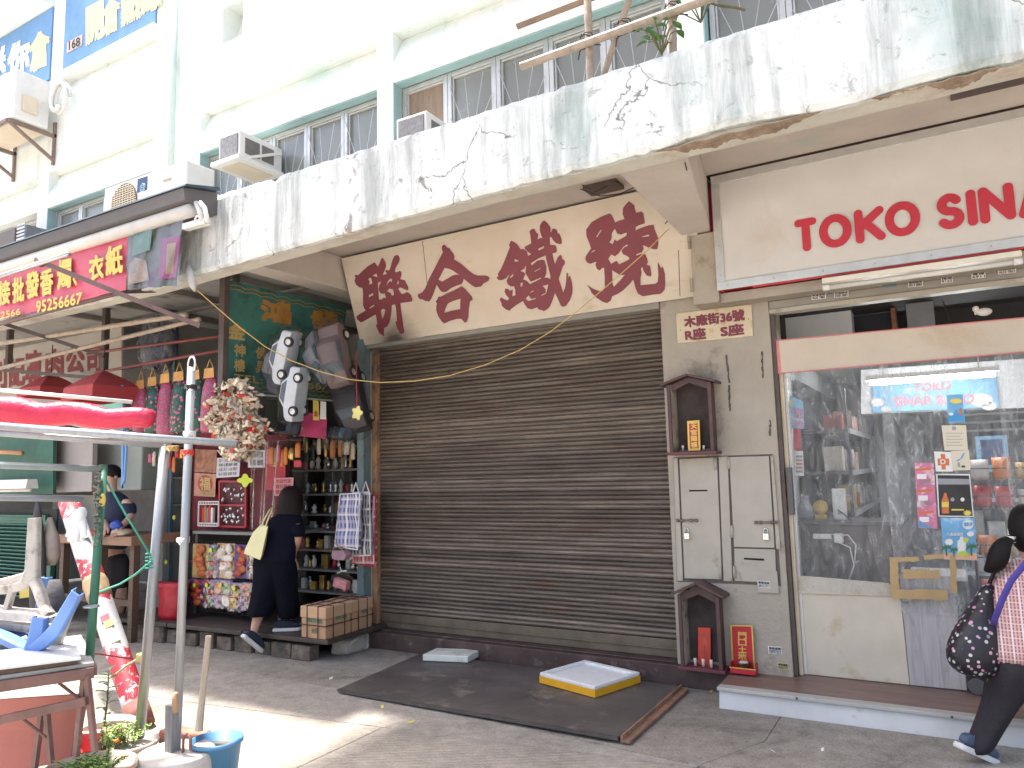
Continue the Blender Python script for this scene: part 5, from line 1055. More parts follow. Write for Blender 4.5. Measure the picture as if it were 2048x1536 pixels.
# arms, bamboo drying poles and red rails under the awning
ARM = mat('brown_arm', (.20, .13, .12), .5, .2, 6, .1, 40)
def stick(name, a, b, r, m, label, cat, sq=False, bam=False, mid=None):
    pts = [a, b] if mid is None else [a, mid, b]
    put(name, bamboo(pts, r) if bam else (MB().bar(a, b, r*2) if sq else MB().tube(pts, r, 8)), m, smooth=not sq, label=label, cat=cat)
put('arm', MB().bar(LS(80, 523, -2.5), LS(400, 652, -1.62), .036), ARM, aw)
put('arm_joint', MB().tube([LS(76, 519, -2.5), LS(84, 528, -2.5)], .03, 8), IRON, aw)
put('arm', MB().bar(LS(-40, 632, -2.05), LS(208, 712, -1.3), .036), PST, aw)
stick('steel_rail', LS(-30, 655, -1.96), LS(238, 585, -1.96), .018, ARM, 'brown steel rail along the lower edge of the red banner', 'rail', sq=True)
stick('steel_rail', LS(236, 584, -1.955), LS(346, 580, -1.5), .016, PST, 'short dark steel rail right of the red banner end', 'rail', sq=True)
stick('steel_tube', LS(-30, 562, -2.52), LS(137, 508, -2.52), .02, STEEL, 'grey steel tube lying along the front of the banner top', 'tube')
stick('bamboo_pole', LS(-30, 692, -1.75), LS(374, 629, -1.45), .024, BAMBOO, 'upper long bamboo pole below the red banner', 'pole', bam=True)
stick('bamboo_pole', LS(-30, 744, -1.55), LS(400, 638, -1.35), .022, BAMBOO, 'lower long bamboo pole rising to the right below the banner', 'pole', bam=True)
RRL = mat('red_rail', (.22, .06, .055), .5, .15, 6, .1)
stick('red_rail', LS(190, 746, -1.1), LS(445, 700, -1.1), .016, RRL, 'lower red rail above the floral bags', 'rail'); stick('red_rail', LS(190, 705, -1.0), LS(445, 672, -1.0), .016, RRL, 'upper red rail above the floral bags', 'rail')
for px, y0, y1, yy, lb in ((208, 595, 745, -.95, 'dark post behind the banner above the big red lampshade'), (17, 640, 735, -.95, 'dark post at the far left below the banner')): 
    a, b = LS(px, y1, yy), LS(px, y0, yy); put('steel_post', MB().box((a.x-.03, yy-.03, a.z), (a.x+.03, yy+.03, b.z)), PST, label=lb, cat='post')
stick('steel_rail', LS(-20, 738, -.97), LS(205, 757, -.97), .02, PST, 'dark rail below the cream shop sign with red characters', 'rail', sq=True)
put('white_rag', MB().tube([LS(376, 525, -1.84), LS(379, 545, -1.86), LS(386, 570, -1.86), LS(390, 583, -1.84)], [.012, .035, .032, .008], 9), mat('grey_cloth', (.56, .55, .52), .9, .15, 8, .4, 20, bdist=.02), smooth=True, label='grey white rag tied at the left end of the parapet', cat='rag')
rp = [LS(394, 580, -1.83)]
rpath = [(394, 580, -1.83), (430, 612, -1.7), (480, 655, -1.5), (530, 693, -1.32), (580, 720, -1.2), (640, 743, -1.1), (700, 759, -1.0), (760, 765, -.92), (830, 762, -.85), (900, 751, -.78), (970, 730, -.72), (1040, 700, -.66), (1100, 664, -.62), (1160, 618, -.58), (1230, 558, -.55), (1290, 505, -.52), (1337, 458, -.50)]
put('rope', MB().tube([LS(*p) for p in rpath], .004, 6), mat('yellow_rope', (.60, .42, .14), .6, .12, 30, .2, 200), smooth=True, label='thin yellow rope sagging across the shop front to the bracket', cat='rope')
for i, pts in enumerate((((1160, 378, -.9), (1200, 392, -.8), (1240, 388, -.6), (1290, 365, -.9), (1330, 330, -1.3)), ((1240, 390, -.6), (1300, 372, -.8), (1340, 335, -1.3)), ((1165, 370, -1.0), (1190, 384, -.9), (1215, 372, -.9)), ((1370, 325, -1.5), (1376, 350, -1.2), (1372, 395, -.6), (1330, 448, -.5)))):
    put('wire', MB().tube([LS(*p) for p in pts], .004, 5), WIRE, smooth=True, label=('black wire drooping along the top of the cream signboard', 'second black wire curling towards the concrete bracket', 'short black wire loop at the soffit lamp', 'thin black wire running down the concrete bracket')[i], cat='wire')
put('soffit_socket', MB().box(at(1165, 372, z=3.745)-Vector((.0, 0, .03)), at(1212, 362, z=3.745)+Vector((.08, .16, 0))), IRON, label='small dark fitting fixed under the soffit by the bracket', cat='fitting')
put('soffit_slot', MB().box((.19, -.81, 3.735), (1.2, -.68, 3.7495)), IRON, label='long dark strip marking a slot in the soffit above the right shop sign', cat='fitting')  # dark box added where the soffit slot lies in shade
# ------------------------------------------------------------------ goods of the left shop
def m_floral(name, base, flower, leaf, sc=26):
    m, N, L, B = nodes(name); mp = coordn(N, L)
    vo = N.new('ShaderNodeTexVoronoi'); vo.inputs['Scale'].default_value = sc; vo.inputs['Randomness'].default_value = .8; L.new(mp.outputs[0], vo.inputs['Vector'])
    n = noise(N, L, mp, sc*1.7, 3, .6)
    c = ramp(N, L, n.outputs['Fac'], [(.45, base), (.55, leaf)]).outputs[0]
    f = ramp(N, L, vo.outputs['Distance'], [(.30, 1.0), (.38, 0.0)]); c = mix(N, L, f.outputs[0], c, flower)
    f = ramp(N, L, vo.outputs['Distance'], [(.07, 1.0), (.11, 0.0)]); c = mix(N, L, f.outputs[0], c, (.85, .55, .62))
    L.new(c, B.inputs['Base Color']); B.inputs['Roughness'].default_value = .35; n2 = noise(N, L, mp, 9, 3); bumpn(N, L, B, n2.outputs['Fac'], .6, .03); return m
PF = m_floral('pink_floral_film', (.48, .03, .14), (.55, .06, .22), (.12, .10, .08), 46); GF = m_floral('green_floral_film', (.015, .10, .065), (.58, .10, .22), (.01, .06, .04), 24)
CORD = mat('tan_cord', (.45, .28, .10), .7, .1, 10, 0); FLAP = mat('orange_card', (.55, .28, .08), .6, .2, 6, .05)
for i, (x0, x1, yt, yb_, mm, nm, yy) in enumerate(((256, 274, 790, 862, GF, 'green', -.95), (273, 297, 776, 865, PF, 'pink', -1.0), (296, 322, 770, 868, GF, 'green', -1.05), (321, 348, 764, 872, PF, 'pink', -1.1), (347, 377, 760, 868, GF, 'green', -1.14), (378, 409, 758, 868, GF, 'green', -1.18), (408, 438, 754, 866, PF, 'pink', -1.22))):
    a, b = LS(x0, yt, yy), LS(x1, yt, yy); zt_, zb_ = a.z, LS((x0+x1)/2, yb_, yy).z; cx = (a.x+b.x)/2; hw = (b.x-a.x)/2
    t = thing('floral_bag', (cx, yy, zb_), ('leftmost green', 'leftmost pink', 'second green', 'second pink', 'third green', 'last green', 'rightmost pink')[i]+' flower patterned paper clothes bag hanging from the red rail', 'bag', 'floral bags hanging in a row')
    rr = random.Random(i)
    put('bag', MB().rings([[(cx+hw*w_*math.cos(k*math.pi/6)*(1+rr.uniform(-.05, .05)), yy+d_*math.sin(k*math.pi/6), zb_+(zt_-zb_)*h) for k in range(12)] for w_, d_, h in ((.92, .05, 0), (1.02, .075, .06), (1.0, .08, .3), (.95, .075, .6), (.92, .06, .8), (.75, .04, .92), (.45, .02, 1.0))]), mm, t, smooth=True)
    zh = LS(x0, yt-32, yy).z
    put('card', MB().prism([(cx-hw*.7, yy-.03, zt_-.02), (cx+hw*.7, yy-.03, zt_-.02), (cx+hw*.6, yy-.03, zt_+.07), (cx-hw*.6, yy-.03, zt_+.07)], (0, .004, 0)), FLAP, t)
    put('handle', MB().tube([(cx-hw*.5, yy-.02, zt_+.06), (cx, yy-.02, zh), (cx+hw*.5, yy-.02, zt_+.06)], .006, 5), CORD, t)
# red lampshades
RCL = mat('red_lampshade_cloth', (.40, .05, .055), .7, .12, 4, .2, 20)
def shade(ap, bl, br, zdrop, yy, label):
    A = LS(*ap, yy); l, r_ = LS(*bl, yy), LS(*br, yy); hw = (r_.x-l.x)/2*.62; cx = (l.x+r_.x)/2; zz = (l.z+r_.z)/2
    t = thing('red_lampshade', (cx, yy, zz-zdrop), label, 'lampshade', 'red lampshades over the meat stall')
    ring = lambda w_, z: [(cx+w_*hw*x, yy+w_*hw*y, z) for x, y in ((1, 1), (1, 0), (1, -1), (0, -1.05), (-1, -1), (-1, 0), (-1, 1), (0, 1.05))]
    put('cloth', MB().rings([ring(.04, A.z), ring(.5, A.z-(A.z-zz)*.42), ring(.97, zz), ring(1.0, zz-zdrop*.5), ring(1.03, zz-zdrop)], caps=False), RCL, t, solid=.004)
    put('hanger', MB().tube([(cx, yy, A.z-.03), (cx, yy, A.z+.35)], .006, 5), WIRE, t)
shade((208, 742), (160, 775), (256, 778), .14, -1.25, 'large red cloth lampshade hanging beside the floral bags'); shade((104, 748), (66, 776), (138, 780), .1, -.9, 'smaller red cloth lampshade hanging further left'); 
# packed paper cars
def toycar(c, dirv, upv, Ln, m, label, wheels=True):
    """paper model car: body, glass band, four wheels; dirv runs tail to nose, upv is the roof side"""
    dv = Vector(dirv).normalized(); uv = Vector(upv); uv = (uv-dv*uv.dot(dv)).normalized(); sv = dv.cross(uv); c = Vector(c)
    t = thing('paper_model_car', c, label, 'paper car', 'packed paper cars hanging by the green board')
    X = lambda x, y, z: c+(dv*x+sv*y+uv*z)*Ln
    prof = [(-.5, -.10), (-.5, .06), (-.46, .10), (-.30, .12), (-.18, .24), (.12, .25), (.27, .13), (.44, .09), (.5, .03), (.5, -.10)]
    put('car_body', MB().prism([X(x, -.19, z) for x, z in prof], sv*.38*Ln), m, t, bevel=.012*Ln/.5)
    for sgn in (-1, 1):
        put('side_window', MB().prism([X(x, sgn*.1925, z) for x, z in ((-.24, .125), (-.15, .215), (.10, .222), (.20, .125))], sv*.002*sgn), TGL, t)
        for wx in (-.31, .30):
            wm = MB().lathe([(0, -.03), (.085, -.03), (.095, -.02), (.095, .02), (.085, .03), (0, .03)], (0, 0, 0), 16)
            M4 = Matrix((dv*Ln, uv*Ln, sv*Ln)).transposed().to_4x4(); M4.translation = X(wx, sgn*.18, -.09)
            wo = put('wheel', wm.xf(M4), RUBBER, t, smooth=False)
            put('rim', MB().lathe([(0, .031), (.055, .031), (.06, .026)], (0, 0, 0), 10).lathe([(0, -.031), (.055, -.031), (.06, -.026)], (0, 0, 0), 10).xf(M4), ALU, wo)
    put('windscreen', MB().prism([X(.135, -.16, .245), X(.265, -.17, .14), X(.265, .17, .14), X(.135, .16, .245)], uv*.004), TGL, t)
    put('wrapper', MB().rings([[X(x, .25*math.cos(k*math.pi/5)*w_, .06+.26*math.sin(k*math.pi/5)*w_) for k in range(10)] for x, w_ in ((-.6, .35), (-.55, .9), (-.2, 1.05), (.2, 1.08), (.54, .9), (.62, .3))], caps=False), WRAP, t, smooth=True)
TGL = mat('car_window_print', (.10, .14, .17), .15, .3, 8, 0); WRAP = plastic_film('wrapping_film', haze=.02, rough=.1, streak=10, fres=.22)
SIL = mat('silver_card', (.64, .68, .72), .35, .12, 5, .05, metal=.2); GRC = mat('grey_card', (.22, .22, .24), .35, .15, 5, .05); MRC = mat('brown_grey_card', (.17, .12, .12), .4, .15, 5, .05); BLC = mat('black_card', (.025, .025, .03), .3, .2, 6, .03)
DN = (.28, -.06, -1); 
toycar(LS(574, 715, -1.05), (-.35, .05, -1), (-1, -.25, .3), .48, SIL, 'silver paper car wrapped in film, the upper of the two pale ones')
toycar(LS(594, 788, -1.02), (-.25, .05, -1), (-1, -.25, .25), .48, SIL, 'silver paper car wrapped in film, the lower of the two pale ones')
toycar(LS(640, 715, -.9), (.45, .1, -1), (-.3, -1, -.1), .46, GRC, 'dark grey paper car hanging nose down between the pale ones and the brown one')
toycar(LS(672, 712, -.85), (.15, .1, -1), (.15, -1, .1), .56, MRC, 'brown grey paper car showing its roof beside the signboard')
toycar(LS(560, 735, -.95), (-.3, .05, -1), (-.2, -1, .1), .5, GRC, 'grey paper car half hidden behind the upper silver car')
toycar(LS(705, 800, -.5), (.2, .1, -1), (.2, -1, .1), .62, BLC, 'large black paper car hanging next to the blue grey post'); toycar(LS(575, 858, -.75), (1, .2, -.1), (-.1, -1, .3), .26, BLC, 'small black paper car below the silver ones'); toycar(LS(680, 868, -.55), (1, .2, -.1), (-.1, -1, .3), .26, BLC, 'small black paper car below the large black one')
c = LS(714, 826, -.75); fl = MB()
for k in range(5): fl.lathe([(0, 0), (.028, 0), (.028, .004), (0, .004)], (0, 0, 0), 10)
put('flower_tag', MB().prism([c+Vector((.055*math.cos(a*math.pi/15)*(1+.22*math.cos(a*5*math.pi/15)), 0, .055*math.sin(a*math.pi/15)*(1+.22*math.cos(a*5*math.pi/15)))) for a in range(30)], (0, .004, 0)), mat('yellow_tag', (.72, .66, .22), .5), label='pale yellow flower shaped price tag by the large black paper car', cat='price tag')
put('red_string', MB().tube([LS(712, 700, -.74), LS(713, 760, -.74), LS(714, 845, -.74)], .004, 5), RED, label='red string holding the yellow flower tag', cat='string')
# bag of folded paper ingots
c = LS(478, 852, -1.15); t = thing('ingot_bag', c, 'big clear bag of folded cream paper ingots hanging by the floral bags', 'bag')
rr = random.Random(4); mb = MB(); mo = MB(); axs = [(478, 800, 44, 40), (472, 835, 42, 36), (490, 862, 45, 34), (485, 893, 22, 26)]
for k in range(1000):
    ax = rr.choice(axs); a = rr.uniform(0, 6.28); q_ = math.sqrt(rr.random()); p = LS(ax[0]+ax[2]*q_*math.cos(a), ax[1]+ax[3]*q_*math.sin(a), -1.15); p.y += rr.uniform(-.16, .06)
    Rm = Matrix.Rotation(rr.uniform(0, 6.28), 4, Vector((rr.uniform(-1, 1), rr.uniform(-1, 1), rr.uniform(-1, 1))).normalized()); s = rr.uniform(.024, .038)
    tgt = mo if rr.random() < .08 else mb
    tgt.add([p+(Rm @ Vector(v))*s for v in ((-1, -.5, 0), (1, -.5, 0), (.6, .1, .5), (-.6, .1, .5), (-1, .5, -.1), (1, .5, -.1))], [(0, 1, 2, 3), (3, 2, 5, 4), (0, 3, 4), (1, 5, 2)])
put('ingots', mb, mat('cream_paper', (.80, .68, .52), .7, .2, 30, .1), t, kind='stuff'); put('red_ingots', mo, ORED, t, kind='stuff')
put('film', MB().blob(LS(476, 826, -1.18), (.27, .18, .24), 14, 9, .02, rr).blob(LS(487, 872, -1.18), (.25, .16, .22), 14, 9, .02, rr), WRAP, t, smooth=True, kind='stuff')
# display wall: papers, posters, racks
def paper(name, pts, y, m, label, cat='paper', txt=None, tm=None, bold=.02, th=.002):
    t = thing(name, LS(*pts[0], y), label, cat); plate('sheet', pts, y, th, m, t)
    if txt:
        bl, br, tr, tl = pts; ip = lambda u, v: tuple((bl[k]*(1-u)+br[k]*u)*(1-v)+(tl[k]*(1-u)+tr[k]*u)*v for k in (0, 1))
        for i, ln in enumerate(txt):
            n = len(txt); v0 = 1-(i+.9)/n*.9-.03; v1 = 1-(i+.15)/n*.9-.03
            words(ln, [ip(.1, v0), ip(.9, v0), ip(.9, v1), ip(.1, v1)], y-.001, tm or INK, t, bold)
    return t
YD = -.35
put('display_board', MB().prism([LS(383, 1060, YD+.06), LS(575, 1062, YD+.06), LS(575, 870, YD+.06), LS(383, 868, YD+.06)], (0, .03, 0)), mat('deep_red_cloth', (.16, .02, .03), .8, .3, 6, .1), label='deep red display board behind the papers and posters', cat='board')
FUR = mat('fortune_red', (.42, .05, .04), .5, .2, 10, .05)
t = paper('fortune_poster', [(388, 992), (430, 994), (432, 948), (389, 946)], YD, mat('beige_red_poster', (.50, .24, .17), .5, .3, 14, .05), 'red and beige fortune poster with a large gold character', 'poster'); plate('red_field', disc(410, 967, 15, 17, 20), YD-.002, .001, FUR, t); words('福', [(400, 980), (421, 981), (421, 955), (400, 954)], YD-.0035, YGL, t, .03, 'character'); words('一帆風順', [(393, 990), (426, 991), (426, 983), (393, 982)], YD-.0035, YGL, t, .03)
t = paper('figure_poster', [(389, 944), (432, 946), (434, 900), (390, 898)], YD, mat('brown_red_poster', (.34, .14, .08), .5, .45, 16, .05), 'brown red picture poster above the fortune poster', 'poster')
paper('schedule_sheet', [(432, 956), (478, 953), (481, 913), (434, 916)], YD-.1, mat('lilac_white_paper', (.58, .57, .62), .6, .06, 6, .04), 'white schedule sheet with fine writing above the red rack', 'paper', ['初一 十五 開光 擇日', '拜神 化寶 酬神 還願', '太歲 添丁 入伙 開市', '各式 紙紮 金銀 衣紙'], INK, 0)
paper('schedule_sheet', [(496, 935), (530, 935), (530, 900), (496, 900)], YD-.06, mat('lilac_white_paper', (.5, .5, .5)), 'second white sheet higher up right of the schedule', 'paper', ['金銀 元寶', '香燭 蠟燭'], INK, 0)
paper('red_sheet', [(531, 980), (570, 980), (571, 908), (530, 908)], YD-.05, mat('bright_red_paper', (.48, .03, .06), .6, .1, 5, .04), 'plain bright red paper sheet hanging above the bending woman', 'paper', ['聚寶', '招財', '進寶'], FUR, .02)
paper('pink_note', [(548, 992), (585, 990), (587, 955), (548, 956)], YD-.08, mat('pink_paper', (.60, .27, .30), .6, .08, 5, .04), 'pink handwritten note beside the head of the bending woman', 'paper', ['本店代客', '擇日開光', '歡迎查詢'], FUR, .02)
paper('red_card', [(588, 934), (602, 934), (602, 921), (588, 921)], YD-.06, RED, 'tiny red card hanging right of the red sheet', 'card')
LIME = mat('lime_tag', (.60, .68, .05), .5, .05, 6, 0)
for k, (px, py) in enumerate(((485, 958), (492, 953), (491, 966), (498, 961))): pass
put('lime_tags', MB().prism([LS(490+13*math.cos(a*math.pi/16)*(1+.25*math.cos(a*math.pi/4)), 961+11*math.sin(a*math.pi/16)*(1+.25*math.cos(a*math.pi/4)), YD-.12) for a in range(32)], (0, .004, 0)), LIME, label='lime green clover shaped price tag under the schedule sheet', cat='price tag')
rk = thing('red_rack', LS(468, 1050, YD-.02), 'red jewellery rack with small hanging trinkets', 'rack')
for a, b in (((440, 1052), (440, 962)), ((492, 1054), (492, 962)), ((440, 963), (492, 963)), ((440, 1010), (492, 1011)), ((440, 1052), (492, 1054))): put('rail', MB().bar(LS(*a, YD-.03), LS(*b, YD-.03), .025, .02), mat('red_rack_paint', (.36, .02, .035), .4, .1, 6, .03), rk)
put('rack_panel', MB().prism([LS(442, 1052, YD), LS(490, 1053, YD), LS(490, 963, YD), LS(442, 963, YD)], (0, .004, 0)), mat('dark_red_panel', (.10, .012, .02), .5, .3, 20, .1), rk)
tr_ = MB(); rr = random.Random(9)
SPK = mat('silver_trinket', (.62, .60, .56), .22, .35, 40, .1, metal=.85); GLD = mat('gilt_trinket', (.55, .38, .14), .28, .35, 40, .1, metal=.8)
for k in range(46): tr_.blob(LS(rr.uniform(443, 489), rr.choice((980, 990, 1000, 1020, 1032, 1042))+rr.uniform(-3, 3), YD-.04), (.012, .012, .018), 6, 4)
put('trinkets', tr_, SPK, rk, kind='stuff')
bk = thing('white_basket', LS(417, 1052, YD-.08), 'white plastic lattice basket of candle packets', 'basket')
zb_, zt_ = LS(417, 1052, YD-.08).z, LS(417, 1003, YD-.08).z; xl, xr = LS(397, 1030, YD-.08).x, LS(437, 1030, YD-.08).x
for z in (zb_, zb_+.03, zt_-.03, zt_): put('basket_rim', MB().bar((xl, YD-.08, z), (xr, YD-.08, z), .012, .008), WHITEP, bk)
for k in range(13): put('basket_slat', MB().bar((xl+(xr-xl)*k/12, YD-.08, zb_), (xl+(xr-xl)*k/12, YD-.08, zb_+.03), .006), WHITEP, bk); put('basket_slat', MB().bar((xl+(xr-xl)*k/12, YD-.08, zt_-.03), (xl+(xr-xl)*k/12, YD-.08, zt_), .006), WHITEP, bk)
for x in (xl, xr): put('basket_post', MB().bar((x, YD-.08, zb_), (x, YD-.08, zt_), .01), WHITEP, bk)
for k, m_ in enumerate((ORED, mat('amber_pack', (.5, .2, .06), .4), GRC, ORED, WHITEP)): put('candle_packet', MB().box((xl+.015+k*.036, YD-.05, zb_+.01), (xl+.045+k*.036, YD-.02, zb_+.19+.02*(k % 2))), m_, label='%s candle packet in the white lattice basket, number %s from the left' % (('orange red', 'amber', 'grey', 'orange red', 'white')[k], ('one', 'two', 'three', 'four', 'five')[k]), cat='packet', group='candle packets in the basket', bevel=.003)
# counter shelf and the package racks below
sh_ = thing('display_table', LS(470, 1200, -.42), 'grey edged display table behind the rack of food shaped packages', 'table')
za = LS(470, 1064, -.45).z; xl, xr = LS(385, 1064, -.45).x, LS(560, 1064, -.45).x
put('top', MB().box((xl, -.45, za-.03), (xr, .3, za)), mat('grey_shelf_edge', (.22, .22, .21), .5, .15, 5, .05), sh_, bevel=.003)
for x in (xl+.03, xr-.03): put('leg', MB().box((x-.02, -.42, .206), (x+.02, -.38, za-.031)), PST, sh_)
gr = thing('grid_rack', LS(450, 1222, -.5), 'black wire grid rack holding two rows of wrapped packages', 'rack'); mb = MB(); x0, x1 = LS(378, 1150, -.5).x, LS(520, 1150, -.5).x; z0, z1 = LS(450, 1226, -.5).z, LS(450, 1085, -.5).z
for k in range(23): put('wire', MB().tube([(x0+(x1-x0)*k/22, -.50, z0), (x0+(x1-x0)*k/22, -.44, z1)], .003, 4), WIRE, gr)
for k in range(10): put('wire', MB().tube([(x0, -.503+.06*k/9, z0+(z1-z0)*k/9), (x1, -.503+.06*k/9, z0+(z1-z0)*k/9)], .003, 4), WIRE, gr)
put('foot', MB().tube([(x0, -.5, z0), (x0, -.5, .206)], .006, 5), WIRE, gr); put('foot', MB().tube([(x1, -.5, z0), (x1, -.5, .206)], .006, 5), WIRE, gr)
PUR = mat('purple_tray', (.10, .04, .22), .4, .1, 6, .03); GTR = mat('gold_tray', (.42, .27, .08), .35, .15, 9, .03, metal=.3)
FD = [mat('food_%d' % i, c, .4, .25, 18, .2, 25) for i, c in enumerate(((.55, .14, .03), (.45, .04, .06), (.60, .48, .40), (.52, .07, .03), (.50, .30, .03), (.24, .08, .04), (.16, .06, .20), (.10, .24, .08), (.70, .66, .60)))]
PKG = [(386, 416, 1087, 1158, GTR, (0,), 'orange crab shaped'), (418, 436, 1089, 1156, PUR, (1, 7), 'crimson'), (434, 469, 1086, 1158, GTR, (2, 8), 'white and pink shell'), (469, 497, 1089, 1158, PUR, (3, 0), 'bright red lobster'), (499, 514, 1100, 1158, GTR, (8, 2), 'white rimmed'),
       (381, 409, 1158, 1212, PUR, (0, 3), 'orange prawn'), (408, 430, 1158, 1216, PUR, (7, 1), 'green and pink'), (430, 464, 1158, 1218, PUR, (8, 6, 7, 0), 'four bowl'), (461, 487, 1164, 1224, PUR, (4,), 'yellow chicken'), (486, 513, 1164, 1222, PUR, (5, 0), 'brown roast')]
for i, (a, b, c_, d_, tm, fs, nm) in enumerate(PKG):
    yy = -.52-.012*(i % 2)-(.03 if i > 4 else 0); p, q_ = LS(a, c_, yy), LS(b, d_, yy); cx = (p.x+q_.x)/2; w_ = q_.x-p.x; h_ = p.z-q_.z
    t = thing('food_package', (cx, yy, q_.z), nm+' paper food package in the %s row of the wire rack' % ('upper' if i < 5 else 'lower'), 'package', 'wrapped paper food packages')
    put('tray', MB().box((p.x, yy, q_.z), (q_.x, yy+.02, p.z)), tm, t, bevel=.004)
    rr = random.Random(i)
    if nm == 'four bowl':
        for k in range(4): put('bowl', MB().lathe([(0, 0), (w_*.2, 0), (w_*.22, .02), (w_*.19, .02), (0, .012)], (0, 0, 0), 16).xf(Matrix.Translation((cx+(-.22 if k % 2 else .22)*w_, yy-.002, q_.z+h_*(.3 if k < 2 else .7))) @ Matrix.Rotation(R(90), 4, 'X')), FD[fs[k]], t, smooth=True)
    else:
        for k in range(6): put('food_piece', MB().blob((cx+rr.uniform(-.25, .25)*w_, yy-.012, q_.z+h_*(.15+.7*k/5)), (w_*rr.uniform(.16, .34), .022, h_*rr.uniform(.08, .16)), 9, 6, .004, rr), FD[fs[k % len(fs)]], t, smooth=True)
    put('film', MB().sheet(lambda u, v: (p.x+w_*u, yy-.034-.006*math.sin(u*9+i)*math.sin(v*13), q_.z+h_*v), 8, 12), WRAP, t, smooth=True)
    if i in (1, 5, 6, 7, 8): put('price_tag', MB().lathe([(0, 0), (.022, 0), (.022, .003), (0, .003)], (0, 0, 0), 14).xf(Matrix.Translation((cx+.01, yy-.045, p.z-.05)) @ Matrix.Rotation(R(90), 4, 'X')), LIME, t)
    put('red_tie', MB().tube([(p.x, yy-.04, q_.z+h_*.5), (q_.x, yy-.04, q_.z+h_*.48)], .0025, 4), RED, t)
put('red_sack', MB().rings([[(LS(346, 1190, -.7).x+w_*math.cos(k*math.pi/6)*(1+.08*math.sin(k*3+w_*9)), -.7+w_*.6*math.sin(k*math.pi/6), .206+z) for k in range(12)] for w_, z in ((.16, 0), (.19, .05), (.18, .2), (.20, .32), (.215, .36))]), mat('red_plastic_sack', (.42, .015, .03), .4, .15, 5, .5, 8, bdist=.03), smooth=True, label='red plastic sack standing on the platform left of the packages', cat='sack')
# stacked dark goods on shelves at the far left of the shop
ds = thing('dark_shelf', LS(355, 1200, -.3), 'dark shelf of wrapped goods left of the display board', 'shelf')
for z in (1.02, 1.32, 1.62, 1.92): put('shelf_board', MB().box((-7.64, -.30, z), (LS(383, 1000, -.3).x, .2, z+.02)), PLK, ds)
put('shelf_post', MB().box((-7.64, -.32, .2), (-7.59, -.28, 3.4)), mat('blue_grey_upright', (.10, .14, .17), .6, .2, 5, .1), ds); put('shelf_post', MB().box((LS(383, 1000, -.3).x-.04, -.32, .2), (LS(383, 1000, -.3).x, -.28, 2.6)), PST, ds)
GW = mat('wrapped_dark', (.07, .07, .07), .3, .5, 14, .3, 25); GW2 = mat('wrapped_brown', (.20, .13, .09), .35, .5, 14, .3, 25); GW3 = mat('wrapped_grey', (.30, .30, .29), .3, .4, 14, .3, 25)
x0, x1 = -7.5, LS(378, 1000, -.3).x-.05
for k, z in enumerate((.70, 1.041, 1.341, 1.641)):
    for i in range(4):
        cx = x0+(x1-x0)*(i+.5)/4; rr = random.Random(k*7+i); m_ = (GW, GW2, GW3)[(k+i*2) % 3]
        put('wrapped_parcel', MB().blob((cx, -.15, z+.1), (.09, .09, .1), 9, 6, .012, rr), m_, smooth=True, label='%s wrapped parcel, %s from the left on the %s dark shelf' % (('black', 'brown', 'grey')[(k+i*2) % 3], ('first', 'second', 'third', 'fourth')[i], ('floor level below the', 'lowest', 'second', 'third')[k]), cat='parcel', group='wrapped parcels on the dark shelf')
for i, (px, py) in enumerate(((348, 1035), (332, 1124))): put('lime_tag', MB().lathe([(0, 0), (.025, 0), (.025, .003), (0, .003)], (0, 0, 0), 14).xf(Matrix.Translation(LS(px, py, -.42)) @ Matrix.Rotation(R(90), 4, 'X')), LIME, label='round lime price tag on the %s wrapped parcels' % ('upper', 'lower')[i], cat='price tag')
# right part: glass-edged shelves crowded with small ornaments
os_ = thing('ornament_shelves', LS(660, 1180, .25), 'dark shelves crowded with small silver and gilt ornaments right of the woman', 'shelf')
xl, xr = LS(596, 1000, .2).x, -5.02
SZ = [LS(660, p, .1).z for p in (1185, 1140, 1100, 1062, 1028, 987, 938, 893)]
put('back', MB().box((xl-.3, .62, .206), (xr, .65, 2.6)), DARK, os_)
put('upright', MB().box((xl-.03, .1, .206), (xl, .6, 2.5)), PLK, os_)
for z in SZ: put('shelf_board', MB().box((xl+.001, .1, z-.02), (xr, .61, z)), mat('grey_edge_shelf', (.20, .20, .19), .4, .15, 6, .03), os_, bevel=.002)
rr = random.Random(21)
PNKO = mat('pink_ornament', (.55, .20, .24), .4, .2, 12, .05); GRNO = mat('green_ornament', (.05, .30, .12), .35, .2, 12, .05); WHO = mat('white_ornament', (.66, .64, .60), .3, .1, 12, .03); REDO = mat('red_ornament', (.40, .03, .04), .35, .2, 12, .03); BLKO = mat('dark_ornament', (.05, .045, .04), .3, .3, 12, .05)
ON = [(SPK, 'silver'), (GLD, 'gilt'), (WHO, 'white'), (PNKO, 'pink'), (REDO, 'red'), (GRNO, 'green')]+[(SPK, 'silver'), (GLD, 'gilt'), (WHO, 'white')]*3
lv = ('bottom', 'second', 'third', 'counter height', 'fifth', 'sixth', 'seventh', 'top')
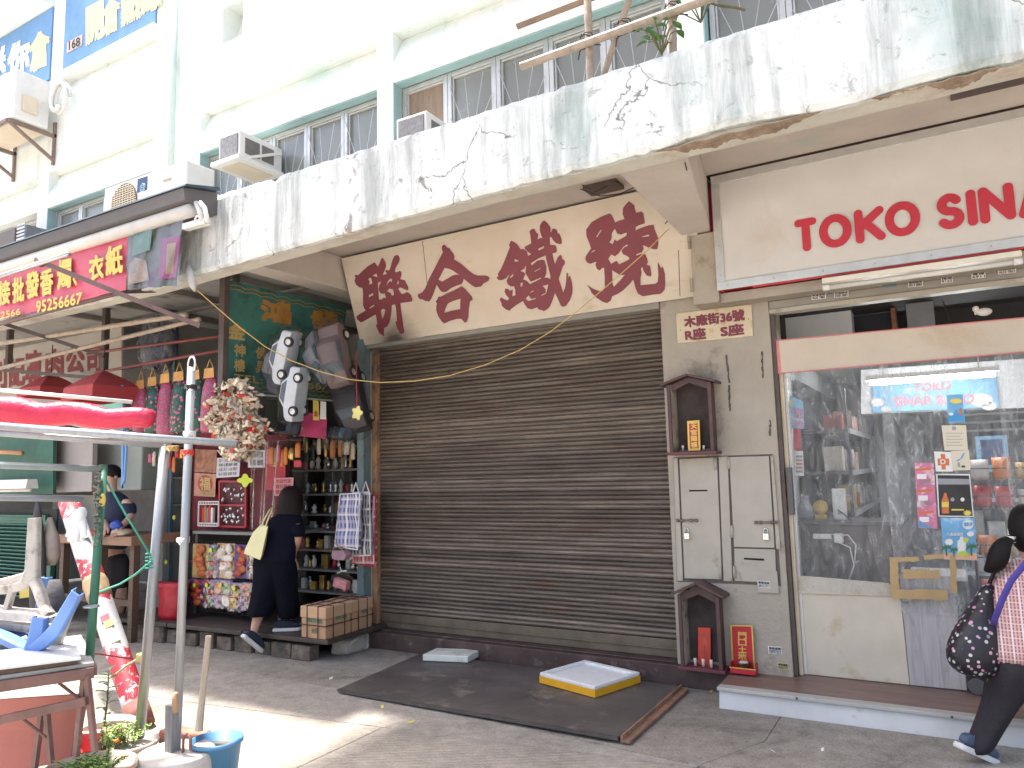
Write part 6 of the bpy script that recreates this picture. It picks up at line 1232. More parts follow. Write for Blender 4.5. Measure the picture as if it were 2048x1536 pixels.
for k, z in enumerate(SZ):
    n = 12
    for i in range(n):
        m_, nm = rr.choice(ON); cx = xl+.05+(xr-xl-.08)*(i+.5)/n; cy = .17+rr.uniform(0, .1); hh = rr.uniform(.08, .15) if k != 3 else rr.uniform(.04, .09); w_ = rr.uniform(.024, .036)
        kd = rr.random(); mb = MB()
        if kd < .4: mb.lathe([(w_*.8, 0), (w_, hh*.15), (w_*.55, hh*.4), (w_*.9, hh*.65), (w_*.5, hh*.85), (w_*.15, hh)], (cx, cy, z+.0005), 10); kn = 'vase'
        elif kd < .7: mb.blob((cx, cy, z+hh*.38), (w_, w_*.8, hh*.38), 9, 6, .003, rr).blob((cx, cy-.005, z+hh*.82), w_*.55, 8, 5); kn = 'figurine'
        else: mb.box((cx-w_, cy-.02, z+.0005), (cx+w_, cy+.02, z+hh)); kn = 'ornament_box'
        put(kn, mb, m_, smooth=kn != 'ornament_box', label='%s %s on the %s ornament shelf, place %s of twelve from the left' % (nm, kn.replace('_', ' '), lv[k], 'one two three four five six seven eight nine ten eleven twelve'.split()[i]), cat=kn.replace('_', ' '), group='ornaments on the crowded shelves', bevel=.003 if kn == 'ornament_box' else 0)
# clear curtain of the left shop
pc2 = thing('plastic_curtain', LS(640, 1180, -.35), 'clear plastic curtain gathered in folds behind the bending woman', 'curtain')
def fold(px0, px1, py0, py1, yy, amp, seed): 
    a, b = LS(px0, py0, yy), LS(px1, py0, yy); zb2 = LS((px0+px1)/2, py1, yy).z
    return MB().sheet(lambda u, v: (a.x+(b.x-a.x)*u*(1-.15*v), yy+amp*math.sin(u*15+seed+v)*(1-.3*v), a.z+(zb2-a.z)*v), 40, 16)
F3 = plastic_film('shop_curtain_film', haze=.04, rough=.1, streak=12, fres=.3)
put('film', fold(500, 560, 885, 1060, -.48, .02, 1), F3, pc2, smooth=True); put('film', fold(560, 622, 875, 1200, -.30, .04, 3), F3, pc2, smooth=True); put('film', fold(655, 700, 880, 1120, -.18, .05, 5), F3, pc2, smooth=True)
# checked woven bags on the post
def m_check(name, c1, c2, c3, sx=24, sz=14):
    m, N, L, B = nodes(name); tc = N.new('ShaderNodeTexCoord'); sp_ = N.new('ShaderNodeSeparateXYZ'); L.new(tc.outputs['Object'], sp_.inputs[0])
    def band(o, s, w_):
        a = N.new('ShaderNodeMath'); a.operation = 'MULTIPLY'; a.inputs[1].default_value = s; L.new(o, a.inputs[0]); f = N.new('ShaderNodeMath'); f.operation = 'FRACT'; L.new(a.outputs[0], f.inputs[0]); g_ = N.new('ShaderNodeMath'); g_.operation = 'LESS_THAN'; g_.inputs[1].default_value = w_; L.new(f.outputs[0], g_.inputs[0]); return g_.outputs[0]
    def sc_(o, k):
        a = N.new('ShaderNodeMath'); a.operation = 'MULTIPLY'; a.inputs[1].default_value = k; L.new(o, a.inputs[0]); return a.outputs[0]
    c = mix(N, L, sc_(band(sp_.outputs['X'], sx, .5), .8), c1, c2); c = mix(N, L, sc_(band(sp_.outputs['Z'], sz, .42), .55), c, c3); c = mix(N, L, sc_(band(sp_.outputs['X'], sx*.33, .16), .7), c, (.8, .78, .76)); c = mix(N, L, sc_(band(sp_.outputs['Z'], sz*.5, .12), .6), c, (.8, .70, .66))
    L.new(c, B.inputs['Base Color']); B.inputs['Roughness'].default_value = .5; return m
TB = m_check('blue_check', (.10, .11, .26), (.42, .43, .55), (.52, .44, .50)); TK = m_check('black_check', (.05, .05, .06), (.38, .36, .38), (.28, .26, .27)); TR = m_check('red_check', (.38, .05, .08), (.50, .22, .26), (.50, .30, .32))
def check_bag(label, tl, tr, br, bl, yy, m, edge, dep=.05):
    P4 = [LS(*p, yy) for p in (bl, br, tr, tl)]; t = thing('checked_bag', P4[0], label, 'bag', 'checked woven bags hanging on the post')
    put('cloth', MB().sheet(lambda u, v: P4[0].lerp(P4[1], u).lerp(P4[3].lerp(P4[2], u), v)+Vector((0, -.012*math.sin(u*6+v*3)-.01*math.sin(v*12), 0)), 12, 16), m, t, solid=dep, smooth=True)
    mb = MB()
    for i in range(4): mb.tube([P4[i]+Vector((0, -dep/2-.004, 0)), P4[(i+1) % 4]+Vector((0, -dep/2-.004, 0))], .006, 5)
    put('piping', mb, edge, t, kind='stuff'); c = P4[3].lerp(P4[2], .7)
    put('handle', MB().tube([c+Vector((-.04, 0, 0)), c+Vector((0, 0, .10)), c+Vector((.04, 0, 0))], .006, 5), edge, t)
check_bag('red checked woven bag, furthest right against the post', (700, 995), (754, 990), (752, 1132), (708, 1126), -.20, TR, RED, .03)
check_bag('black checked woven bag between the blue and the red one', (708, 985), (742, 984), (744, 1110), (709, 1112), -.27, TK, WHITEP, .035)
check_bag('blue checked woven bag hanging in front on the post', (684, 988), (724, 986), (719, 1099), (674, 1092), -.34, TB, WHITEP, .045)
t = thing('gift_box', LS(683, 1170, -.4), 'clear bow topped box with pink packets hanging beside the cartons', 'box'); c = LS(683, 1165, -.42)
Rm = Matrix.Translation(c) @ Matrix.Rotation(R(12), 4, 'Y'); put('packets', MB().box((-.075, -.03, -.05), (.085, .03, .03)).xf(Rm), mat('pink_packets', (.60, .24, .26), .4, .35, 16, .05), t, bevel=.004); put('film', MB().prism([(-.09, -.045, -.06), (.1, -.045, -.06), (.1, -.045, .05), (.0, -.045, .10), (-.09, -.045, .05)], (0, .09, 0)).xf(Rm), WRAP, t); put('bow', MB().tube([c+Vector((-.05, 0, .08)), c+Vector((0, 0, .10)), c+Vector((-.02, 0, .14)), c+Vector((.0, 0, .10)), c+Vector((.06, 0, .11))], .006, 5), WHITEP, t)
t = thing('lantern_box', LS(683, 1110, -.38), 'pink boat shaped paper lantern hanging below the blue checked bag', 'lantern'); c = LS(682, 1107, -.38); put('paper', MB().prism([c+Vector((-.08, -.04, -.02)), c+Vector((-.05, -.04, -.055)), c+Vector((.07, -.04, -.055)), c+Vector((.10, -.04, -.01)), c+Vector((.06, -.04, .03)), c+Vector((-.05, -.04, .03))], (0, .08, 0)), mat('mauve_paper', (.34, .20, .24), .5), t); put('cord', MB().tube([c+Vector((-.08, -.04, -.02)), c+Vector((-.06, -.02, .10)), c+Vector((.10, -.02, -.01))], .004, 4), CORD, t)
put('white_carton', MB().box((-5.25, -.2, LS(715, 1120, -.2).z), (-4.97, .08, LS(715, 1105, -.2).z)), WHITEP, label='flat white carton on the shelf behind the checked bags', cat='box', bevel=.003)
pk = paper('red_packet_set', [(598, 872), (652, 878), (654, 835), (606, 822)], -.62, mat('crimson_packet', (.36, .03, .10), .5, .25, 14, .05), 'crimson packet sheet with yellow slips below the silver cars', 'packet'); plate('slip', [(626, 840), (638, 841), (637, 802), (626, 800)], -.625, .002, BY, pk); plate('slip', [(640, 838), (652, 839), (652, 804), (641, 802)], -.625, .002, PAPER, pk); words('金', [(628, 832), (636, 833), (636, 822), (628, 821)], -.627, FUR, pk, .03)
put('packed_clothes', MB().blob(LS(315, 690, -.8), (.30, .14, .30), 12, 8, .03, random.Random(3)), plastic_film('blue_parcel_film', (.55, .58, .68), .3, .12, 10), smooth=True, label='clear plastic parcel with dark blue contents above the floral bags', cat='parcel'); put('parcel_filling', MB().blob(LS(318, 690, -.75), (.24, .09, .24), 10, 7, .03, random.Random(2)), mat('dark_blue_goods', (.05, .06, .12), .5, .5, 12, .2), smooth=True, label='dark blue goods inside the clear plastic parcel', cat='goods')
# hanging packets that crowd the opening
PCOL = [(RED, 'red'), (GLD, 'gilt'), (mat('rose_packet', (.55, .10, .20), .4, .25, 14, .05), 'rose'), (mat('cream_packet', (.62, .54, .42), .5, .2, 14, .05), 'cream'), (mat('black_packet', (.03, .03, .035), .35, .3, 14, .05), 'black'), (mat('orange_packet', (.60, .20, .04), .4, .2, 14, .05), 'orange')]
rr = random.Random(33)
for i in range(30):
    row_, k = divmod(i, 10); px = (536, 598, 300)[row_]+k*(6.8, 13.5, 8)[row_]+rr.uniform(-2, 2); py = (893, 884, 905)[row_]+rr.uniform(-8, 8); yy = (-.40, -.08, -.42)[row_]-.02*(k % 2)
    m_, nm = PCOL[rr.randrange(6)]; c = LS(px, py, yy); w_ = rr.uniform(.022, .04); h_ = rr.uniform(.09, .19)
    t = thing('hanging_packet', c, '%s packet, number %s from the left in the %s hanging row' % (nm, 'one two three four five six seven eight nine ten'.split()[k], ('red board', 'ornament shelf', 'dark shelf')[row_]), 'packet', 'packets hanging in rows in the left shop')
    put('packet', MB().rings([[c+Vector((w_*a*math.cos(q_*math.pi/4), .018*b*math.sin(q_*math.pi/4), -h_*z)) for q_ in range(8)] for a, b, z in ((.5, .2, 0), (.95, .7, .12), (1, 1, .5), (.95, .8, .88), (.9, .2, 1))]), m_, t, smooth=True)
    put('hook', MB().tube([c, c+Vector((0, 0, .06))], .003, 4), WIRE, t)
for row_, (a, b, py, yy) in enumerate(((530, 605, 880, -.41), (594, 735, 872, -.09), (294, 380, 892, -.43))): put('hanging_rod', MB().tube([LS(a, py, yy), LS(b, py, yy)], .006, 6), IRON, label='thin dark rod carrying the packets of the %s row' % ('red board', 'ornament shelf', 'dark shelf')[row_], cat='rod')
# ------------------------------------------------------------------ meat stall further left
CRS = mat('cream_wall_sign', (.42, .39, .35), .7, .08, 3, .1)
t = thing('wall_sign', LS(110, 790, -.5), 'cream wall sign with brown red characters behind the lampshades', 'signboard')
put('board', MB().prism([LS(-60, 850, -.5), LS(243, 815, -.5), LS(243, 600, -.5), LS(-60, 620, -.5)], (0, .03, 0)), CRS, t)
BRD = mat('brown_red_paint', (.22, .045, .05), .6, .15, 6, .05)
for ch, a, b, yt, yb_ in (('利', -22, 12, 722, 778), ('記', 18, 49, 718, 772), ('凍', 52, 82, 705, 766), ('肉', 92, 126, 702, 752), ('公', 133, 168, 698, 746), ('司', 174, 202, 692, 746)): words(ch, [(a, yb_), (b, yb_-3), (b, yt-3), (a, yt)], -.503, BRD, t, .05, 'character')
GDR = mat('green_door_paint', (.02, .11, .075), .5, .2, 4, .1, 40, dirt=(.05, .16, .12), dscale=4, dth=.55)
t = thing('green_stall_cabinet', LS(60, 1230, -.75), 'dark green wooden stall cabinet with louvred door at the far left', 'cabinet')
put('panel', MB().prism([LS(-60, 990, -.75), LS(106, 988, -.75), LS(106, 850, -.75), LS(-60, 850, -.75)], (0, .04, 0)), GDR, t, bevel=.004)
xr_ = LS(104, 1100, -.75).x; xl_ = LS(-60, 1100, -.75).x
put('door_stile', MB().box((xr_-.17, -.76, .1), (xr_, -.71, LS(60, 1040, -.75).z)), GDR, t, bevel=.004)
put('door_rail', MB().box((xl_, -.755, LS(60, 1042, -.75).z-.03), (xr_-.171, -.715, LS(60, 1030, -.75).z)), GDR, t)
for k in range(22): put('louvre', MB().obox((( xl_+xr_-.18)/2, -.735, .25+k*.045), ((xr_-.175-xl_)/2, 0, 0), (0, .02, -.014), (0, .004, .006)), GDR, t)
put('door_back', MB().box((xl_, -.70, .1), (xr_-.02, -.68, 1.3)), DARK, t)
put('yellow_label', MB().prism([LS(39, 1197, -.79), LS(61, 1194, -.79), LS(59, 1172, -.79), LS(39, 1174, -.79)], (0, .003, 0)), BY, t)
put('wooden_roller', MB().tube([LS(-40, 902, -.95), LS(44, 906, -.95)], .028, 12), mat('pale_wood', (.50, .27, .12), .5, .1, 5, .05), smooth=True, label='pale wooden rod across the green cabinet', cat='rod')
t = thing('stall_lamp', LS(35, 975, -.95), 'long white lamp hood hanging in front of the green cabinet', 'lamp'); a, b = LS(-60, 960, -.95), LS(66, 958, -.95)
put('hood', MB().prism([Vector((a.x, -1.03, b.z-.11)), Vector((a.x, -.88, b.z-.11)), Vector((a.x, -.90, b.z)), Vector((a.x, -1.01, b.z))], (b.x-a.x, 0, 0)), WHITEP, t, bevel=.006); put('tube', MB().tube([Vector((a.x, -.955, b.z-.13)), Vector((b.x-.03, -.955, b.z-.13))], .018, 8), WHITEP, t, smooth=True)
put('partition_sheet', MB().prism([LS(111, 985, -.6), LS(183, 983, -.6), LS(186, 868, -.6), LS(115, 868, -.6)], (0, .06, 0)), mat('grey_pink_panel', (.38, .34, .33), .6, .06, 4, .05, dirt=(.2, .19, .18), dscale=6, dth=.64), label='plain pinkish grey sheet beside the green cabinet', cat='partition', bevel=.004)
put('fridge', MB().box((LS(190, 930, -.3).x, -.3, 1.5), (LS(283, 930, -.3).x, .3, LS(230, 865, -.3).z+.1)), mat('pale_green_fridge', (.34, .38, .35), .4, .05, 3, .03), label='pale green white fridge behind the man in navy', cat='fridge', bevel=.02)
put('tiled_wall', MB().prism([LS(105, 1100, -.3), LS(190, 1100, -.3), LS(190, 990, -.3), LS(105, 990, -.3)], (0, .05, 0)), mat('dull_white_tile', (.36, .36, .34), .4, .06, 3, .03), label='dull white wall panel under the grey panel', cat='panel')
t = thing('meat_table', LS(225, 1140, -1.0), 'heavy wooden meat table behind the leaning pole', 'table')
za = LS(225, 1072, -1.0).z; a, b = LS(115, 1075, -1.0), LS(272, 1075, -1.0)
put('top', MB().box((a.x, -1.05, za-.09), (b.x, -.45, za)), mat('worn_table_wood', (.26, .15, .09), .6, .25, 4, .15, 30, stretch=(1, 6, 6)), t, bevel=.008)
for x in (a.x+.1, (a.x+b.x)/2+.1, b.x-.06): put('leg', MB().box((x-.035, -1.0, 0), (x+.035, -.93, za-.091)), WOODD, t)
put('lower_rail', MB().box((a.x+.1, -.99, .35), (b.x-.05, -.94, .41)), WOODD, t)
for i, (px, m_, lb) in enumerate(((195, mat('meat_red', (.5, .06, .05), .4, .3, 12, .2), 'red packed meat tray on the wooden table'), (245, mat('paper_wrap', (.5, .38, .25), .7, .2, 12, .3), 'crumpled brown wrapping paper on the wooden table'))): put('meat_tray' if i == 0 else 'wrapping_paper', MB().blob(LS(px, 1066, -.95), (.12, .1, .04), 12, 6, .012, random.Random(i)), m_, smooth=True, label=lb, cat=('meat tray', 'paper')[i])
put('grey_bag', MB().rings([[LS(100, 1085+dy, -1.5)+Vector((w_*math.cos(k*.524)*(1+.1*math.sin(k*2.3)), w_*.6*math.sin(k*.524), 0)) for k in range(12)] for dy, w_ in ((-50, .03), (-35, .06), (-10, .12), (25, .13), (45, .07))]), mat('taupe_bag', (.32, .27, .23), .8, .15, 8, .4, 20, bdist=.02), smooth=True, label='hanging taupe cloth bag left of the leaning pole', cat='bag')
put('dark_apron', MB().rings([[LS(75, 1010+dy, -1.6)+Vector((w_*math.cos(k*.524), w_*.4*math.sin(k*.524), 0)) for k in range(12)] for dy, w_ in ((-5, .03), (15, .06), (60, .10), (120, .13), (200, .12), (240, .06))]), mat('dark_cloth', (.045, .04, .045), .85, .2, 8, .3, 20), smooth=True, label='dark cloth hanging behind the grey plastic chair', cat='cloth')
put('blue_strap', MB().tube([LS(244, 770, -1.2), LS(246, 880, -1.2), LS(245, 976, -1.2), LS(249, 960, -1.2), LS(255, 860, -1.2)], .014, 6), mat('blue_strap', (.18, .38, .72), .5, .08, 6, .03), smooth=True, label='light blue strap hanging beside the big red lampshade', cat='strap')

# ------------------------------------------------------------------ people
SKIN = mat('skin', (.52, .31, .22), .55, .08, 6, .05, 60); HAIR = mat('dark_hair', (.010, .007, .007), .6, .3, 20, .5, 90, stretch=(4, 4, .5), spec=.2); HAIRB = mat('brown_black_hair', (.018, .009, .009), .6, .35, 16, .5, 90, stretch=(4, 4, .5), spec=.2)
NAVY = mat('navy_cotton', (.006, .007, .015), .9, .15, 6, .3, 25, bdist=.01, spec=.12); NAVYT = mat('navy_crinkle', (.005, .0055, .011), .9, .25, 30, .7, 55, stretch=(2.2, 2.2, .6), bdist=.01, spec=.12)
def body(name, segs, parent, m=SKIN, sub=2):
    """continuous figure: list of chains of (point, radius); the first chain carries the others"""
    me = bpy.data.meshes.new(name); V = []; E_ = []; Rr = []; idx = {}
    off = wloc(parent)
    for chn in segs:
        prev = None
        for p, r_ in chn:
            key = tuple(round(c, 4) for c in p)
            if key not in idx: idx[key] = len(V); V.append(Vector(p)-off); Rr.append(r_)
            if prev is not None: E_.append((prev, idx[key]))
            prev = idx[key]
    me.from_pydata(V, E_, []); o = bpy.data.objects.new(name, me); COL.objects.link(o); o.parent = parent
    md = o.modifiers.new('skin', 'SKIN'); md.use_smooth_shade = True
    for i, sv in enumerate(me.skin_vertices[0].data):
        rr_ = Rr[i]; sv.radius = rr_ if isinstance(rr_, tuple) else (rr_, rr_)
    me.skin_vertices[0].data[0].use_root = True
    s2 = o.modifiers.new('sub', 'SUBSURF'); s2.levels = sub; s2.render_levels = sub
    me.materials.append(m); return o
def ell(c, w_, d_, wa, da, n=20, pw=1.0, wob=0, ph=0):
    c = Vector(c); return [c+wa*(w_*math.cos(2*math.pi*k/n)*(1+wob*math.sin(k*2.1+ph)))+da*(d_*math.sin(2*math.pi*k/n)*(1+wob*math.sin(k*1.7+ph))) for k in range(n)]
def shoe(c, fd, L_, m, parent, lift=0):
    """low sneaker: white sole, dark upper; fd horizontal heel-to-toe, lift raises the heel"""
    fd = Vector(fd).normalized(); sd = Vector((-fd.y, fd.x, 0)); c = Vector(c); up = Vector((0, 0, 1))
    if lift: fd = (fd*math.cos(lift)-up*math.sin(lift)).normalized(); up = sd.cross(fd) if sd.cross(fd).z > 0 else fd.cross(sd)
    prof = [(-.5, .30, .5), (-.42, .36, .8), (-.1, .34, .9), (.2, .40, .75), (.42, .34, .5), (.5, .18, .35)]
    rg = lambda h0, sc: [c+fd*(x*L_*sc)+sd*(w_*L_*.42*sc*s)+up*h0 for s in (1,) for x, w_, _ in prof]+[c+fd*(x*L_*sc)-sd*(w_*L_*.42*sc)+up*h0 for x, w_, _ in reversed(prof)]
    top = lambda k: [c+fd*(x*L_*.97)+sd*(w_*L_*.40*(1-k*.45))+up*(.03+h_*.085*k) for x, w_, h_ in prof]+[c+fd*(x*L_*.97)-sd*(w_*L_*.40*(1-k*.45))+up*(.03+h_*.085*k) for x, w_, h_ in reversed(prof)]
    s_ = put('shoe', MB().rings([top(0), top(.5), top(.9), top(1.0)]), m, parent, smooth=True, subsurf=1)
    put('sole', MB().rings([rg(0, 1.0), rg(.012, 1.03), rg(.03, 1.0)]), WHITEP, s_, bevel=.004)
SHOE = mat('navy_canvas', (.02, .028, .05), .8, .2, 10, .2, 60); SHOE2 = mat('slate_canvas', (.08, .11, .17), .8, .2, 10, .2, 60); SOCK = mat('white_sock', (.70, .68, .65), .9, .05, 8, .2, 60)
# woman bending over the counter
wy = -.74
pw = thing('person', LS(540, 1290, -.62), 'woman in navy top and wide trousers bending over the shop counter', 'person')
wa = Vector((math.cos(R(18)), math.sin(R(18)), 0)); da = Vector((-math.sin(R(18)), math.cos(R(18)), 0)); PXM = .00478
f1 = LS(503, 1290, -.95); f2 = at(575, 1262, z=.206)
hip = LS(548, 1125, wy); che = LS(566, 1060, wy+.08); nk = LS(577, 1032, wy+.14); hd = LS(583, 1004, wy+.18)
k1 = LS(528, 1190, wy-.06); k2 = LS(572, 1190, wy+.08); a1 = LS(508, 1262, -.90); a2 = LS(576, 1244, -.62)
shl_ = LS(543, 1050, wy+.08); shr_ = LS(597, 1050, wy+.10); elr = LS(594, 1085, wy+.12); har = LS(587, 1112, wy+.22); ell_ = LS(533, 1082, wy+.20); hal = LS(545, 1078, wy+.42)
rarm = [(che, .085), (shr_, .05), (elr, .040), (har, .024)]
segs = [[(hip, .12), (che, .085), (nk, .045), (hd-Vector((0, 0, .03)), .06), (hd+Vector((0, .01, .05)), .075)], [(hip, .13), (k1, .075), (a1, .036), (f1+Vector((0, .02, .05)), .03)], [(hip, .13), (k2, .075), (a2, .036), (f2+Vector((0, .0, .04)), .03)], rarm, [(che, .085), (shl_, .05), (ell_, .04), (hal, .024)]]
for hnd, dirv in ((har, Vector((-.1, .35, -.9))), (hal, Vector((.4, .8, -.3)))):
    dn = dirv.normalized(); sd = dn.cross(Vector((0, 0, 1))).normalized(); palm = hnd+dn*.05
    segs.append([(hnd, .024), (palm, (.018, .026))])
    for j, (o_, l_) in enumerate(((-.028, .055), (-.010, .068), (.008, .064), (.025, .050))): segs.append([(palm, (.018, .026)), (palm+sd*o_+dn*.03, .009), (palm+sd*o_*1.15+dn*(.03+l_)+Vector((0, 0, -.012)), .0075)])
    segs.append([(hnd, .024), (hnd+dn*.03-sd*.035, .010), (hnd+dn*.065-sd*.05, .008)])
body('body', segs, pw)
top = [ell(LS(548, 1135, wy), .205, .13, wa, da, wob=.03), ell(LS(550, 1115, wy), .20, .13, wa, da, wob=.02), ell(LS(554, 1085, wy+.03), .178, .125, wa, da, wob=.02), ell(LS(562, 1062, wy+.07), .185, .125, wa, da), ell(LS(569, 1045, wy+.08), .19, .12, wa, da), ell(LS(573, 1034, wy+.10), .15, .10, wa, da), ell(LS(576, 1026, wy+.13), .085, .075, wa, da), ell(LS(577, 1022, wy+.14), .06, .06, wa, da)]
put('top', MB().rings(top), NAVY, pw, smooth=True, subsurf=1)
put('sleeve', MB().rings([ell(shr_+Vector((-.03, 0, .02)), .075, .075, wa, da, 14), ell(shr_.lerp(elr, .3), .068, .07, wa, da, 14), ell(shr_.lerp(elr, .75)+Vector((.003, 0, 0)), .062, .068, wa, da, 14, wob=.04)]), NAVY, pw, smooth=True, subsurf=1); put('sleeve', MB().rings([ell(shl_+Vector((.03, 0, .02)), .075, .075, wa, da, 14), ell(shl_.lerp(ell_, .4), .068, .07, wa, da, 14), ell(shl_.lerp(ell_, .9), .062, .066, wa, da, 14)]), NAVY, pw, smooth=True, subsurf=1)
def leg_cloth(pts, m, parent, n=18): return put('trouser_leg', MB().rings([ell(c, w_, d_, wa, da, n, wob=.05, ph=i) for i, (c, w_, d_) in enumerate(pts)]), m, parent, smooth=True, subsurf=1)
leg_cloth([(LS(548, 1105, wy), .195, .12), (LS(545, 1125, wy), .20, .14), (LS(538, 1160, wy-.02), .14, .14), (LS(529, 1195, wy-.05), .125, .13), (LS(521, 1222, wy-.11), .115, .12), (LS(518, 1234, wy-.13), .115, .12)], NAVYT, pw)
leg_cloth([(LS(552, 1110, wy), .19, .12), (LS(560, 1140, wy+.02), .165, .14), (LS(570, 1180, wy+.06), .115, .12), (LS(576, 1215, wy+.07), .10, .11), (LS(577, 1240, wy+.07), .098, .105)], NAVYT, pw)
put('hair', MB().rings([ell(hd+Vector((0, .0, .155)), .03, .03, wa, da, 16), ell(hd+Vector((0, -.005, .14)), .075, .08, wa, da, 16), ell(hd+Vector((0, -.01, .08)), .112, .115, wa, da, 16), ell(hd+Vector((0, -.02, .0)), .12, .12, wa, da, 16, wob=.03), ell(hd+Vector((.01, -.035, -.09)), .122, .105, wa, da, 16, wob=.05), ell(hd+Vector((.015, -.05, -.17)), .115, .075, wa, da, 16, wob=.08), ell(hd+Vector((.02, -.06, -.225)), .09, .04, wa, da, 16, wob=.12)]), HAIRB, pw, smooth=True, subsurf=1)
put('sock', MB().tube([a1+Vector((0, 0, -.06)), a1+Vector((0, -.005, -.03))], .042, 12), SOCK, pw, smooth=True); put('sock', MB().tube([a2+Vector((0, 0, -.045)), a2+Vector((0, 0, -.015))], .042, 12), SOCK, pw, smooth=True)
shoe(f1+Vector((.0, .0, .0)), (.25, 1, 0), .25, SHOE, pw, lift=.75); shoe(f2+Vector((0, .0, .002)), (.75, .55, 0), .25, SHOE, pw)
YB = mat('pale_yellow_leather', (.68, .62, .33), .45, .05, 5, .08, 60)
tb = thing('tote_bag', LS(513, 1120, -.75), 'pale yellow leather tote bag on the shoulder of the woman in navy', 'bag')
yb_ = -.93; Bq = lambda px, py, dy=0: LS(px, py, yb_+dy)
put('bag_body', MB().rings([[Bq(487, 1108), Bq(520, 1121), Bq(529, 1108, .10), Bq(500, 1097, .12)], [Bq(489, 1100), Bq(523, 1112), Bq(531, 1098, .11), Bq(502, 1088, .13)], [Bq(505, 1065, .03), Bq(531, 1075, .03), Bq(535, 1068, .09), Bq(514, 1060, .10)], [Bq(520, 1050, .05), Bq(536, 1053, .05), Bq(537, 1051, .07), Bq(523, 1049, .07)]]), YB, tb, bevel=.008)
for dx in (0, 9): put('strap', MB().tube([Bq(522+dx, 1054, .05), Bq(529+dx*.8, 1038, .06), Bq(538+dx*.6, 1022, .10), Bq(544+dx*.4, 1015, .16), Bq(547+dx*.3, 1030, .34)], .007, 6), YB, tb, smooth=True)

# woman at the right edge, walking up to the shop
py_ = -.78
pr = thing('person', at(2000, 1500, y=py_), 'woman in red checked shirt and dark trousers walking past the right shop', 'person')
wa2 = Vector((math.cos(R(25)), math.sin(R(25)), 0)); da2 = Vector((-math.sin(R(25)), math.cos(R(25)), 0))
T = lambda px, py, dy=0: at(px, py, y=py_+dy)
hip = T(2045, 1320); che = T(2062, 1180, .03); nk = T(2062, 1112, .05); hd = T(2062, 1068, .07)
kn = T(2004, 1395, .02); an = T(1948, 1502, -.04); ft = T(1935, 1520, -.05); kn2 = T(2095, 1400, .16); an2 = T(2100, 1452, .35); 
sl2 = T(2016, 1150, .02); el2 = T(2003, 1225, .10); wr2 = T(2012, 1262, .22); sr2 = T(2110, 1150, .06); er2 = T(2122, 1230, .10); hr2 = T(2122, 1275, .2)
segs = [[(hip, .125), (che, .12), (nk, .05), (hd-Vector((0, 0, .04)), .06), (hd+Vector((0, .02, .05)), .08)], [(hip, .125), (kn, .075), (an, .036)], [(hip, .125), (kn2, .075), (an2, .038)], [(che, .11), (sl2, .055), (el2, .042), (wr2, .026)], [(che, .11), (sr2, .055), (er2, .042), (hr2, .026)]]
for hnd in (wr2, hr2):
    dn = Vector((.1, .55, -.8)).normalized(); sd = dn.cross(Vector((0, 0, 1))).normalized(); palm = hnd+dn*.05; segs.append([(hnd, .026), (palm, (.018, .028))])
    for o_, l_ in ((-.028, .055), (-.010, .068), (.008, .064), (.025, .050)): segs.append([(palm, (.018, .028)), (palm+sd*o_+dn*.03, .009), (palm+sd*o_*1.15+dn*(.03+l_), .0075)])
    segs.append([(hnd, .026), (hnd+dn*.03-sd*.035, .010), (hnd+dn*.065-sd*.05, .008)])
body('body', segs, pr)
PLD = m_check('red_plaid_cotton', (.40, .10, .14), (.66, .52, .44), (.62, .42, .36), 62, 56)
put('shirt', MB().rings([ell(T(2046, 1330), .19, .135, wa2, da2, 22, wob=.04), ell(T(2046, 1300), .185, .13, wa2, da2, 22, wob=.03), ell(T(2052, 1250, .01), .168, .12, wa2, da2, 22, wob=.03), ell(T(2058, 1195, .02), .17, .12, wa2, da2, 22, wob=.02), ell(T(2062, 1155, .03), .175, .105, wa2, da2, 22), ell(T(2062, 1128, .04), .12, .08, wa2, da2, 22), ell(T(2062, 1112, .05), .062, .06, wa2, da2, 22)]), PLD, pr, smooth=True, subsurf=1)
put('sleeve', MB().rings([ell(sl2+Vector((.03, 0, .02)), .07, .075, wa2, da2, 14), ell(sl2.lerp(el2, .35), .066, .07, wa2, da2, 14, wob=.03), ell(el2+Vector((0, .02, .01)), .06, .062, wa2, da2, 14, wob=.05), ell(el2.lerp(wr2, .7), .05, .052, wa2, da2, 14, wob=.05)]), PLD, pr, smooth=True, subsurf=1); put('sleeve', MB().rings([ell(sr2, .07, .075, wa2, da2, 14), ell(er2, .06, .062, wa2, da2, 14), ell(er2.lerp(hr2, .7), .05, .052, wa2, da2, 14)]), PLD, pr, smooth=True, subsurf=1)
CHA = mat('charcoal_trousers', (.038, .034, .038), .9, .12, 6, .5, 14, bdist=.02, spec=.15)
wa = wa2; da = da2
leg_cloth([(T(2044, 1305), .17, .125), (T(2038, 1335), .165, .13), (T(2018, 1375, .01), .115, .12), (T(2002, 1405, .02), .088, .10), (T(1980, 1450, 0), .075, .085), (T(1962, 1485, -.03), .068, .075), (T(1950, 1508, -.04), .066, .072)], CHA, pr)
leg_cloth([(T(2055, 1310, .02), .16, .12), (T(2075, 1350, .08), .12, .12), (T(2094, 1400, .16), .09, .10), (T(2099, 1450, .33), .072, .08)], CHA, pr)
shoe(at(1933, 1528, z=0)+Vector((.05, .05, .03)), (.75, .65, 0), .25, SHOE2, pr, lift=.45)
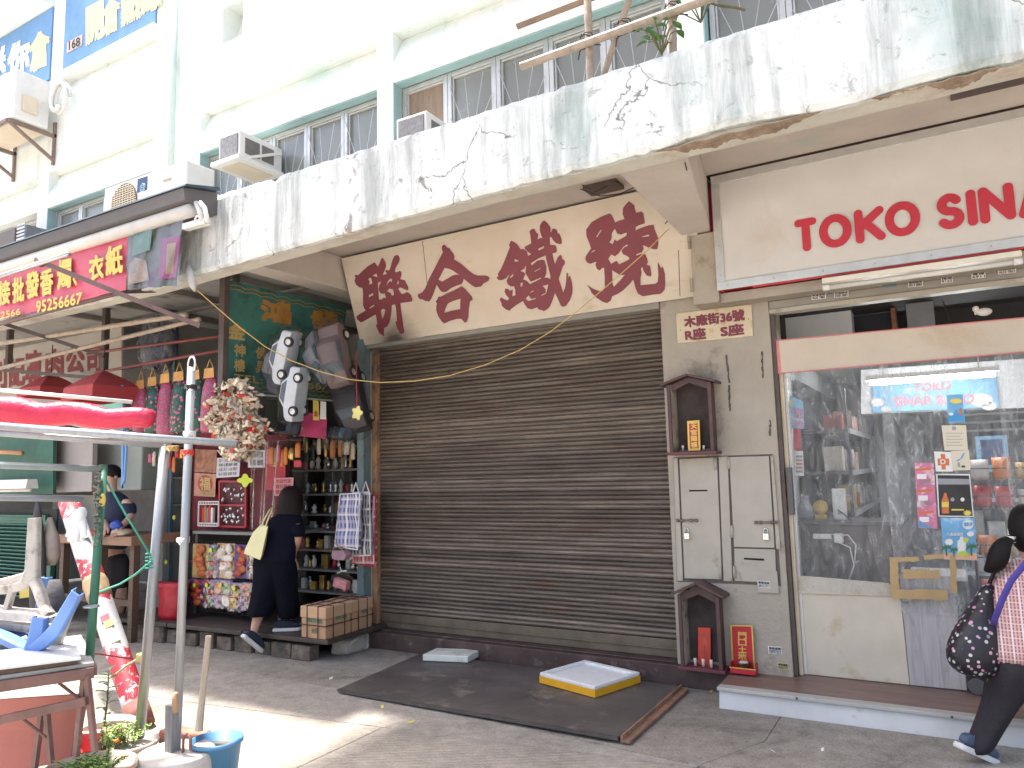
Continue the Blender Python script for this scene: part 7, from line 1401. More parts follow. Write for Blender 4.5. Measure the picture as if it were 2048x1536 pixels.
put('hair', MB().rings([ell(hd+Vector((0, 0, .165)), .03, .03, wa2, da2, 16), ell(hd+Vector((0, 0, .145)), .075, .085, wa2, da2, 16), ell(hd+Vector((0, 0, .07)), .105, .115, wa2, da2, 16), ell(hd+Vector((0, -.01, .0)), .105, .115, wa2, da2, 16), ell(hd+Vector((0, -.015, -.07)), .085, .09, wa2, da2, 16), ell(hd+Vector((0, -.01, -.11)), .05, .05, wa2, da2, 16)]), HAIR, pr, smooth=True, subsurf=1)
put('ponytail', MB().tube([T(2030, 1080, -.02), T(2016, 1078, -.05), T(2003, 1092, -.07), T(1996, 1118, -.07), T(1986, 1136, -.06), T(1967, 1142, -.04)], [.03, .025, .05, .056, .045, .008], 12), HAIR, pr, smooth=True, subsurf=1); put('hair_tie', MB().tube([T(2020, 1072, -.04), T(2020, 1084, -.04)], .027, 10), ALU, pr)
t = thing('shoulder_strap', T(2020, 1190, -.13), 'purple bag strap across the back of the checked shirt', 'strap')
put('strap', MB().tube([T(2075, 1115, -.10), T(2048, 1130, -.14), T(2022, 1162, -.15), T(2004, 1200, -.16), T(1990, 1238, -.15), T(1984, 1262, -.05)], .018, 8, sx=.35), mat('purple_webbing', (.07, .05, .28), .7, .1, 12, .2, 80), t, smooth=True)
FLB = m_floral('dark_flower_print', (.012, .010, .016), (.50, .34, .42), (.02, .015, .03), 26)
def m_spots():
    m, N, L, B = nodes('black_spotted_nylon'); mp = coordn(N, L); vo = N.new('ShaderNodeTexVoronoi'); vo.inputs['Scale'].default_value = 36; vo.inputs['Randomness'].default_value = 1; L.new(mp.outputs[0], vo.inputs['Vector'])
    f = ramp(N, L, vo.outputs['Distance'], [(.30, 1.0), (.35, 0.0)]); sp_ = ramp(N, L, vo.outputs['Color'], [(.2, (.012, .011, .016)), (.45, (.62, .58, .56)), (.7, (.55, .25, .38))]); c = mix(N, L, f.outputs[0], (.012, .011, .016), sp_.outputs[0]); L.new(c, B.inputs['Base Color']); B.inputs['Roughness'].default_value = .45; n = noise(N, L, mp, 7, 3); bumpn(N, L, B, n.outputs['Fac'], .5, .03); return m
t = thing('shopping_bag', T(1945, 1350, -.1), 'black nylon shopping bag with small pink and white print carried at the right', 'bag')
put('bag_body', MB().rings([ell(T(1957, 1352, -.08), .09, .07, wa2, da2, 16, wob=.05), ell(T(1953, 1335, -.08), .135, .10, wa2, da2, 16, wob=.06), ell(T(1949, 1305, -.08), .155, .11, wa2, da2, 16, wob=.05), ell(T(1953, 1265, -.06), .125, .10, wa2, da2, 16, wob=.05), ell(T(1962, 1225, -.03), .085, .07, wa2, da2, 16, wob=.05), ell(T(1970, 1195, 0), .05, .045, wa2, da2, 16, wob=.05), ell(T(1978, 1165, .02), .03, .025, wa2, da2, 16)]), m_spots(), t, smooth=True, subsurf=1)
put('handle', MB().tube([T(1978, 1170, .02), T(1990, 1140, .04), T(2005, 1125, .06), T(2012, 1140, .1)], .012, 7, sx=.5), RUBBER, t, smooth=True)
t = thing('trolley_base', at(1955, 1385, z=.15), 'black shopping trolley base with a small wheel behind the spotted bag', 'trolley'); a = at(1948, 1388, z=.15)
put('frame', MB().box((a.x-.03, a.y+.02, .20), (a.x+.22, a.y+.22, .32)), RUBBER, t, bevel=.01)
for dx in (.02, .19): put('wheel', MB().lathe([(0, -.015), (.045, -.015), (.05, -.01), (.05, .01), (.045, .015), (0, .015)], (0, 0, 0), 16).xf(Matrix.Translation((a.x+dx, a.y, .197)) @ Matrix.Rotation(R(90), 4, 'X')), mat('grey_wheel', (.09, .09, .09), .5), t)

# man in navy at the meat table
my = -.75
pm = thing('person', LS(230, 1150, my), 'man in a navy shirt standing behind the meat table', 'person')
wa = Vector((1, 0, 0)); da = Vector((0, 1, 0)); Mn = lambda px, py, dy=0: LS(px, py, my+dy)
hip = Mn(228, 1110); che = Mn(233, 1020); nk = Mn(226, 985); hd = Mn(221, 958); s1 = Mn(212, 1003); s2 = Mn(257, 1003); e1 = Mn(206, 1040, -.1); h1 = Mn(215, 1058, -.25); e2 = Mn(262, 1035, -.05); h2 = Mn(240, 1055, -.22)
segs = [[(hip, .12), (che, .09), (nk, .045), (hd, .07), (hd+Vector((0, 0, .07)), .08)], [(hip, .14), (Mn(222, 1190), .08), (Vector((hip.x-.1, my, .08)), .045)], [(hip, .14), (Mn(240, 1190), .08), (Vector((hip.x+.1, my, .08)), .045)], [(che, .09), (s1, .048), (e1, .045), (h1, .028)], [(che, .09), (s2, .048), (e2, .045), (h2, .028)]]
for hnd in (h1, h2):
    dn = Vector((.2, -.6, -.5)).normalized(); sd = dn.cross(Vector((0, 0, 1))).normalized(); palm = hnd+dn*.05; segs.append([(hnd, .028), (palm, (.018, .028))])
    for o_, l_ in ((-.028, .055), (-.010, .068), (.008, .064), (.025, .050)): segs.append([(palm, (.018, .028)), (palm+sd*o_+dn*.03, .009), (palm+sd*o_*1.15+dn*(.03+l_), .0075)])
    segs.append([(hnd, .028), (hnd+dn*.03-sd*.035, .010), (hnd+dn*.065-sd*.05, .008)])
body('body', segs, pm)
put('shirt', MB().rings([ell(Mn(230, 1105), .19, .15, wa, da, wob=.03), ell(Mn(232, 1060), .18, .14, wa, da, wob=.03), ell(Mn(234, 1020), .20, .14, wa, da), ell(Mn(234, 1000), .20, .12, wa, da), ell(Mn(229, 988), .10, .08, wa, da), ell(Mn(226, 982), .065, .065, wa, da)]), mat('navy_polo', (.014, .02, .05), .8, .15, 6, .2, 20), pm, smooth=True, subsurf=1)
for s_, e_ in ((s1, e1), (s2, e2)): put('sleeve', MB().rings([ell(s_, .075, .08, wa, da, 12), ell(s_.lerp(e_, .5), .068, .072, wa, da, 12), ell(s_.lerp(e_, .85), .064, .068, wa, da, 12)]), mat('navy_polo', None or (.014, .02, .05)), pm, smooth=True, subsurf=1)
leg_cloth([(Mn(229, 1100), .17, .13), (Mn(225, 1150), .12, .12), (Vector((hip.x-.09, my, .5)), .09, .1), (Vector((hip.x-.1, my, .08)), .08, .09)], CHA, pm); leg_cloth([(Mn(231, 1100), .17, .13), (Mn(238, 1150), .12, .12), (Vector((hip.x+.09, my, .5)), .09, .1), (Vector((hip.x+.1, my, .08)), .08, .09)], CHA, pm)
put('hair', MB().rings([ell(hd+Vector((0, 0, .165)), .03, .03, wa, da, 14), ell(hd+Vector((0, .01, .14)), .08, .085, wa, da, 14), ell(hd+Vector((.01, .02, .07)), .10, .10, wa, da, 14), ell(hd+Vector((.02, .035, .0)), .085, .08, wa, da, 14)]), HAIR, pm, smooth=True, subsurf=1)
put('nose', MB().blob(hd+Vector((-.02, -.085, .02)), (.014, .018, .02), 8, 6), SKIN, pm, smooth=True)
for dx in (-.045, .005): put('eye', MB().blob(hd+Vector((dx, -.078, .045)), (.010, .006, .006), 8, 5), HAIR, pm)
put('mouth', MB().blob(hd+Vector((-.02, -.075, -.025)), (.02, .006, .005), 8, 5), mat('lips', (.35, .14, .12), .5), pm)
for sx_ in (-.085, .085): put('ear', MB().blob(hd+Vector((sx_, .01, .03)), (.012, .02, .03), 8, 6), SKIN, pm, smooth=True)
put('blue_gloves', MB().blob(Mn(232, 1050, -.24), (.09, .05, .05), 10, 6, .01), mat('blue_glove', (.02, .07, .38), .5, .1, 8, .1), smooth=True, label='blue glove bundle held by the man in navy', cat='gloves')
# ------------------------------------------------------------------ street stall in the left foreground
def pole(name, a, b, r, m, label, cat='pole', n=12, mid=None): return put(name, MB().tube([a, b] if mid is None else [a, mid, b], r, n), m, smooth=True, label=label, cat=cat)
GALV = mat('galvanised_pole', (.36, .375, .39), .42, .10, 10, .1, 40, metal=.6, dirt=(.36, .35, .33), dscale=6, dth=.6, stretch=(3, 3, .6))
GRNP = mat('green_painted_pole', (.035, .15, .09), .5, .15, 6, .15, 40, dirt=(.30, .33, .31), dscale=5, dth=.6)
YS = -3.12
pole('stall_pole', LS(383, 735, YS), LS(352.5, 1502, YS), .0215, GALV, 'tall upright steel pole standing in the concrete weight'); 
pole('stall_pole', LS(330, 888, -3.02), LS(279, 1475, -3.02), .027, GALV, 'thicker steel pole tied with green rope beside the tall one')
pole('stall_bar', LS(474, 888, -3.08), LS(-60, 848, -3.85), .019, GALV, 'upper horizontal steel bar reaching past the tall pole', 'bar'); pole('stall_bar', LS(342, 891, -3.0), LS(-60, 861, -3.75), .019, GALV, 'lower horizontal steel bar ending at the thicker pole', 'bar'); pole('stall_bar', LS(112, 836, -3.5), LS(300, 884, -3.05), .018, GALV, 'thin slanting steel bar under the rolled red tarpaulin', 'bar')
pole('green_pole', LS(207, 930, -3.3), LS(178, 1335, -3.42), .021, GRNP, 'green painted steel pole standing on the table corner'); pole('stall_bar', LS(-60, 928, -3.8), LS(204, 938, -3.31), .018, mat('grey_green_bar', (.20, .24, .23), .5, .25, 6, .1), 'grey green bar joined to the green pole', 'bar'); pole('stall_bar', LS(-60, 994, -3.8), LS(166, 998, -3.36), .017, mat('grey_bar', (.20, .21, .22), .5), 'dark grey bar with the white gloves tied to its end', 'bar')
put('collar', MB().tube([LS(183, 1213, -3.42)+Vector((.035*math.cos(k*.8), .035*math.sin(k*.8), 0)) for k in range(9)], .005, 6), GALV, label='wire ring round the green pole', cat='ring')
# rolled tarpaulin
TARP = mat('red_tarpaulin', (.62, .025, .07), .32, .10, 4, .5, 9, bdist=.03)
rr = random.Random(8); pts = []; rad = []
for i in range(15):
    t_ = i/14; pts.append(LS(310, 840, -3.2).lerp(LS(-70, 817, -3.75), t_)+Vector((0, 0, .012*math.sin(i*1.3)))); rad.append((.056 if i else .05)+(.022*t_+rr.uniform(-.008, .008) if i > 3 else 0))
put('rolled_tarpaulin', MB().tube(pts, rad, 16), TARP, smooth=True, label='rolled up red tarpaulin lying on the stall bars', cat='tarpaulin', subsurf=1)
pole('white_rod', LS(-60, 775, -3.5), LS(264, 804, -2.9), .012, WHITEP, 'thin white rod above the rolled red tarpaulin', 'rod')
put('green_flap', MB().prism([LS(185, 812, -2.9), LS(244, 818, -2.9), LS(240, 805, -2.9)], (0, .01, 0)), mat('green_sheet', (.10, .33, .25), .5), label='small green sheet corner below the white rod', cat='sheet')
# ropes and ties
GRP = mat('green_rope', (.06, .36, .25), .6, .15, 30, .3, 150)
put('rope', MB().tube([LS(209, 955, -3.3), LS(255, 1035, -3.2), LS(302, 1112, -3.06)], .006, 6), GRP, smooth=True, label='taut green rope from the green pole to the thicker steel pole', cat='rope'); put('rope', MB().tube([LS(301, 1124, -3.06), LS(270, 1150, -3.0), LS(240, 1168, -2.95), LS(195, 1185, -2.8)], .006, 6), GRP, smooth=True, label='slack green rope tied round the leaning pole', cat='rope')
c = LS(306, 1122, -3.02); put('rope_turns', MB().tube([c+Vector((.036*math.cos(k*.7), .036*math.sin(k*.7), -.05+.0022*k)) for k in range(44)], .005, 6), GRP, smooth=True, label='turns of green rope round the thicker steel pole', cat='rope')
put('rope', MB().tube([LS(125, 1302, -3.3), LS(200, 1308, -3.1), LS(262, 1318, -2.75)], .005, 6), mat('maroon_cord', (.22, .05, .08), .7), smooth=True, label='thin maroon cord running to the leaning pole', cat='cord')
c = LS(286, 1316, -3.0); put('yellow_strap', MB().box(c+Vector((-.04, -.02, -.025)), c+Vector((.035, .03, .025))), mat('yellow_webbing', (.52, .45, .16), .7, .2, 30, .2), label='knotted yellow webbing on the thicker steel pole', cat='strap', bevel=.008)
put('twine', MB().tube([LS(190, 1353, -2.9), LS(225, 1354, -2.9), LS(255, 1330, -2.95), LS(280, 1316, -3.0)], .007, 6), mat('straw_twine', (.50, .43, .27), .8, .2, 20, .2), smooth=True, label='straw coloured twine below the maroon cord', cat='twine')
for i, (px, py, yy) in enumerate(((381, 775, YS), (379, 868, YS), (375, 905, YS), (366, 1080, YS), (345, 897, -3.02))):
    c = LS(px, py, yy); mb = MB(); r0 = .03
    mb.tube([c+Vector((r0*math.cos(k*.75), r0*math.sin(k*.75), -.012+.0007*k)) for k in range(36)], .004, 5); mb.tube([c+Vector((0, -.03, 0)), c+Vector((.03, -.04, -.02)), c+Vector((.05, -.03, .01))], .004, 5)
    put('wire_tie', mb, (WIRE, WHITEP, ORED, WHITEP, CORD)[i], smooth=True, label=('black wire tie near the top of the tall pole', 'white string tie where the tall pole meets the bar', 'orange wire tie just below the bar on the tall pole', 'white string tie halfway down the tall pole', 'tan cord knot at the top of the thicker pole')[i], cat='tie', kind=None)
put('pole_hook', MB().tube([LS(383, 737, YS)+Vector((.03*math.cos(k*.6-1.2), 0, .02+.045*math.sin(k*.6-1.2))) for k in range(10)], .005, 6), WHITEP, smooth=True, label='white wire hook on top of the tall pole', cat='hook')
WG = mat('white_cotton', (.74, .74, .73), .85, .06, 8, .3, 30)
g_ = thing('work_gloves', LS(163, 1030, -3.36), 'pair of white cotton gloves tied to the end of the grey bar', 'gloves'); c = LS(165, 1012, -3.4)
def glove(base, dv, parent):
    dv = Vector(dv).normalized(); sd = dv.cross(Vector((0, 1, 0))).normalized(); segs = [[(base, .026), (base+dv*.05, .030), (base+dv*.10, (.022, .038))]]; k = base+dv*.10
    for o_, l_ in ((-.036, .05), (-.012, .065), (.012, .06), (.034, .045)): segs.append([(k, (.022, .038)), (k+sd*o_+dv*.025, .013), (k+sd*o_*1.2+dv*(.025+l_), .011)])
    segs.append([(base+dv*.05, .030), (base+dv*.06-sd*.05, .014), (base+dv*.09-sd*.07, .012)]); body('glove', segs, parent, WG)
glove(c, (.15, -.1, -1), g_); glove(c+Vector((.03, -.02, -.01)), (-.35, -.1, -1), g_)
put('tangled_cords', MB().tube([LS(195+8*math.sin(k*1.9), 945+k*4.6, -3.36+.02*math.sin(k*2.7)) for k in range(34)], .006, 5), mat('grey_brown_cord', (.20, .17, .14), .8, .3, 20, .2), smooth=True, label='tangle of grey brown cords hanging on the green pole', cat='cords')
put('yellow_clip', MB().blob(LS(205, 1000, -3.34), (.02, .015, .035), 8, 6), BY, smooth=True, label='yellow plastic clip on the green pole', cat='clip')
# leaning red and white pole
def m_flake():
    m, N, L, B = nodes('flaking_red_white_paint'); tc = N.new('ShaderNodeTexCoord'); sp_ = N.new('ShaderNodeSeparateXYZ'); L.new(tc.outputs['Object'], sp_.inputs[0]); mp = coordn(N, L, obj=False)
    n = noise(N, L, mp, 11, 6, .65, .6); a = N.new('ShaderNodeMath'); a.operation = 'MULTIPLY_ADD'; a.inputs[1].default_value = .16; L.new(n.outputs['Fac'], a.inputs[0]); L.new(sp_.outputs['Z'], a.inputs[2])
    s_ = N.new('ShaderNodeMath'); s_.operation = 'MULTIPLY'; s_.inputs[1].default_value = 1.75; L.new(a.outputs[0], s_.inputs[0]); f = N.new('ShaderNodeMath'); f.operation = 'FRACT'; L.new(s_.outputs[0], f.inputs[0])
    c = ramp(N, L, f.outputs[0], [(0, (.46, .46, .45)), (.45, (.40, .41, .42)), (.47, (.28, .012, .025)), (.93, (.31, .016, .03)), (.95, (.45, .45, .43))]).outputs[0]
    n2 = noise(N, L, mp, 17, 6, .7, .4); k = ramp(N, L, n2.outputs['Fac'], [(.55, 0.0), (.57, 1.0)]); c = mix(N, L, k.outputs[0], c, (.40, .42, .43)); k2 = ramp(N, L, n2.outputs['Fac'], [(.28, 1.0), (.31, 0.0)]); c = mix(N, L, k2.outputs[0], c, (.28, .22, .18))
    L.new(c, B.inputs['Base Color']); B.inputs['Roughness'].default_value = .55; bumpn(N, L, B, k.outputs[0], .5, .004); return m
lp_ = thing('leaning_pole', at(283, 1452, z=0), 'leaning red and white painted pole with flaking paint and stickers', 'pole')
A_, B_ = at(283, 1450, z=.02), LS(138, 1005, -2.2); nP = 10
put('pole', MB().tube([A_.lerp(B_, i/nP) for i in range(nP+1)], .078, 20), m_flake(), lp_, smooth=True)
put('base_sleeve', MB().tube([A_.lerp(B_, -.002), A_.lerp(B_, .07)], .083, 20), mat('rust_brown', (.20, .075, .06), .8, .3, 8, .4, 30), lp_, smooth=True)
dP = (B_-A_).normalized()
for fr_, m_, nm in ((.55, mat('brown_tape_wrap', (.30, .21, .12), .5, .3, 10, .4, 15), 'tape_wrap'), ):
    put(nm, MB().tube([A_.lerp(B_, fr_+d_) for d_ in (-.045, -.02, .0, .03, .05)], [.081, .086, .083, .089, .080], 16), m_, lp_, smooth=True)
tocam = (CAMLOC-A_); tocam.z = 0; tocam.normalize(); sdp = dP.cross(tocam).normalized(); nrp = sdp.cross(dP)*-1 if sdp.cross(dP).dot(tocam) < 0 else sdp.cross(dP)
for fr_, m_, ou in ((.375, BY, .012), (.31, mat('orange_white_label', (.62, .42, .25), .5, .4, 20, 0), .02), (.78, PAPER, .045), (.40, mat('maroon_label', (.25, .04, .08), .5, .2, 9, 0), .0), (.88, PAPER, .05)):
    c = A_.lerp(B_, fr_)+nrp*.079+sdp*ou; put('sticker', MB().obox(c, sdp*.028, dP*.03, nrp*.003), m_, lp_)
# table with folding A-frame legs
RST = mat('rusty_brown_steel', (.19, .10, .085), .6, .25, 6, .2, 40, dirt=(.30, .26, .24), dscale=7, dth=.62)
tbx = thing('work_table', at(185, 1340, z=.72), 'old steel framed work table with a salmon panel at the lower left', 'table')
zt_ = .70
c1 = at(188, 1344, z=zt_); c2 = at(-80, 1384, z=zt_); dl_ = (c2-c1).normalized(); dw = Vector((dl_.y, -dl_.x, 0)); dw = dw if dw.x < 0 else -dw
put('front_rail', MB().bar(c1, c2, .03, .05), RST, tbx, bevel=.003); put('end_rail', MB().bar(c1+dw*.02-dl_*.0, c1+dw*.75, .03, .045), RST, tbx, bevel=.003)
put('table_top', MB().hexa([c1+Vector((0, 0, .027)), c2+Vector((0, 0, .027)), c2+dw*.8+Vector((0, 0, .027)), c1+dw*.8+Vector((0, 0, .027)), c1+Vector((0, 0, .045)), c2+Vector((0, 0, .045)), c2+dw*.8+Vector((0, 0, .045)), c1+dw*.8+Vector((0, 0, .045))]), mat('grey_table_top', (.30, .30, .29), .6, .2, 5, .1), tbx, bevel=.003)
def lg(px0, py0, px1, py1, w_=.035): return put('leg', MB().bar(at(px0, py0, y=c1.y-.03), at(px1, py1, y=c1.y-.03), w_, .02), RST, tbx, bevel=.002)
lg(174, 1352, 190, 1502); lg(169, 1352, 152, 1512); lg(93, 1420, 104, 1545); lg(84, 1420, 66, 1560)
put('cross_rail', MB().bar(at(172, 1402, y=c1.y-.05), at(-80, 1458, y=c1.y-.35), .02, .04), RST, tbx, bevel=.002)
put('brace', MB().tube([at(118, 1366, y=c1.y-.06), at(172, 1408, y=c1.y-.04)], .007, 6), RST, tbx); put('brace', MB().tube([at(30, 1425, y=c1.y-.14), at(92, 1475, y=c1.y-.08)], .007, 6), RST, tbx)
put('panel', MB().prism([at(165, 1388, y=c1.y+.12), at(140, 1520, y=c1.y+.12), at(-90, 1570, y=c1.y-.15), at(-90, 1405, y=c1.y-.15)], (.012, .03, 0)), mat('salmon_panel', (.42, .135, .105), .6, .08, 4, .08, 30), tbx, bevel=.003)
def board_on(za_, px0, py0, px1, py1, dp, th, m, lab): 
    a, b = at(px0, py0, z=za_), at(px1, py1, z=za_); put('loose_board', MB().hexa([a, b, b+dw*dp, a+dw*dp]+[p+Vector((0, 0, th)) for p in (a, b, b+dw*dp, a+dw*dp)]), m, label=lab, cat='board', bevel=.002)
board_on(zt_+.046, 155, 1328, -80, 1362, .4, .025, WOODD, 'dark brown board lying on the work table'); board_on(zt_+.073, 162, 1320, -80, 1350, .42, .012, mat('white_laminate', (.66, .68, .70), .35, .05, 4, .03), 'white laminate board lying on top of the dark board')
# upturned plastic stool and chairs piled on the table
GPL = mat('grey_beige_plastic', (.47, .43, .385), .5, .15, 6, .1, 40, dirt=(.22, .18, .15), dscale=9, dth=.53); BPL = mat('blue_plastic', (.10, .22, .52), .45, .15, 5, .08, 40, dirt=(.16, .27, .50), dscale=8, dth=.6)
yc = c1.y-.03; Q = lambda px, py, d=0: at(px, py, y=yc+d)
def uchan(pts, wds, m, parent, name, dep=.03):
    """curved plastic leg of U-shaped section: pts in the photograph, widths in metres"""
    L_ = []; n = len(pts); P_ = [Q(*p) for p in pts]; rg = []
    for i, p in enumerate(P_):
        dd = (P_[min(i+1, n-1)]-P_[max(0, i-1)]).normalized(); sd = dd.cross(FW).normalized()*wds[i]/2; bk_ = dd.cross(sd).normalized()*dep
        if bk_.dot(FW) < 0: bk_ = -bk_
        rg.append([p-sd, p-sd*.8-bk_*.3, p+sd*.8-bk_*.3, p+sd, p+sd+bk_, p+sd*.75+bk_, p+sd*.75+bk_*.1, p-sd*.75+bk_*.1, p-sd*.75+bk_, p-sd+bk_])
    return put(name, MB().rings(rg), m, parent, bevel=.002)
t = thing('plastic_chair', Q(60, 1300), 'upturned grey plastic chair on top of the pile, one leg pointing up', 'chair')
uchan([(66, 1036), (64, 1090), (62, 1140), (57, 1168)], [.055, .062, .068, .10], GPL, t, 'leg'); uchan([(60, 1150), (45, 1158), (20, 1164), (-40, 1178)], [.05, .06, .055, .055], GPL, t, 'arm', .02); uchan([(58, 1160), (42, 1172), (15, 1178), (-40, 1184)], [.05, .05, .05, .05], GPL, t, 'arm', .02)
uchan([(66, 1162), (76, 1185), (85, 1215), (93, 1232)], [.05, .05, .045, .06], GPL, t, 'back_post'); uchan([(28, 1165), (18, 1195), (8, 1230)], [.03, .03, .03], GPL, t, 'leg'); uchan([(-40, 1222), (20, 1231), (70, 1234), (104, 1240)], [.055, .055, .05, .03], GPL, t, 'seat_edge', .05)
t = thing('plastic_chair', Q(60, 1310, .05), 'lower grey plastic chair nested under the upturned one', 'chair'); 
Q0 = Q; Q = lambda px, py, d=0: at(px, py, y=yc+.05+d)
uchan([(-40, 1245), (20, 1252), (70, 1257), (104, 1258)], [.05, .05, .05, .035], GPL, t, 'seat_edge', .05); uchan([(-40, 1300), (30, 1305), (80, 1312), (106, 1312)], [.04, .04, .04, .03], GPL, t, 'seat_edge', .05); uchan([(102, 1310), (115, 1275), (128, 1240), (150, 1190)], [.05, .045, .045, .045], GPL, t, 'leg', .03)
Q = lambda px, py, d=0: at(px, py, y=yc-.06+d)
t = thing('plastic_stool', Q(70, 1300), 'upturned blue plastic stool with its legs in the air', 'stool')
uchan([(78, 1236), (74, 1262), (69, 1285), (62, 1306)], [.07, .075, .082, .09], BPL, t, 'leg'); uchan([(152, 1186), (130, 1225), (110, 1260), (88, 1283), (62, 1303)], [.05, .058, .065, .065, .06], BPL, t, 'leg'); uchan([(60, 1304), (30, 1292), (0, 1277), (-40, 1262)], [.045, .04, .04, .04], BPL, t, 'seat_rim', .05)
Q = lambda px, py, d=0: at(px, py, y=yc+.16+d)
uchan([(90, 1155), (86, 1190), (78, 1230), (70, 1262)], [.05, .055, .06, .06], BPL, t, 'leg', .03)
Q = lambda px, py, d=0: at(px, py, y=yc-.06+d)
put('seat', MB().prism([Q(60, 1300, .03), Q(-30, 1262, .03), Q(10, 1240, .25), Q(100, 1272, .25)], (0, 0, .012)), BPL, t, bevel=.004); put('label', MB().prism([Q(40, 1275, -.02), Q(55, 1278, -.02), Q(52, 1270, -.02)], (0, .002, 0)), PAPER, t)
put('dark_jacket', MB().rings([[at(110, 1195+dy, y=yc+.12)+Vector((w_*math.cos(k*.524)*(1+.12*math.sin(k*2)), w_*.6*math.sin(k*.524), 0)) for k in range(12)] for dy, w_ in ((-35, .04), (-10, .06), (30, .09), (60, .07), (75, .03))]), mat('charcoal_cloth', (.06, .058, .065), .8, .2, 8, .4, 15, bdist=.03), smooth=True, label='charcoal jacket hanging between the stool legs', cat='jacket')

# ------------------------------------------------------------------ pots, buckets and weight in the foreground
CON = mat('pale_concrete', (.50, .47, .43), .9, .12, 6, .5, 40, dirt=(.36, .33, .30), dscale=6, dth=.55)
wc = at(352, 1503, z=.24); t = thing('concrete_weight', (wc.x, wc.y, 0), 'round concrete weight holding the tall steel pole', 'weight')
put('block', MB().lathe([(.19, 0), (.20, .03), (.195, .21), (.185, .24), (.17, .245), (.0, .245)], (wc.x, wc.y, 0), 28), CON, t, smooth=False, bevel=.006)
put('sleeve', MB().obox(at(353, 1455, y=YS)-Vector((0, .02, .05)), (.028, 0, 0), (0, .028, 0), (-.002, 0, .17)), mat('grey_weathered_wood', (.20, .20, .20), .8, .25, 8, .3, stretch=(4, 4, .5)), t, bevel=.003); put('lifting_eye', MB().tube([at(366, 1505, y=YS-.03), at(367, 1476, y=YS-.03), at(374, 1468, y=YS-.03), at(381, 1476, y=YS-.03), at(381, 1500, y=YS-.03)], .007, 8), mat('rusty_rod', (.20, .09, .06), .8), t, smooth=True)
put('tool_handle', MB().tube([at(352, 1385, y=YS-.05), at(350, 1398, y=YS-.05), at(351, 1425, y=YS-.05)], [.012, .016, .013], 10), mat('tool_wood', (.40, .24, .14), .5), smooth=True, label='short wooden tool handle stuck behind the pole sleeve', cat='tool')
put('red_brick', MB().obox(at(370, 1477, y=YS+.2), (.14, .02, 0), (-.01, .05, 0), (0, 0, .045)), mat('red_brick', (.42, .17, .12), .9, .15, 8, .5, 40), label='red brick lying on the concrete weight behind the pole', cat='brick', bevel=.008)
def bucket(name, c, r0, r1, h, m, label, cat='bucket', rim=.008, soil=None, fill=.85):
    t = thing(name, (c.x, c.y, 0), label, cat)
    put('wall', MB().lathe([(r0, 0), (r1, h), (r1+rim, h), (r1+rim, h-.018), (r1+.001, h-.02)] if False else [(0, .004), (r0, 0), (r0+(r1-r0)*.93, h*.93), (r1+rim, h*.93), (r1+rim, h), (r1-.006, h), (r0-.004, .012), (0, .012)], (c.x, c.y, 0), 30), m, t, smooth=True)
    if soil: put('soil', MB().lathe([(0, h*fill-.03), (r0+(r1-r0)*fill-.007, h*fill-.03), (r0+(r1-r0)*fill-.007, h*fill), (0, h*fill+.012)], (c.x, c.y, 0), 24), soil, t)
    return t
SOIL = mat('soil', (.07, .05, .035), .95, .4, 20, .8, 50, bdist=.01); PALES = mat('pebbly_soil', (.42, .40, .35), .95, .35, 30, .8, 50, bdist=.01)
bb = at(433, 1477, z=.27); bucket('blue_bucket', bb, .095, .125, .27, mat('blue_bucket_plastic', (.09, .24, .42), .45, .12, 6, .08, dirt=(.2, .33, .45), dscale=6, dth=.6), 'blue plastic bucket with a wooden stick standing in it', soil=mat('murky_fill', (.12, .10, .07), .6, .4, 12, .3), fill=.82)
put('wooden_stick', MB().tube([at(397, 1462, y=bb.y-.02), at(404, 1400, y=bb.y), at(417, 1272, y=bb.y+.02)], [.022, .017, .015], 8), mat('bare_stick', (.46, .38, .29), .7, .2, 6, .2, stretch=(4, 4, .5)), smooth=False, label='bare wooden stick standing in the blue bucket', cat='stick')
wbk = at(212, 1446, z=.20); bucket('white_pot', wbk, .13, .155, .2, mat('dirty_white_plastic', (.55, .53, .49), .5, .12, 6, .08, dirt=(.35, .32, .28), dscale=5, dth=.55), 'dirty white pot with a small dark leaved plant', 'pot', soil=SOIL)
rb = at(172, 1482, z=.19); bucket('red_basin', rb, .15, .195, .19, mat('red_basin_plastic', (.50, .02, .03), .35, .1, 5, .04), 'red plastic basin under the work table', 'basin')
fp = at(254, 1482, z=.22); bucket('flower_pot', fp, .12, .155, .22, mat('pinkish_white_pot', (.55, .46, .42), .6, .1, 5, .08), 'pinkish white pot with small orange flowers', 'pot', soil=PALES)
tp = at(178, 1533, z=.26); bucket('terracotta_pot', tp, .16, .205, .26, mat('terracotta_rim', (.56, .30, .21), .7, .12, 5, .1, dirt=(.62, .52, .44), dscale=4, dth=.5), 'wide terracotta pot of feathery green plants at the bottom edge', 'pot', soil=PALES)
LEAFD = mat('dark_leaf', (.02, .055, .025), .4, .3, 12, .1); LEAFL = mat('light_leaf', (.30, .46, .11), .55, .3, 12, .1); LEAFG = mat('fresh_leaf', (.06, .17, .035), .5, .3, 12, .1); STEMM = mat('stem', (.12, .11, .05), .7)
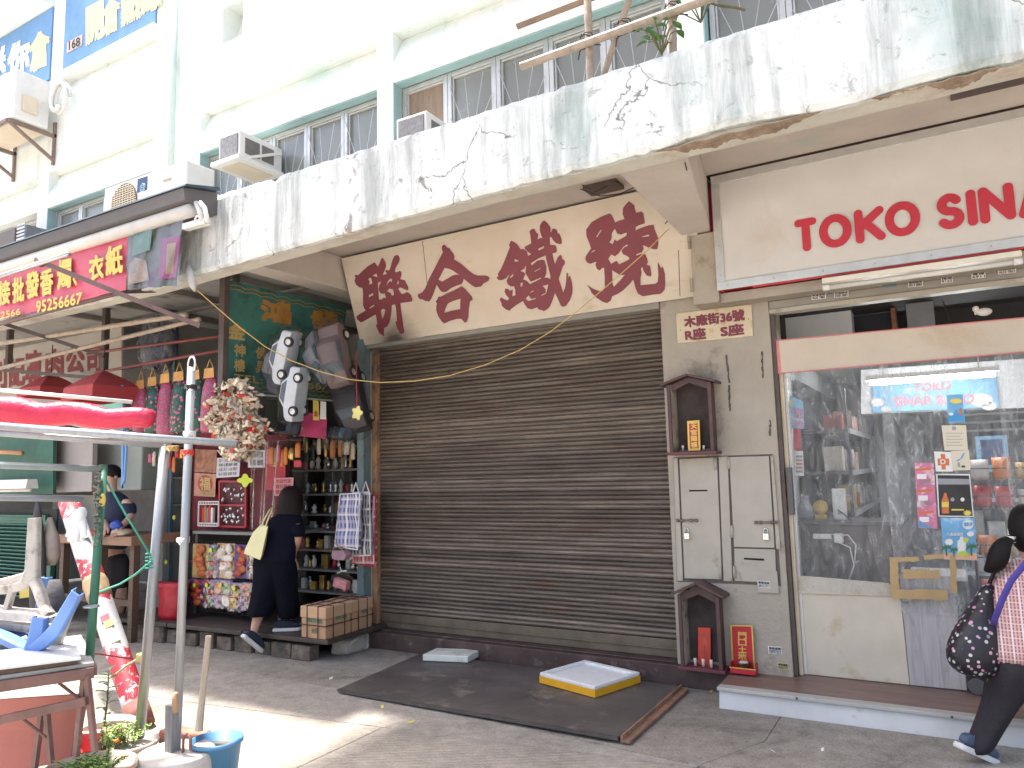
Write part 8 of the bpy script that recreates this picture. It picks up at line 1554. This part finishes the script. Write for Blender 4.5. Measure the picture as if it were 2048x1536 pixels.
def leaf(mb, base, dirv, L_, W_, droop=.3):
    d_ = Vector(dirv).normalized(); sd = d_.cross(Vector((0, 0, 1))); sd = sd.normalized() if sd.length > .01 else Vector((1, 0, 0)); n_ = sd.cross(d_)
    v = [base]; 
    for t_, w_ in ((.3, .8), (.6, 1.0), (.85, .55)):
        c = base+d_*L_*t_-Vector((0, 0, 1))*droop*L_*t_*t_; v += [c+sd*W_*w_/2+n_*.12*W_, c-n_*.05*W_, c-sd*W_*w_/2+n_*.12*W_]
    v.append(base+d_*L_-Vector((0, 0, 1))*droop*L_)
    mb.add(v, [(0, 2, 1), (0, 3, 2), (1, 2, 5, 4), (2, 3, 6, 5), (4, 5, 8, 7), (5, 6, 9, 8), (7, 8, 10), (8, 9, 10)])
def plant(label, c, h, n, L_, W_, m, lean=(0, 0, 0), seed=0, name='potted_plant'):
    rr = random.Random(seed); t = thing(name, c, label, 'plant'); tip = c+Vector(lean)+Vector((0, 0, h))
    put('stem', MB().tube([c, c.lerp(tip, .5)+Vector((.01, 0, 0)), tip], [.007, .005, .003], 6), STEMM, t)
    for i in range(n):
        f = .25+.75*i/max(1, n-1); a = i*2.4+rr.uniform(-.3, .3); b = c.lerp(tip, f); mb = MB(); leaf(mb, b, (math.cos(a), math.sin(a), .6), L_*rr.uniform(.8, 1.2), W_, .35); put('leaf', mb, m, t, smooth=True)
plant('small dark leaved seedling growing in the white pot', wbk+Vector((-.02, .0, -.04)), .34, 15, .075, .036, LEAFD, (.03, 0, 0), 1)
def feathery(label, c, w_, h, n, m, seed, flowers=0):
    rr = random.Random(seed); t = thing('feathery_plant', c, label, 'plant'); mb = MB(); st_ = MB()
    for i in range(n):
        a = rr.uniform(0, 6.28); q_ = math.sqrt(rr.random())*w_; b = c+Vector((q_*math.cos(a)*.7, q_*math.sin(a)*.7, 0)); tp_ = b+Vector((rr.uniform(-.6, .6)*w_, rr.uniform(-.6, .6)*w_, h*rr.uniform(.5, 1.1))); st_.tube([b, b.lerp(tp_, .5)+Vector((0, 0, .02)), tp_], .002, 4)
        for k in range(14):
            f = .3+.7*k/13; leaf(mb, b.lerp(tp_, f), (math.cos(k*2.4), math.sin(k*2.4), .5), rr.uniform(.018, .034), .011, .2)
    put('foliage', mb, m, t, smooth=True, kind='stuff'); put('stems', st_, STEMM, t, kind='stuff')
    if flowers:
        for i in range(flowers): put('flower', MB().blob(c+Vector((rr.uniform(-w_, w_)*.7, -.04+rr.uniform(-.05, .03), rr.uniform(.02, .07))), (.014, .014, .009), 8, 5), mat('orange_flower', (.65, .16, .03), .6), t, smooth=True)
feathery('light green feathery seedlings filling the terracotta pot', tp+Vector((.02, 0, -.03)), .13, .06, 60, LEAFL, 3); feathery('bushy fresh green plant with orange flowers in the pinkish pot', fp+Vector((-.04, -.02, -.03)), .12, .12, 40, LEAFL, 5, 5)

# ------------------------------------------------------------------ steel plate, foam lids, litter in front of the shutter
SPL = mat('worn_steel_plate', (.095, .084, .078), .5, .3, 2.5, .4, 35, dirt=(.21, .18, .155), dscale=3, dth=.56, bdist=.006)
sp_ = thing('steel_plate', (-3, -.8, 0), 'dark worn steel plate lying over the pavement before the shutter', 'plate')
pc_ = [at(843, 1306, z=.03), at(673, 1379, z=.025), at(1237, 1474, z=.04), at(1358, 1371, z=.04)]
put('sheet', MB().hexa([Vector((p.x, p.y, p.z-.012)) for p in (pc_[1], pc_[2], pc_[3], pc_[0])]+[pc_[1], pc_[2], pc_[3], pc_[0]]), SPL, sp_, bevel=.003)
put('front_lip', MB().bar(pc_[1]+Vector((.03, -.006, -.004)), pc_[2]+Vector((0, -.006, -.006)), .014, .022), mat('steel_edge', (.11, .10, .095), .45, .25, 8, .2, metal=.4), sp_)
put('rusty_angle', MB().bar(pc_[2]+Vector((.045, 0, -.022)), pc_[3]+Vector((.045, 0, -.022)), .05, .018), mat('rusty_angle_steel', (.22, .13, .09), .75, .3, 6, .3, 40, dirt=(.46, .20, .09), dscale=5, dth=.5), sp_, bevel=.003)
put('angle_flange', MB().bar(pc_[2]+Vector((.018, 0, -.010)), pc_[3]+Vector((.018, 0, -.010)), .012, .04), mat('rusty_angle_steel', (.22, .13, .09)), sp_)
put('support', MB().box((-3.9, -1.2, 0), (-2.0, -.25, .016)), IRON, sp_)
FOAM = mat('white_foam', (.76, .76, .75), .75, .04, 10, .35, 90, dirt=(.62, .62, .58), dscale=4, dth=.62)
def lid(c, ax, ay, h, label, wall=0, tape=None, m=FOAM):
    t = thing('foam_lid', c, label, 'foam lid'); c = Vector(c); ax = Vector(ax); ay = Vector(ay); z = Vector((0, 0, 1))
    put('slab', MB().obox(c+z*h/2, ax/2, ay/2, z*h/2), m, t, bevel=.008)
    if wall:
        for s_ in (-1, 1):
            put('rim', MB().obox(c+z*(h+wall/2-.0005)+ax*.47*s_, ax*.03, ay*.5, z*wall/2), m, t, bevel=.004); put('rim', MB().obox(c+z*(h+wall/2-.0005)+ay*.46*s_, ax*.44-ax*.001, ay*.04, z*wall/2), m, t, bevel=.004)
    if tape:
        for s_ in (-1, 1):
            put('tape', MB().obox(c+z*(h*.5)+ax*.503*s_, ax.normalized()*.0015, ay*.505, z*(h*.46)), tape, t); put('tape', MB().obox(c+z*(h*.5)+ay*.503*s_, ax*.505, ay.normalized()*.0015, z*(h*.46)), tape, t)
FOAMY = mat('yellowed_foam', (.66, .67, .60), .7, .08, 4, .3, 80, dirt=(.50, .51, .42), dscale=3.5, dth=.5)
P1 = [at(845, 1322, z=.035), at(936, 1326, z=.035), at(962, 1312, z=.035)]
lid((P1[0]+P1[2])/2, P1[1]-P1[0], P1[2]-P1[1], .055, 'yellowish white foam lid lying by the door sill', m=FOAMY)
P1 = [at(1080, 1366, z=.04), at(1190, 1396, z=.04), at(1265, 1362, z=.04)]
ax_ = P1[1]-P1[0]; ay_ = P1[2]-P1[1]; ay_ = ay_-ax_*(ay_.dot(ax_)/ax_.dot(ax_))
lid(P1[0]+ax_/2+ay_/2, ax_, ay_, .055, 'white foam tray edged with yellow tape on the steel plate', .022, mat('orange_yellow_tape', (.72, .36, .02), .35, .1, 8, .3, 12, bdist=.01))
rr = random.Random(12); LIT = [PAPER, mat('yellow_leaf', (.42, .36, .06), .7), mat('dry_leaf', (.28, .17, .07), .8)]
LL = [(765, 1414, 1, 'yellow leaf on the steel plate', .04), (822, 1445, 1, 'small yellow leaf on the pavement edge', .0), (1990, 1365, 2, 'brown leaf by the step', 0), (588, 1300, 0, 'white scrap by the walking shoe', 0), (662, 1357, 0, 'white scrap left of the steel plate', 0), (1500, 1418, 0, 'pale scrap near the right step', 0), (1645, 1500, 0, 'white paper scrap on the pavement right', 0), (1546, 1503, 0, 'small white scrap at the right pavement', 0), (1330, 1476, 2, 'purple brown scrap right of the steel plate', 0), (205, 1300, 0, 'white paper strip beside the leaning pole', 0), (1422, 1384, 1, 'yellow leaf beside the right step end', 0)]
for i, (px, py, k, lb, z) in enumerate(LL):
    c = at(px, py, z=z+.004); s_ = rr.uniform(.018, .035); a = rr.uniform(0, 3); d_ = Vector((math.cos(a), math.sin(a), .05)); e_ = Vector((-math.sin(a), math.cos(a), .1))
    put('dry_leaf' if k else 'paper_scrap', MB().add([c-d_*s_, c-e_*s_*.45, c+d_*s_+Vector((0, 0, .008)), c+e_*s_*.45+Vector((0, 0, .006))], [(0, 1, 2, 3)]), LIT[k], solid=.001, label=lb, cat='leaf' if k else 'paper scrap', group='litter on the ground')

# ------------------------------------------------------------------ things on the upper wall
def window_ac(label, fx0, fx1, y0, y1, z0, z1, louv=True, rack=True):
    t = thing('air_conditioner', ((fx0+fx1)/2, (y0+y1)/2, z0), label, 'air conditioner', 'air conditioners on the upper wall')
    put('casing', MB().box((fx0, y0+.012, z0), (fx1, y1, z1)), WHITEP, t, bevel=.008); put('coil_grille', MB().box((fx0+.03, y0, z0+.03), (fx1-.03, y0+.0115, z1-.03)), mat('grey_coil', (.20, .20, .21), .6, .3, 30, .3), t)
    put('side_vent', MB().box((fx1, y0+.08, z0+.06), (fx1+.003, y0+.28, z1-.06)), mat('dark_vent', (.16, .15, .14), .6), t); put('side_vent', MB().box((fx1, y0+.31, z0+.06), (fx1+.003, y0+.48, z1-.06)), mat('dark_vent', (.16, .15, .14)), t)
    if rack:
        put('drip_tray', MB().box((fx0-.06, y0-.05, z0-.05), (fx1+.06, y1-.02, z0-.004)), WHITEP, t, bevel=.006); put('tray_bottom', MB().box((fx0+.02, y0+.03, z0-.054), (fx1-.02, y1-.1, z0-.0505)), CREAM, t)
        put('strut', MB().bar((fx1+.04, y0+.02, z0-.03), (fx1+.04, y1-.05, z0+.22), .03), WHITEP, t)
window_ac('white window air conditioner on a tray above the left of the canopy', -6.68, -6.34, -.5, .1, 5.07, 5.37)
window_ac('white window air conditioner sunk behind the canopy edge by the brown board', -4.18, -3.83, -.5, .1, 4.55, 4.89, rack=False)
t = thing('condenser_unit', (-7.9, -.7, 4.4), 'large white outdoor condenser with round grille behind the awning', 'air conditioner'); a, b = LS(207, 420, -.95), LS(372, 380, -.95)
put('casing', MB().box((a.x, -.95, 4.2), (b.x, -.6, LS(280, 352, -.95).z)), WHITEP, t, bevel=.02)
c = LS(247, 408, -.96); put('fan_shade_disc', MB().lathe([(0, 0), (.235, 0), (.24, .01), (0, .01)], (0, 0, 0), 30).xf(Matrix.Translation((c.x, -.953, c.z)) @ Matrix.Rotation(R(90), 4, 'X')), mat('fan_shadow', (.10, .095, .09), .7), t)  # dark disc painted for the shaded opening behind the grille
for k in range(17):
    dz = -.21+k*.026; wd_ = math.sqrt(max(.001, .235**2-dz**2)); put('grille_bar', MB().bar((c.x-wd_, -.967, c.z+dz), (c.x+wd_, -.967, c.z+dz), .008, .010), CREAM, t)
for k in range(9):
    dx = -.2+k*.05; hh = math.sqrt(max(.001, .235**2-dx**2)); put('grille_bar', MB().bar((c.x+dx, -.972, c.z-hh), (c.x+dx, -.972, c.z+hh), .006, .006), CREAM, t)
plate('maker_label', [(274, 386), (294, 379), (295, 352), (275, 358)], -.953, .001, mat('navy_label', (.02, .06, .16), .5), t); globe = MB()
cc = LS(285, 375, -.955)
for r_ in (.045,): globe.tube([cc+Vector((r_*math.cos(k*.4), 0, r_*math.sin(k*.4))) for k in range(17)], .003, 4).tube([cc+Vector((.02*math.cos(k*.4), 0, .045*math.sin(k*.4))) for k in range(17)], .003, 4)
for dz in (-.022, 0, .022): globe.tube([cc+Vector((-.04, 0, dz)), cc+Vector((.04, 0, dz))], .003, 4)
put('globe_mark', globe, mat('pale_blue_print', (.40, .60, .75), .5), t, kind='stuff'); plate('rating_label', [(326, 365), (343, 360), (343, 354), (326, 359)], -.953, .001, mat('tan_label', (.36, .29, .22), .5), t)
t = thing('condenser_unit', (-11.2, -.5, 6.6), 'outdoor unit on rusty brackets at the far upper left', 'air conditioner'); y0 = -.62
put('casing', MB().box((-12.2, y0, 6.72), (-10.90, -.15, 7.45)), WHITEP, t, bevel=.02); put('valve_cover', MB().box((-10.899, y0+.1, 6.85), (-10.86, y0+.3, 7.1)), CREAM, t, bevel=.01)
put('coiled_pipe', MB().tube([Vector((-10.62+.16*math.cos(k*.4), -.1-.004*k, 7.13+.22*math.sin(k*.4))) for k in range(30)], .03, 8), WHITEP, t, smooth=True)
RBK = mat('rusty_bracket', (.22, .16, .13), .7, .25, 8, .2)
for x in (-12.1, -10.98): put('bracket_arm', MB().bar((x, y0-.03, 6.69), (x, -.001, 6.69), .05, .05), RBK, t); put('bracket_strut', MB().bar((x, y0, 6.66), (x, -.02, 6.32), .04, .04), RBK, t); put('bracket_post', MB().bar((x, -.02, 6.25), (x, -.02, 6.9), .05, .03), RBK, t)
put('tray_frame', MB().bar((-12.1, y0-.03, 6.685), (-10.98, y0-.03, 6.685), .04, .045), RBK, t); put('tray_sheet', MB().box((-12.05, y0+.05, 6.705), (-11.02, -.12, 6.715)), CREAM, t)
t = thing('window_ac_dark', LS(20, 475, -.5), 'dark louvred window air conditioner at the left edge above the awning', 'air conditioner'); a, b = LS(-30, 500, -.5), LS(48, 460, -.5); z0_, z1_ = LS(20, 505, -.5).z, LS(20, 458, -.5).z
put('casing', MB().box((a.x, -.5, z0_-.1), (b.x-.24, .1, z1_)), mat('brown_casing', (.13, .10, .09), .5, .15, 6, .05), t, bevel=.01)
put('louvre_panel', MB().box((b.x-.235, -.47, z0_-.1), (b.x, .1, z1_)), mat('slate_casing', (.16, .17, .19), .5), t)
for k in range(9): put('louvre', MB().box((b.x-.225, -.487, z0_-.05+k*.05), (b.x-.02, -.4705, z0_-.025+k*.05)), ALU, t)
pole('drain_pipe', at(352, -60, y=-.06), at(339, 420, y=-.06), .04, mat('pale_green_pipe', (.55, .66, .61), .6, .08, 5, .08), 'pale green drain pipe running down the upper wall', 'pipe')
pole('drain_pipe', at(330, 62, y=-.05), at(348, 55, y=-.05), .03, WALL, 'short branch of the pale green drain pipe', 'pipe')
# blue roof-level banners
BBL = mat('faded_blue_banner', (.13, .30, .56), .5, .15, 3, .05); BYL = mat('pale_yellow_letter', (.80, .72, .40), .5, .05, 5, 0); BWL = mat('white_letter', (.80, .82, .82), .5, .05, 5, 0)
t = thing('wall_banner', at(50, 150, y=0), 'faded blue wall banner with white characters at the top left corner', 'banner')
put('sheet', MB().box((-15.5, -.02, 7.66), (-11.21, .02, 8.82)), BBL, t)
def uword(ch, a, b, yt, yb_, sl, m, t): put('character', letter(ch, [at(a, yb_, y=-.024), at(b, yb_-(b-a)*sl, y=-.024), at(b, yt-(b-a)*sl, y=-.024), at(a, yt, y=-.024)], .002, .05), m, t)
uword('迷', -30, 12, 110, 178, .5, BWL, t); uword('你', 17, 58, 95, 160, .5, BWL, t); uword('倉', 61, 98, 75, 145, .5, BYL, t)
t = thing('wall_banner', at(220, 80, y=0), 'faded blue wall banner with pale yellow characters right of the corner one', 'banner')
put('sheet', MB().box((-10.85, -.02, 7.67), (-8.64, .02, 8.83)), BBL, t)
for ch, a, b, yt, yb_ in (('開', 174, 206, 18, 88), ('倉', 208, 238, 5, 72), ('熱', 244, 280, -18, 52), ('線', 284, 322, -36, 30)): uword(ch, a, b, yt, yb_, .5, BYL, t)
put('small_board', MB().box((at(134, 95, y=-.03).x, -.03, at(134, 106, y=-.03).z), (at(164, 85, y=-.03).x, -.0205, at(164, 68, y=-.03).z)), mat('faded_pink_board', (.62, .48, .44), .5), t); put('lettering', letter('168', [at(138, 100, y=-.031), at(160, 91, y=-.031), at(160, 74, y=-.031), at(138, 83, y=-.031)], .002, .02), INK, t)
# plants growing on the canopy
def shrub(label, c, n, L_, W_, seed, sp=.25, h=.35):
    rr = random.Random(seed); t = thing('wall_plant', c, label, 'plant'); stm = MB()
    for i in range(n):
        b = c+Vector((rr.uniform(-sp, sp), rr.uniform(-.1, .1), rr.uniform(0, h))); mb = MB(); a = rr.uniform(0, 6.28); leaf(mb, b, (math.cos(a), math.sin(a)-.3, rr.uniform(-.3, .5)), L_*rr.uniform(.7, 1.2), W_, .5); put('leaf', mb, LEAFG, t, smooth=True)
        stm.tube([c+Vector((0, 0, -.1)), c.lerp(b, .6), b], .004, 4)
    put('stems', stm, STEMM, t, kind='stuff')
shrub('leafy sapling behind the bamboo at the top of the parapet', at(1400, 15, y=-1.35), 10, .13, .07, 3, .22, .2); shrub('small leaf cluster growing on the parapet below the sapling', at(1322, 78, y=-1.55), 14, .09, .045, 4, .1, .08)
put('branch', MB().tube([at(1405, 0, y=-1.35), at(1440, 12, y=-1.35), at(1470, 15, y=-1.35), at(1490, 20, y=-1.35)], .008, 6), STEMM, label='bare twig of the sapling lying along the parapet', cat='twig')
for i, (px, py) in enumerate(((85, 463), (170, 440))):
    c = at(px, py, y=-1.6); c.z = 3.95; mb = MB(); rr = random.Random(i); t = thing('spiky_plant', c, ('left', 'right')[i]+' small spiky plant growing above the awning hood', 'plant', 'spiky plants on the awning')
    for k in range(14): mb = MB(); a = rr.uniform(0, 6.28); leaf(mb, c, (math.cos(a), math.sin(a), rr.uniform(.5, 2)), rr.uniform(.12, .22), .02, .3); put('leaf', mb, LEAFL, t)
